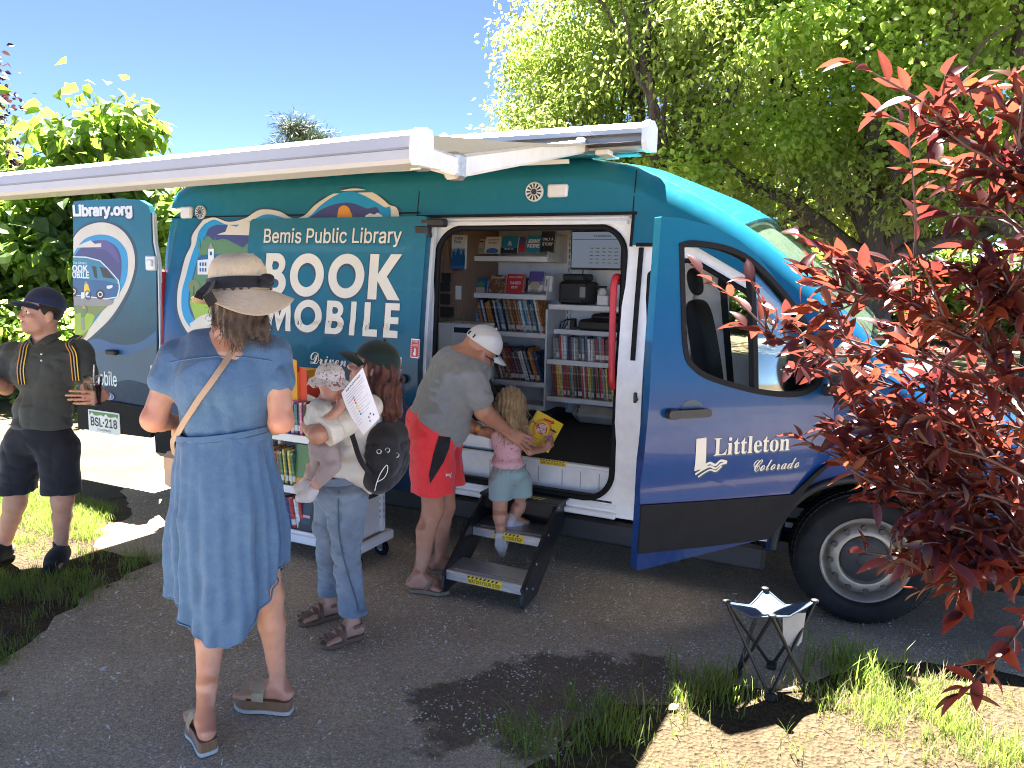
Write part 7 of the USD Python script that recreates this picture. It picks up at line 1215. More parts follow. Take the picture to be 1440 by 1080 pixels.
    MX('clear_plastic', {'t': ('transparent_bsdf', {'color': (.93, .93, .93)}), 'g': ('glossy_bsdf', {'roughness': .08}), 'f': ('fresnel', {'IOR': 1.5}), 'm': ('mix_closure', {})}, [('f.fac', 'm.fac'), ('t.BSDF', 'm.closure1'), ('g.BSDF', 'm.closure2')], surface='m.closure'); flat('cold_coffee', (.05, .018, .012), rough=.1)
    part(cu, 'cup', lathe([(.0, -.078), (.034, -.078), (.046, .065), (.048, .066), (.048, .068), (.044, .068)], 24, 'z', cc), 'clear_plastic', smooth=40); part(cu, 'drink', lathe([(0, -.074), (.032, -.074), (.0405, .028), (0, .028)], 24, 'z', cc), 'cold_coffee', smooth=40); part(cu, 'lid', lathe([(.05, .064), (.051, .072), (.044, .078), (.0, .079)], 24, 'z', cc), 'clear_plastic', smooth=40); part(cu, 'straw', tube([cc - ZUP * .02, cc + ZUP * .14 + SIDE * .012], .004, 8), 'sole_white')
    for k, (a, b, c) in enumerate(((.0, .01, .03), (-.018, -.01, .024), (.015, -.015, .028))): part(cu, 'ice_cube', bx(cc[0] + a - .011, cc[0] + a + .011, cc[1] + b - .011, cc[1] + b + .011, cc[2] + c - .01, cc[2] + c + .012, .003), 'clear_plastic')
person_left()
# ================================================================ ground
def gmesh(poly, z, step, noise_amp=0., seed=1, ns=1.):
    v, f = fine(extr(poly, .001), step) if step else extr(poly, .001); top = v[:, 2] > .0005; keep = top[f].all(1); f = f[keep]
    v = v.copy(); v[:, 2] = z + (noise_amp * (meshkit.fbm(np.c_[v[:, :2] * ns, np.zeros(len(v))], 4, seed) - .5) if noise_amp else 0)
    q = trimesh.Trimesh(v, f, process=False); q.remove_unreferenced_vertices(); return np.array(q.vertices), np.array(q.faces)
MX('soil', {'g': ('geometry', {}), 'n1': ('noise_texture', {'scale': .35, 'detail': 4.0}), 'n2': ('noise_texture', {'scale': 5.0, 'detail': 8.0, 'roughness': .7}), 'n3': ('noise_texture', {'scale': 70.0, 'detail': 4.0}),
            'r1': ('rgb_ramp', {'ramp': [(.35, (.145, .108, .068)), (.65, (.21, .16, .105))]}), 'r2': ('rgb_ramp', {'ramp': [(.3, (.62, .58, .52)), (.7, (1, 1, 1))]}), 'm': ('mix', {'mix_type': 'multiply', 'fac': 1.0}), 'ma': ('math', {'math_type': 'add'}),
            'b': ('bump', {'strength': .9, 'distance': .03}), 'p': ('principled_bsdf', {'roughness': .95, 'specular_ior_level': .2})},
   [('g.position', 'n1.vector'), ('g.position', 'n2.vector'), ('g.position', 'n3.vector'), ('n1.fac', 'r1.fac'), ('n2.fac', 'r2.fac'), ('r1.color', 'm.color1'), ('r2.color', 'm.color2'), ('m.color', 'p.base_color'), ('n2.fac', 'ma.value1'), ('n3.fac', 'ma.value2'), ('ma.value', 'b.height'), ('b.normal', 'p.normal')])
def asphalt(name, dark, light, speck, wet=False):
    MX(name, {'g': ('geometry', {}), 'n1': ('noise_texture', {'scale': 1.1, 'detail': 5.0, 'roughness': .65}), 'v': ('voronoi_texture', {'scale': 75.0}), 'v2': ('voronoi_texture', {'scale': 160.0}), 'n3': ('noise_texture', {'scale': 4.0, 'detail': 3.0}),
              'r1': ('rgb_ramp', {'ramp': [(.3, dark), (.7, light)]}), 'sc': ('separate_color', {}), 'th': ('map_range', {'from_min': .80, 'from_max': .86, 'clamp': True}), 'dm': ('map_range', {'from_min': .5, 'from_max': .3, 'clamp': True}), 'pm': ('math', {'math_type': 'multiply'}), 'pn': ('map_range', {'from_min': .42, 'from_max': .62, 'clamp': True}), 'pm2': ('math', {'math_type': 'multiply'}),
              'sc2': ('separate_color', {}), 'gr': ('rgb_ramp', {'ramp': [(.1, (.72, .72, .72)), (.9, (1.3, 1.26, 1.2))]}), 'mg': ('mix', {'mix_type': 'multiply', 'fac': 1.0}), 'mx': ('mix', {'color2': speck}),
              'mp': ('mapping', {'mapping_type': 'texture', 'location': (-1.10, -1.27, 0), 'rotation': (0, 0, .74), 'scale': (.66, .36, 1)}), 'ln': ('vector_math', {'math_type': 'length'}), 'wn': ('noise_texture', {'scale': 5.5, 'detail': 7.0, 'roughness': .62}), 'wm': ('math', {'math_type': 'multiply_add', 'value2': 1.5}), 'wr': ('map_range', {'from_min': 1.80, 'from_max': 1.62, 'to_min': 0.0, 'to_max': .80, 'clamp': True}), 'wx': ('mix', {'mix_type': 'multiply', 'color2': (.24, .21, .19)}), 'big': ('noise_texture', {'scale': .7, 'detail': 3.0}), 'bigr': ('rgb_ramp', {'ramp': [(.35, (.80, .80, .81)), (.65, (1.12, 1.10, 1.06))]}), 'bm': ('mix', {'mix_type': 'multiply', 'fac': 1.0}),
              'b': ('bump', {'strength': .75, 'distance': .008}), 'p': ('principled_bsdf', {'roughness': .45 if wet else .92, 'specular_ior_level': .5 if wet else .25})},
       [('g.position', 'n1.vector'), ('g.position', 'v.vector'), ('g.position', 'v2.vector'), ('g.position', 'n3.vector'), ('n1.fac', 'r1.fac'), ('v.color', 'sc.color'), ('sc.r', 'th.value'), ('v.distance', 'dm.value'), ('th.result', 'pm.value1'), ('dm.result', 'pm.value2'), ('n3.fac', 'pn.value'), ('pm.value', 'pm2.value1'), ('pn.result', 'pm2.value2'),
        ('v2.color', 'sc2.color'), ('sc2.r', 'gr.fac'), ('g.position', 'mp.vector'), ('mp.vector', 'ln.vector1'), ('g.position', 'wn.vector'), ('wn.fac', 'wm.value1'), ('ln.value', 'wm.value3'), ('wm.value', 'wr.value'), ('g.position', 'big.vector'), ('big.fac', 'bigr.fac'), ('r1.color', 'bm.color1'), ('bigr.color', 'bm.color2'), ('bm.color', 'wx.color1'), ('wr.result', 'wx.fac'), ('wx.color', 'mg.color1'), ('gr.color', 'mg.color2'), ('mg.color', 'mx.color1'), ('pm2.value', 'mx.fac'), ('mx.color', 'p.base_color'), ('v2.distance', 'b.height'), ('b.normal', 'p.normal')])
asphalt('asphalt', (.38, .31, .222), (.52, .43, .315), (.82, .78, .70)); 0 and asphalt('asphalt_wet', (.07, .058, .045), (.13, .11, .088), (.42, .4, .37), True)
big = Point(0, 0).buffer(160, 32)
structure('ground', gmesh(big, -.012, 0), 'soil')
MX('pale_dirt', {'g': ('geometry', {}), 'n': ('noise_texture', {'scale': 2.0, 'detail': 8.0, 'roughness': .7}), 'n2': ('noise_texture', {'scale': 60.0, 'detail': 3.0}), 'r': ('rgb_ramp', {'ramp': [(.3, (.070, .055, .037)), (.7, (.108, .087, .061))]}), 'b': ('bump', {'strength': .6, 'distance': .02}), 'p': ('principled_bsdf', {'roughness': .95, 'specular_ior_level': .2})}, [('g.position', 'n.vector'), ('g.position', 'n2.vector'), ('n.fac', 'r.fac'), ('r.color', 'p.base_color'), ('n2.fac', 'b.height'), ('b.normal', 'p.normal')])
near = sbox(-14, -6, 8, 14)
def wavy(pts, amp, seed, n=6):
    p = smoothpath(list(pts) + [pts[0]], n); p = np.array(Polygon(p).buffer(0).intersection(sbox(-7.5, -4, 3, 4)).union(Polygon(p).buffer(0)).exterior.segmentize(.06).coords) if 1 else p; z = np.zeros(len(p)); q = p + amp * (np.c_[meshkit.noise(np.c_[p * 2.3, z], seed), meshkit.noise(np.c_[p * 2.3, z + 1], seed)] - .5) + .16 * (np.c_[meshkit.fbm(np.c_[p * 7, z], 4, seed), meshkit.fbm(np.c_[p * 7, z + 5], 4, seed)] - .5); return Polygon(q).buffer(0)
grass_left = wavy([(-12, -.9), (-8, -.5), (-6.3, -.42), (-5.2, -.50), (-4.5, -.78), (-3.9, -1.0), (-3.72, -1.25), (-3.65, -1.7), (-3.5, -2.2), (-3.6, -3.4), (-6, -4), (-12, -4)], .3, 3, 8)
grass_right = wavy([(-1.05, -2.2), (-.98, -1.72), (-.9, -1.35), (-.72, -1.05), (-.52, -.86), (-.2, -.72), (.0, -.42), (.4, -.12), (1.4, .05), (3, 0), (3, -4), (-1.0, -4)], .16, 4, 8)
road = wavy([(-5.3, -.2), (-5.6, .6), (-5.2, 2.6), (-1, 2.9), (3, 2.8), (9, 2.4), (9, -3.3), (2, -3.6), (-3, -3.9), (-5, -3.6), (-4.6, -1.0)], .35, 5, 8).difference(grass_left.buffer(-.05)).difference(grass_right.buffer(-.05))
MX('verge_soil', {'g': ('geometry', {}), 'n': ('noise_texture', {'scale': 3.5, 'detail': 8.0, 'roughness': .7}), 'n2': ('noise_texture', {'scale': 45.0, 'detail': 5.0}), 'v': ('voronoi_texture', {'scale': 55.0}), 'r': ('rgb_ramp', {'ramp': [(.3, (.055, .040, .024)), (.7, (.105, .080, .050))]}), 'r2': ('rgb_ramp', {'ramp': [(.35, (.7, .68, .64)), (.65, (1.15, 1.12, 1.05))]}), 'm': ('mix', {'mix_type': 'multiply', 'fac': 1.0}), 'a': ('math', {'math_type': 'add'}), 'b': ('bump', {'strength': 1.0, 'distance': .02}), 'p': ('principled_bsdf', {'roughness': .95, 'specular_ior_level': .15})}, [('g.position', 'n.vector'), ('g.position', 'n2.vector'), ('g.position', 'v.vector'), ('n.fac', 'r.fac'), ('n2.fac', 'r2.fac'), ('r.color', 'm.color1'), ('r2.color', 'm.color2'), ('m.color', 'p.base_color'), ('n2.fac', 'a.value1'), ('v.distance', 'a.value2'), ('a.value', 'b.height'), ('b.normal', 'p.normal')])
for g in (grass_left, grass_right): structure('verge', gmesh(g, -.0045, .12, .012, 5, 4.), 'verge_soil', True)
dirt = wavy([(-5.25, -.3), (-5.5, 1.2), (-4.5, 3.2), (2, 3.6), (12, 3.2), (12, 9), (-6, 9), (-13, 4.5), (-13, -.6), (-8, -.45), (-6.2, -.4)], .4, 15, 8).difference(road.buffer(-.06)); [structure('dirt_path', gmesh(g, -.007, .5), 'pale_dirt') for g in getattr(dirt, 'geoms', [dirt]) if g.area > .5]
for g in [x for x in getattr(road, 'geoms', [road]) if x.area > .5]: structure('driveway', gmesh(g, -.002, .25), 'asphalt')
# ================================================================ trees and plants
def leaf_mat(name, top, back, var=.35, rough=.45, tr=.45):
    MX(name, {'o': ('object_info', {}), 'g': ('geometry', {}), 'n': ('noise_texture', {'scale': .9, 'detail': 2.0}), 'wn': ('white_noise_texture', {'dimensions': '1D'}), 'ad': ('math', {'math_type': 'multiply_add', 'value2': .5}), 'r': ('map_range', {'from_min': .25, 'from_max': .95, 'to_min': 1 - var, 'to_max': 1 + var}),
              'c': ('mix', {'mix_type': 'multiply', 'fac': 1.0, 'color1': top}), 'c2': ('mix', {'mix_type': 'multiply', 'fac': 1.0, 'color1': back}),
              'p': ('principled_bsdf', {'roughness': rough, 'specular_ior_level': .45}), 't': ('translucent_bsdf', {}), 'm': ('mix_closure', {'fac': tr})},
       [('g.position', 'n.vector'), ('g.random_per_island', 'ad.value1'), ('n.fac', 'ad.value3'), ('ad.value', 'r.value'), ('r.result', 'c.color2'), ('r.result', 'c2.color2'), ('c.color', 'p.base_color'), ('c2.color', 't.color'), ('p.BSDF', 'm.closure1'), ('t.BSDF', 'm.closure2')], surface='m.closure')
leaf_mat('leaf_maple', (.14, .21, .06), (.64, .88, .15), tr=.58); leaf_mat('leaf_catalpa', (.11, .18, .05), (.36, .55, .06), tr=.5); leaf_mat('leaf_far', (.07, .11, .035), (.3, .42, .05)); leaf_mat('leaf_plum', (.035, .022, .022), (.06, .028, .028)); leaf_mat('needles', (.03, .05, .022), (.06, .09, .03), tr=.2)
leaf_mat('leaf_olive', (.12, .165, .06), (.52, .66, .13), tr=.54)
M('bark', (.11, .085, .065), .95, bump=1., bscale=30, var=.3, stretch=(6, 6, 1), dist=.03); M('bark_dark', (.055, .042, .036), .9, bump=.8, bscale=40, stretch=(5, 5, 1)); M('petal', (.75, .74, .66), .8, var=.05)
def leaf_shape(L, W, fold=.25, droop=.3, n=3, heart=False):
    """one leaf along +x, folded on its midrib and drooping"""
    t = np.linspace(0, 1, n + 1); w = W / 2 * (np.sin(np.pi * np.clip(t, .0, 1) ** (.62 if heart else .8)) ** .8); z = -droop * L * t ** 2
    mid = np.c_[t * L, 0 * t, z]; lf = np.c_[t * L, w, z + fold * w]; rt = np.c_[t * L, -w, z + fold * w]; v = np.vstack([mid, lf, rt]); f = []
    for k in range(n):
        for o, s in ((n + 1, 1), (2 * (n + 1), -1)):
            for tri in ((k, k + 1, o + k + 1), (k, o + k + 1, o + k)):
                if (k == 0 and tri == (k, o + k + 1, o + k)) and False: continue
                f.append(tri if s > 0 else tri[::-1])
    return v, np.array(f)
def rot_to(d, roll, r):
    d = d / np.linalg.norm(d); u_ = np.array([0, 0, 1.]) if abs(d[2]) < .95 else np.array([1., 0, 0]); s = np.cross(u_, d); s /= np.linalg.norm(s); t = np.cross(d, s)
    c, q = math.cos(roll), math.sin(roll); return np.stack([d, c * s + q * t, c * t - q * s], 1)
def clump(cnt, R, L, W, seed, flat=.7, **k):
    """a spray of leaves"""
    r = np.random.default_rng(seed); ms = []
    for _ in range(cnt):
        p = r.normal(size=3) * R * [.5, .5, .5 * flat]; d = np.r_[p[:2] * .6 + r.normal(size=2) * R * .5, -.25 * R + r.normal() * .25 * R]; Lk = L * r.uniform(.7, 1.2); v, f = leaf_shape(Lk, W * Lk / L, **k)
        ms.append((p + v @ rot_to(d, r.normal() * .5, r).T, f))
    return cat_(*ms)
def instancer(parent, name, protos, mats, P, Q, S, I, kind='stuff'):
    path = numbered(parent.path if parent is not None else '/World', name); pi = UsdGeom.PointInstancer.Define(stage, path); base = parent.base if parent is not None else np.zeros(3)
    for k, (m, mt) in enumerate(zip(protos, mats)): usdkit.mesh(stage, f'{path}/leaf_spray_{k:03d}' if k else f'{path}/leaf_spray', m, MATS[mt])
    pi.CreatePrototypesRel().SetTargets([Sdf.Path(f'{path}/leaf_spray_{k:03d}' if k else f'{path}/leaf_spray') for k in range(len(protos))])
    pi.CreatePositionsAttr(Vt.Vec3fArray.FromNumpy((np.asarray(P) - base).astype(np.float32))); pi.CreateProtoIndicesAttr(Vt.IntArray.FromNumpy(np.asarray(I, np.int32))); pi.CreateScalesAttr(Vt.Vec3fArray.FromNumpy(np.repeat(np.asarray(S, np.float32)[:, None], 3, 1)))
    pi.CreateOrientationsAttr(Vt.QuathArray([Gf.Quath(float(w), float(x), float(y), float(z)) for x, y, z, w in Q])); tagp(pi.GetPrim(), kind=kind); return pi
def yawquat(r, n, tilt=.4):
    from scipy.spatial.transform import Rotation as Ro
    return Ro.from_euler('zyx', np.c_[r.uniform(0, 2 * np.pi, n), r.normal(size=n) * tilt, r.normal(size=n) * tilt]).as_quat()
PROTO = {}
def protos(kind):
    if kind not in PROTO:
        mk = {'maple': lambda s: clump(20, .38, .088, .082, s, fold=.15, droop=.25), 'catalpa': lambda s: clump(11, .34, .21, .16, s, fold=.22, droop=.45, heart=True), 'far': lambda s: clump(16, .6, .26, .2, s), 'plum': lambda s: clump(16, .35, .14, .09, s),
              'olive': lambda s: clump(18, .36, .11, .055, s, fold=.2), 'needles': lambda s: clump(40, .35, .22, .02, s, flat=.5, droop=-.2, n=2)}[kind]
        PROTO[kind] = [mk(100 + s) for s in range(4)]
    return PROTO[kind]
def limb(p, q, r0, r1, r, wob=.08, n=7):
    p, q = np.asarray(p, float), np.asarray(q, float); t = np.linspace(0, 1, n)[:, None]; L = np.linalg.norm(q - p); w = r.normal(size=(n, 3)) * wob * L * .3; w[0] = w[-1] = 0
    return tube(smoothpath(p + (q - p) * t + w, 3), np.interp(np.linspace(0, 1, 3 * (n - 1) + 1), [0, 1], [r0, r1]), 8)
def tree(name, label, cat, base, lobes, n, kind, mat, trunk_r, seed, group=None, bark='bark', shell=.35, fork=2.2, scale=(.8, 1.3)):
    """trunk with limbs that reach into the crown's lobes; the crown is sprays of leaves through the lobes' volume"""
    r = np.random.default_rng(seed); base = np.asarray(base, float); T = Thing(name, label, cat, base, group)
    L = [(base + np.asarray(c), np.asarray(a, float)) for c, a in lobes]; top = np.mean([c for c, _ in L], 0); fk = base + np.array([(top - base)[0] * .25, (top - base)[1] * .25, fork])
    ms = [limb(base - [0, 0, .1], fk, trunk_r * 1.25, trunk_r * .85, r, .05)]
    for c, a in L:
        ms.append(limb(fk - [0, 0, .3], c, trunk_r * .6, trunk_r * .14, r))
        for _ in range(3): d = r.normal(size=3); d /= np.linalg.norm(d); ms.append(limb(c * .55 + fk * .45, c + d * a * .8, trunk_r * .22, trunk_r * .04, r))
    part(T, 'trunk', cat_(*ms), bark, smooth=True)
    vol = np.array([np.prod(a) ** .7 for _, a in L]); cnt = (n * vol / vol.sum()).astype(int); P = []
    for (c, a), k in zip(L, cnt):
        per = 20; m = max(3, k // per); d = r.normal(size=(m, 3)); d[:, 2] = np.abs(d[:, 2]) * 1.1 - .55 * r.random(m); d /= np.linalg.norm(d, axis=1, keepdims=True); sc_ = c + d * a * (.62 + .42 * r.random(m))[:, None]; R_ = np.mean(a) * r.uniform(.16, .32, m)
        for q in range(m):
            e = r.normal(size=(per, 3)); e /= np.linalg.norm(e, axis=1, keepdims=True); e *= r.random((per, 1)) ** .45; e[:, 2] = np.where(e[:, 2] < 0, e[:, 2] * .45, e[:, 2] * .8); P.append(sc_[q] + e * R_[q] * [1.25, 1.25, .8])
        P.append(c + r.normal(size=(max(1, k // 5), 3)) * a * .42)
    P = np.vstack(P); P = P[P[:, 2] > base[2] + .15]; g = meshkit.fbm(P * .9, 2, seed + 3); P = P[g > np.quantile(g, .05)]
    pr = protos(kind); instancer(T, 'crown', pr, [mat] * len(pr), P, yawquat(r, len(P)), r.uniform(*scale, len(P)), r.integers(0, len(pr), len(P))); return T, P
# the big trees behind the van, on the right
def big(px, t, dz=0): p = onD(px, 400, t); p[2] = dz; return p
def lob(seed, H, R, n, low=2.0, dx=0):
    r = np.random.default_rng(seed); out = []
    for k in range(n):
        a = 2 * np.pi * k / n + r.uniform(-.3, .3); z = low + (H - low) * ((k * .618) % 1) * .8 + R * .25; q = R * (.55 if z > H * .7 else .75); out.append(((math.cos(a) * q + dx, math.sin(a) * q, z), (R * .55, R * .55, R * .42)))
    out.append(((dx, 0, H - R * .5), (R * .6, R * .6, R * .55))); out.append(((dx, 0, (H + low) / 2), (R * .75, R * .75, (H - low) * .4))); return out
tree('maple_tree', 'tall leafy maple with dark trunk behind the van cab', 'tree', big(1235, 13.5), lob(1, 10.5, 3.4, 9, 2.2), 3200, 'maple', 'leaf_maple', .30, 11, fork=2.4)
tree('maple_tree', 'broad maple reaching over the top right corner of the picture', 'tree', big(1480, 12.5), lob(2, 11.5, 3.6, 9, 2.4), 3000, 'maple', 'leaf_maple', .28, 12)
tree('elm_tree', 'olive green loose tree between the awning end and the maple', 'tree', big(960, 15.5), lob(3, 10.5, 3.6, 9, 2.0), 2900, 'olive', 'leaf_olive', .26, 13, scale=(.8, 1.25))
tree('elm_tree', 'pale green tree at the edge of the sky above the awning end', 'tree', big(850, 17), [((0, 0, 6.0), (2.2, 2, 3.2)), ((-.9, 0, 5.0), (1.6, 1.5, 1.5)), ((.8, 0, 8.2), (2, 2, 2)), ((1.6, .4, 10.5), (2.0, 2, 2)), ((-.2, .5, 3.5), (2.2, 2, 1.6)), ((-1.7, 0, 3.9), (1.3, 1.2, .8))], 2600, 'olive', 'leaf_olive', .22, 14, scale=(.8, 1.25))
tree('elm_tree', 'high tree crown filling the top of the picture behind the maples', 'tree', big(1200, 20), lob(4, 15, 5, 10, 5), 1500, 'olive', 'leaf_olive', .35, 15, scale=(1.3, 2.2))
for k, (px, t, h, rr, lb) in enumerate(((760, 34, 7, 3.2, 'far tree just above the van roof right of the awning'), (1000, 30, 8, 3.6, 'far tree seen through the cab side window'), (1150, 36, 9, 4, 'far shade tree beyond the bonnet of the van'), (1330, 32, 9, 4, 'far tree standing behind the red leaved shrub'), (1500, 33, 9, 4, 'far tree past the right edge behind the shrub'), (600, 42, 7, 3, 'far tree hidden low behind the van roof'))):
    tree('shade_tree', lb, 'tree', big(px, t), lob(30 + k, h, rr, 6, .6), 500, 'far', 'leaf_far', .25, 40 + k, fork=1.2, scale=(1., 1.6))
# catalpas and shrubs on the left
cats = [(-60, 10.8, 4.1, 1.25, 'broad leaved flowering tree at the left edge above the man'), (55, 11.3, 3.0, 1.3, 'broad leaved tree with white blossom behind the man in the cap'), (150, 11.0, 4.45, .9, 'slender bright broad leaved tree rising above the awning rail'), (262, 12.2, 3.3, .8, 'low broad leaved tree in the gap beside the rear door')]
for k, (px, t, h, rr, lb) in enumerate(cats):
    T, P = tree('catalpa_tree', lb, 'tree', big(px, t), [((0, 0, h * .78), (rr * .65, rr * .65, h * .2)), ((rr * .4, -.2, h * .5), (rr * .8, rr * .8, h * .22)), ((-rr * .4, .1, h * .5), (rr * .8, rr * .8, h * .25)), ((0, -.3, h * .25), (rr * 1., rr * .9, h * .24))], int(430 * rr), 'catalpa', 'leaf_catalpa', .09, 60 + k, fork=.8, scale=(.7, 1.15))
    r = np.random.default_rng(k); ok = P[(P[:, 1] < T.base[1] + .3)]; sel = ok[r.choice(len(ok), 7 if k < 2 else 3, False)]
    for s in sel:
        if s[2] > h * .9: continue
        fl = []
        for _ in range(26):
            q = r.normal(size=3) * [.05, .05, .07]; d = r.normal(size=3); v, f = leaf_shape(.035, .03, n=2); fl.append((s + [0, -.25, .15] + q + v @ rot_to(d, 0, r).T, f))
        part(T, 'blossom', cat_(*fl), 'petal')
tree('plum_tree', 'dark purple leaved tree high at the left edge', 'tree', big(-28, 19), [((0, 0, 5.2), (1.5, 1.5, 1.3)), ((.3, 0, 3.6), (1.6, 1.5, 1.4)), ((.8, .2, 4.0), (1.0, 1, .8)), ((-.6, 0, 5.2), (1.0, 1, .8))], 420, 'plum', 'leaf_plum', .12, 71)
pn = tree('pine_tree', 'distant dark pine top showing over the awning', 'tree', big(428, 42), [((0, 0, 8.9), (.8, .8, 1.0)), ((0, 0, 7.6), (1.6, 1.6, 1.2)), ((0.3, 0, 6.2), (2.2, 2.2, 1.2)), ((0, 0, 4), (2.6, 2.6, 1.4))], 700, 'needles', 'needles', .2, 72, bark='bark_dark', scale=(1.7, 2.3))
for k, (px, t, lb) in enumerate(((1180, 24, 'low shrub far behind the van bonnet under the maple'), (1330, 23, 'low shrub far behind the middle of the red leaved shrub'), (1450, 22, 'low shrub far off at the right edge behind the red shrub'), (1060, 26, 'low shrub far off seen through the cab windows'))):
    tree('hedge_shrub', lb, 'shrub', big(px, t), [((-1.3, 0, 1.0), (1.4, .8, 1.1)), ((.3, .1, 1.2), (1.5, .8, 1.3)), ((1.6, .2, .9), (1.3, .8, 1.0))], 420, 'far', 'leaf_far', .05, 90 + k, fork=.4, scale=(.8, 1.2))
# dark hedge at the foot of the left trees
tree('hedge_shrub', 'low dark green shrubs at the foot of the left trees', 'shrub', big(-10, 10.0), [((-.9, 0, .55), (1.0, .5, .6)), ((.4, .1, .6), (1.0, .5, .6)), ((1.6, .2, .5), (.9, .5, .5))], 420, 'maple', 'leaf_maple', .04, 73, fork=.3)
# ---------------- grass
def tuft(seed, n=17, h=.085, spread=.035):
    r = np.random.default_rng(seed); ms = []
    for _ in range(n):
        a = r.uniform(0, 6.28); b = np.array([math.cos(a), math.sin(a)]); L = h * r.uniform(.45, 1.25); lean = r.uniform(.1, .75); w = .0017 * r.uniform(.7, 1.5); s = np.array([-b[1], b[0]]); p0 = r.normal(size=2) * spread
        pts = [np.r_[p0 + b * lean * L * t ** 1.7, L * t * (1 - .25 * lean * t)] for t in (0, .4, .75, 1)]; v = []
        for p, k in zip(pts[:3], (1, .85, .5)): v += [p + np.r_[s * w * k, 0], p - np.r_[s * w * k, 0]]
        v.append(pts[3]); ms.append((np.array(v), np.array([(0, 1, 3), (0, 3, 2), (2, 3, 5), (2, 5, 4), (4, 5, 6)])))
    return cat_(*ms)
leaf_mat('grass_blade', (.155, .215, .05), (.40, .54, .08), var=.3, tr=.4); leaf_mat('grass_dry', (.30, .25, .13), (.34, .29, .14), tr=.35)
tufts = [tuft(s) for s in range(4)] + [tuft(9, 10, .09)]
def sow(poly, n, dens, seed, s=(.7, 1.3), dry=.1):
    r = np.random.default_rng(seed); a, b, c, d = poly.bounds; P = np.c_[r.uniform(a, c, n), r.uniform(b, d, n), np.zeros(n)]; P = P[shapely.contains_xy(poly, P[:, 0], P[:, 1])]; g = dens(P); P = P[r.random(len(P)) < g]
    return P, yawquat(r, len(P), .12), r.uniform(*s, len(P)), r.choice(5, len(P), p=[(1 - dry) / 4] * 4 + [dry])
tm = ['grass_blade'] * 4 + ['grass_dry']
visL = grass_left.intersection(sbox(-8.5, -3.6, -3.2, 0)); gx = sow(visL, 15000, lambda P: np.clip((meshkit.fbm(P * 1.6, 3, 2) - .36) * 5, .06, 1), 5, (.55, 1.0)); instancer(None, 'grass', tufts, tm, *gx)
visR = grass_right.intersection(sbox(-1.5, -2.6, 3, 0)); gx = sow(visR, 11000, lambda P: np.clip((meshkit.fbm(P * 3.1, 3, 8) - .58) * 5, .03, 1), 6, (.4, 1.2), .32); instancer(None, 'grass', tufts, tm, *gx)
strag = wavy([(-1.45, -1.95), (-1.3, -1.55), (-1.0, -1.1), (-.5, -.7), (.3, -.35), (1.2, -.2), (1.2, -.5), (0, -.9), (-.8, -1.6), (-1.2, -2.2)], .2, 9); gx = sow(strag, 320, lambda P: np.clip((meshkit.fbm(P * 4, 2, 12) - .62) * 5, .006, 1), 7, (.5, 1.1)); instancer(None, 'grass', tufts, tm, *gx)
for x, y, n in ((onZ(728, 1052)[0], onZ(728, 1052)[1], 9), (onZ(850, 1035)[0], onZ(850, 1035)[1], 16), (onZ(1000, 980)[0], onZ(1000, 980)[1], 16), (onZ(1205, 945)[0], onZ(1205, 945)[1], 20)):
    r = np.random.default_rng(int(n * 10)); P = np.c_[x + r.normal(size=n) * .09, y + r.normal(size=n) * .07, np.zeros(n)]; instancer(None, 'grass', tufts, tm, P, yawquat(r, n, .12), r.uniform(1.0, 1.9, n), r.integers(0, 4, n))
# loose stones on the driveway
sr = np.random.default_rng(3); stone = [trimesh.convex.convex_hull(np.random.default_rng(k).normal(size=(9, 3)) * [1, 1, .6]) for k in range(3)]
M('stone_pale', (.66, .62, .55), .85, var=.3, scale=3)
ns = 9000; P = np.c_[sr.uniform(-5, 1.5, ns), sr.uniform(-2.9, .2, ns), np.full(ns, .001)]; k_ = shapely.contains_xy(road, P[:, 0], P[:, 1]); P = P[k_]
instancer(None, 'gravel', stone, ['stone_pale'] * 3, P, yawquat(sr, len(P), 1.), sr.uniform(.0014, .0046, len(P)) * np.where(sr.random(len(P)) < .03, 2.2, 1), sr.integers(0, 3, len(P)))
M('dry_leaf', (.33, .24, .14), .8, var=.25)
for k, (a, b, s, lb) in enumerate(((10, 966, .09, 'dry tan leaf on the driveway at the left edge'), (657, 880, .05, 'small dry leaf on the driveway below the folding step'), (838, 876, .045, 'small brown leaf between the wet patch and the step'), (228, 826, .05, 'fallen tan leaf at the grass edge left of the dress'), (1000, 978, .05, 'pale leaf lying beside the camp stool'), (330, 905, .035, 'little dry leaf left of the dress hem'), (940, 998, .06, 'pale flat leaf at the edge of the wet patch'))):
    r = np.random.default_rng(k); p = onZ(a, b, .008); v, f = leaf_shape(s, s * .55, fold=.3, droop=-.15, n=4); solo('fallen_leaf', (p + v @ rot_to(np.r_[r.normal(size=2), .05], .2, r).T, f), 'dry_leaf', lb, 'leaf')
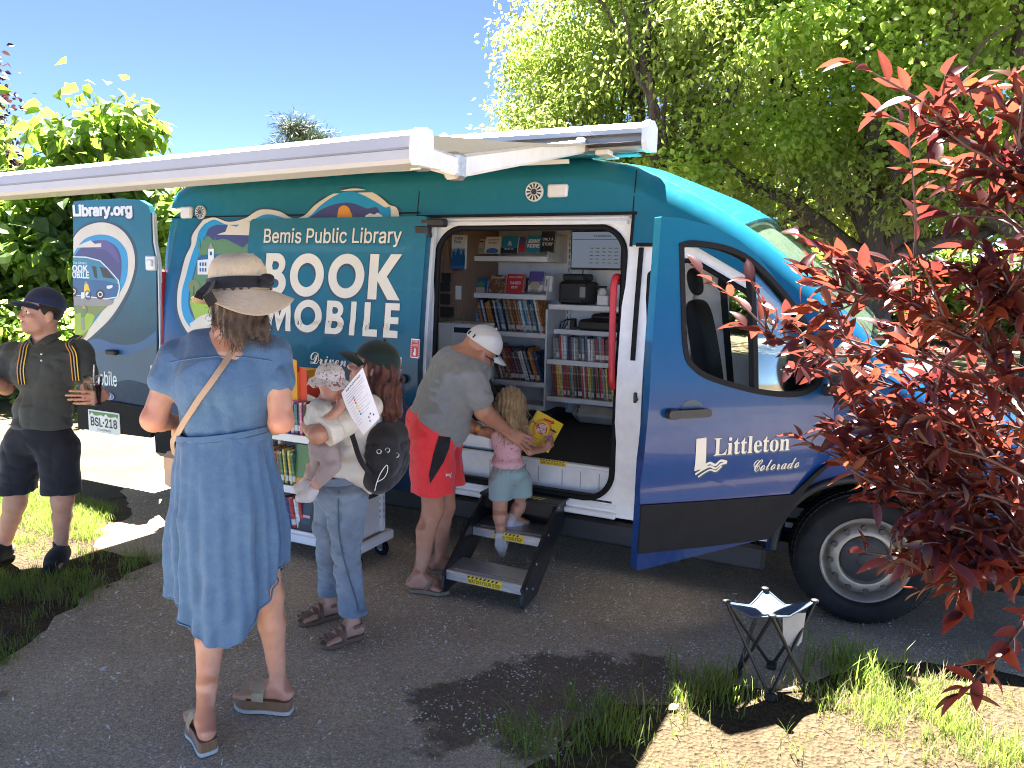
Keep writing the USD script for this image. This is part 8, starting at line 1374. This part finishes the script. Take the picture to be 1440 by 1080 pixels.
# ---------------- the red leaved shrub, close by on the right
MX('leaf_red', {'g': ('geometry', {}), 'n': ('noise_texture', {'scale': 6.0, 'detail': 2.0}), 'ad': ('math', {'math_type': 'multiply_add', 'value2': .55}), 'r': ('rgb_ramp', {'ramp': [(.35, (.036, .012, .017)), (.6, (.062, .018, .019)), (.9, (.11, .036, .02))]}), 'r2': ('rgb_ramp', {'ramp': [(.35, (.16, .028, .028)), (.65, (.36, .075, .04)), (.9, (.60, .22, .05))]}),
                'p': ('principled_bsdf', {'roughness': .32, 'specular_ior_level': .6}), 't': ('translucent_bsdf', {}), 'm': ('mix_closure', {'fac': .4})},
   [('g.position', 'n.vector'), ('g.random_per_island', 'ad.value1'), ('n.fac', 'ad.value3'), ('ad.value', 'r.fac'), ('ad.value', 'r2.fac'), ('r.color', 'p.base_color'), ('r2.color', 't.color'), ('p.BSDF', 'm.closure1'), ('t.BSDF', 'm.closure2')], surface='m.closure')
MX('leaf_young', {'p': ('principled_bsdf', {'roughness': .4, 'base_color': (.10, .030, .014)}), 't': ('translucent_bsdf', {'color': (.30, .065, .02)}), 'm': ('mix_closure', {'fac': .55})}, [('p.BSDF', 'm.closure1'), ('t.BSDF', 'm.closure2')], surface='m.closure')
M('twig', (.10, .055, .045), .8, var=.2)
shr = Thing('red_leaf_shrub', 'dark red leaved shrub in the right foreground, covering the van bonnet', 'shrub', onD(1560, 1050, 1.75) * [1, 1, 0])
rs = np.random.default_rng(21); root = shr.base + [0, 0, 0]
BR = [  # stems: way points as (pixel, pixel, metres from the eye)
 [(1560, 700, 1.75), (1500, 420, 1.6), (1440, 265, 1.45), (1345, 195, 1.42), (1275, 130, 1.4)], [(1500, 420, 1.6), (1445, 330, 1.5), (1375, 290, 1.46)], [(1540, 560, 1.65), (1460, 450, 1.5), (1395, 400, 1.46), (1335, 385, 1.45)], [(1440, 270, 1.45), (1432, 200, 1.4), (1412, 150, 1.4)],
 [(1560, 720, 1.75), (1440, 590, 1.6), (1280, 500, 1.62), (1160, 500, 1.75), (1050, 460, 1.85)], [(1440, 590, 1.6), (1330, 470, 1.55), (1240, 420, 1.55), (1170, 440, 1.6)], [(1550, 760, 1.75), (1420, 660, 1.6), (1290, 620, 1.6), (1180, 600, 1.7)], [(1540, 740, 1.7), (1430, 560, 1.55), (1370, 480, 1.5), (1290, 440, 1.5)],
 [(1560, 800, 1.75), (1430, 740, 1.65), (1340, 770, 1.62), (1275, 790, 1.62)], [(1550, 780, 1.7), (1400, 700, 1.6), (1270, 690, 1.62), (1195, 650, 1.68)], [(1560, 820, 1.75), (1460, 860, 1.5), (1400, 930, 1.45), (1355, 975, 1.45)], [(1560, 700, 1.7), (1480, 540, 1.55), (1440, 470, 1.5), (1420, 420, 1.5)],
 [(1560, 740, 1.85), (1450, 640, 1.8), (1330, 560, 1.8), (1220, 540, 1.85)], [(1560, 780, 1.8), (1440, 700, 1.75), (1330, 670, 1.75), (1262, 640, 1.8)], [(1560, 800, 1.8), (1450, 800, 1.7), (1380, 800, 1.7), (1310, 740, 1.75)], [(1550, 640, 1.7), (1420, 600, 1.65), (1330, 600, 1.68), (1230, 580, 1.7)], [(1560, 600, 1.6), (1495, 370, 1.5), (1470, 280, 1.45)], [(1540, 420, 1.6), (1460, 290, 1.5), (1400, 230, 1.46), (1360, 200, 1.45)], [(1560, 790, 1.8), (1450, 760, 1.75), (1360, 730, 1.75), (1290, 700, 1.78)], [(1560, 800, 1.75), (1470, 780, 1.62), (1400, 790, 1.6), (1350, 830, 1.6)], [(1560, 760, 1.85), (1430, 620, 1.85), (1350, 660, 1.85), (1300, 680, 1.85)], [(1550, 780, 1.8), (1460, 720, 1.7), (1380, 640, 1.72), (1260, 600, 1.75)]]
stems, leaves = [], []
stems.append(tube(smoothpath([root - [0, 0, .05], root + [-.02, 0, .3], onD(1560, 780, 1.75), onD(1560, 700, 1.75), onD(1555, 560, 1.68)]), np.linspace(.018, .007, 25), 8))
def leaf_on(p, d, L, young=False):
    d = d / np.linalg.norm(d); v, f = leaf_shape(L, L * rs.uniform(.32, .42), fold=rs.uniform(.25, .7), droop=rs.uniform(.05, .45), n=5); leaves.append((np.linalg.norm(p - EYE), p + v @ rot_to(d, rs.normal() * .55, rs).T, f, young))
for bi, b in enumerate(BR):
    pts = smoothpath([onD(*q) for q in b], 8); n = len(pts); stems.append(tube(pts, np.linspace(.0050, .0018, n), 6))
    for k in range(6, n):
        if rs.random() < (.85 if bi > 3 and bi not in (10, 16) else .4 if bi in (0, 3, 16) else .3) and k < n - 2 and bi != 10:
            dr = pts[k] - pts[k - 1]; dr /= np.linalg.norm(dr); e = pts[k] + (dr * .8 + rs.normal(size=3) * .55 + [0, 0, .30]) * (rs.uniform(.04, .08) if bi in (0, 3, 16) else rs.uniform(.07, .15)); tw = smoothpath([pts[k], (pts[k] + e) / 2 + rs.normal(size=3) * .01, e], 4); stems.append(tube(tw, np.linspace(.0028, .0015, len(tw)), 5))
            for q in (2, 3, 4, 5, 6, 7, 8, 8): leaf_on(tw[min(q, len(tw) - 1)], (e - pts[k]) / np.linalg.norm(e - pts[k]) * .7 + rs.normal(size=3) * .6 + [0, 0, .05], rs.uniform(.040, .070), q == 8 and rs.random() < .25)
        dr = (pts[k] - pts[k - 1]) / np.linalg.norm(pts[k] - pts[k - 1]); side_ = np.cross(dr, [0, 0, 1.]) * (1 if k % 2 else -1)
        if k % 2 == 0 or k > n - 5 or bi > 3:
            leaf_on(pts[k], dr * .55 + side_ * .8 + rs.normal(size=3) * .35 + [0, 0, .25], rs.uniform(.045, .075), k > n - 4 and rs.random() < .25)
    for _ in range(2): leaf_on(pts[-1], dr + rs.normal(size=3) * .3 + [0, 0, .2], rs.uniform(.05, .07), rs.random() < .3)
part(shr, 'stems', cat_(*stems), 'twig', smooth=True)
def seen(l):
    c = l[1].mean(0) - EYE; z = c @ FW; x, y = 720 + 1082 * (c @ RT) / z, 540 - 1082 * (c @ UP) / z; return -40 < x < 1460 and -20 < y < 1100
vis_l = sorted([l for l in leaves if seen(l)], key=lambda l: l[0]); far_l = [l for l in leaves if not seen(l)] + vis_l[296:]
for l in vis_l[:296]: part(shr, 'leaf', (l[1], l[2]), 'leaf_young' if l[3] else 'leaf_red', smooth=True)
if far_l: part(shr, 'foliage', cat_(*[(l[1], l[2]) for l in far_l]), 'leaf_red', smooth=True, kind='stuff')
M('berry', (.18, .2, .05), .4)
for a in ((1270, 768, 1.63), (1296, 772, 1.63), (1315, 776, 1.62), (1340, 760, 1.63)):
    c = onD(*a); part(shr, 'berries', cat_(*[(np.array(trimesh.creation.icosphere(1, .0045).vertices) + c + rs.normal(size=3) * .008, trimesh.creation.icosphere(1, .0045).faces) for _ in range(5)]), 'berry')
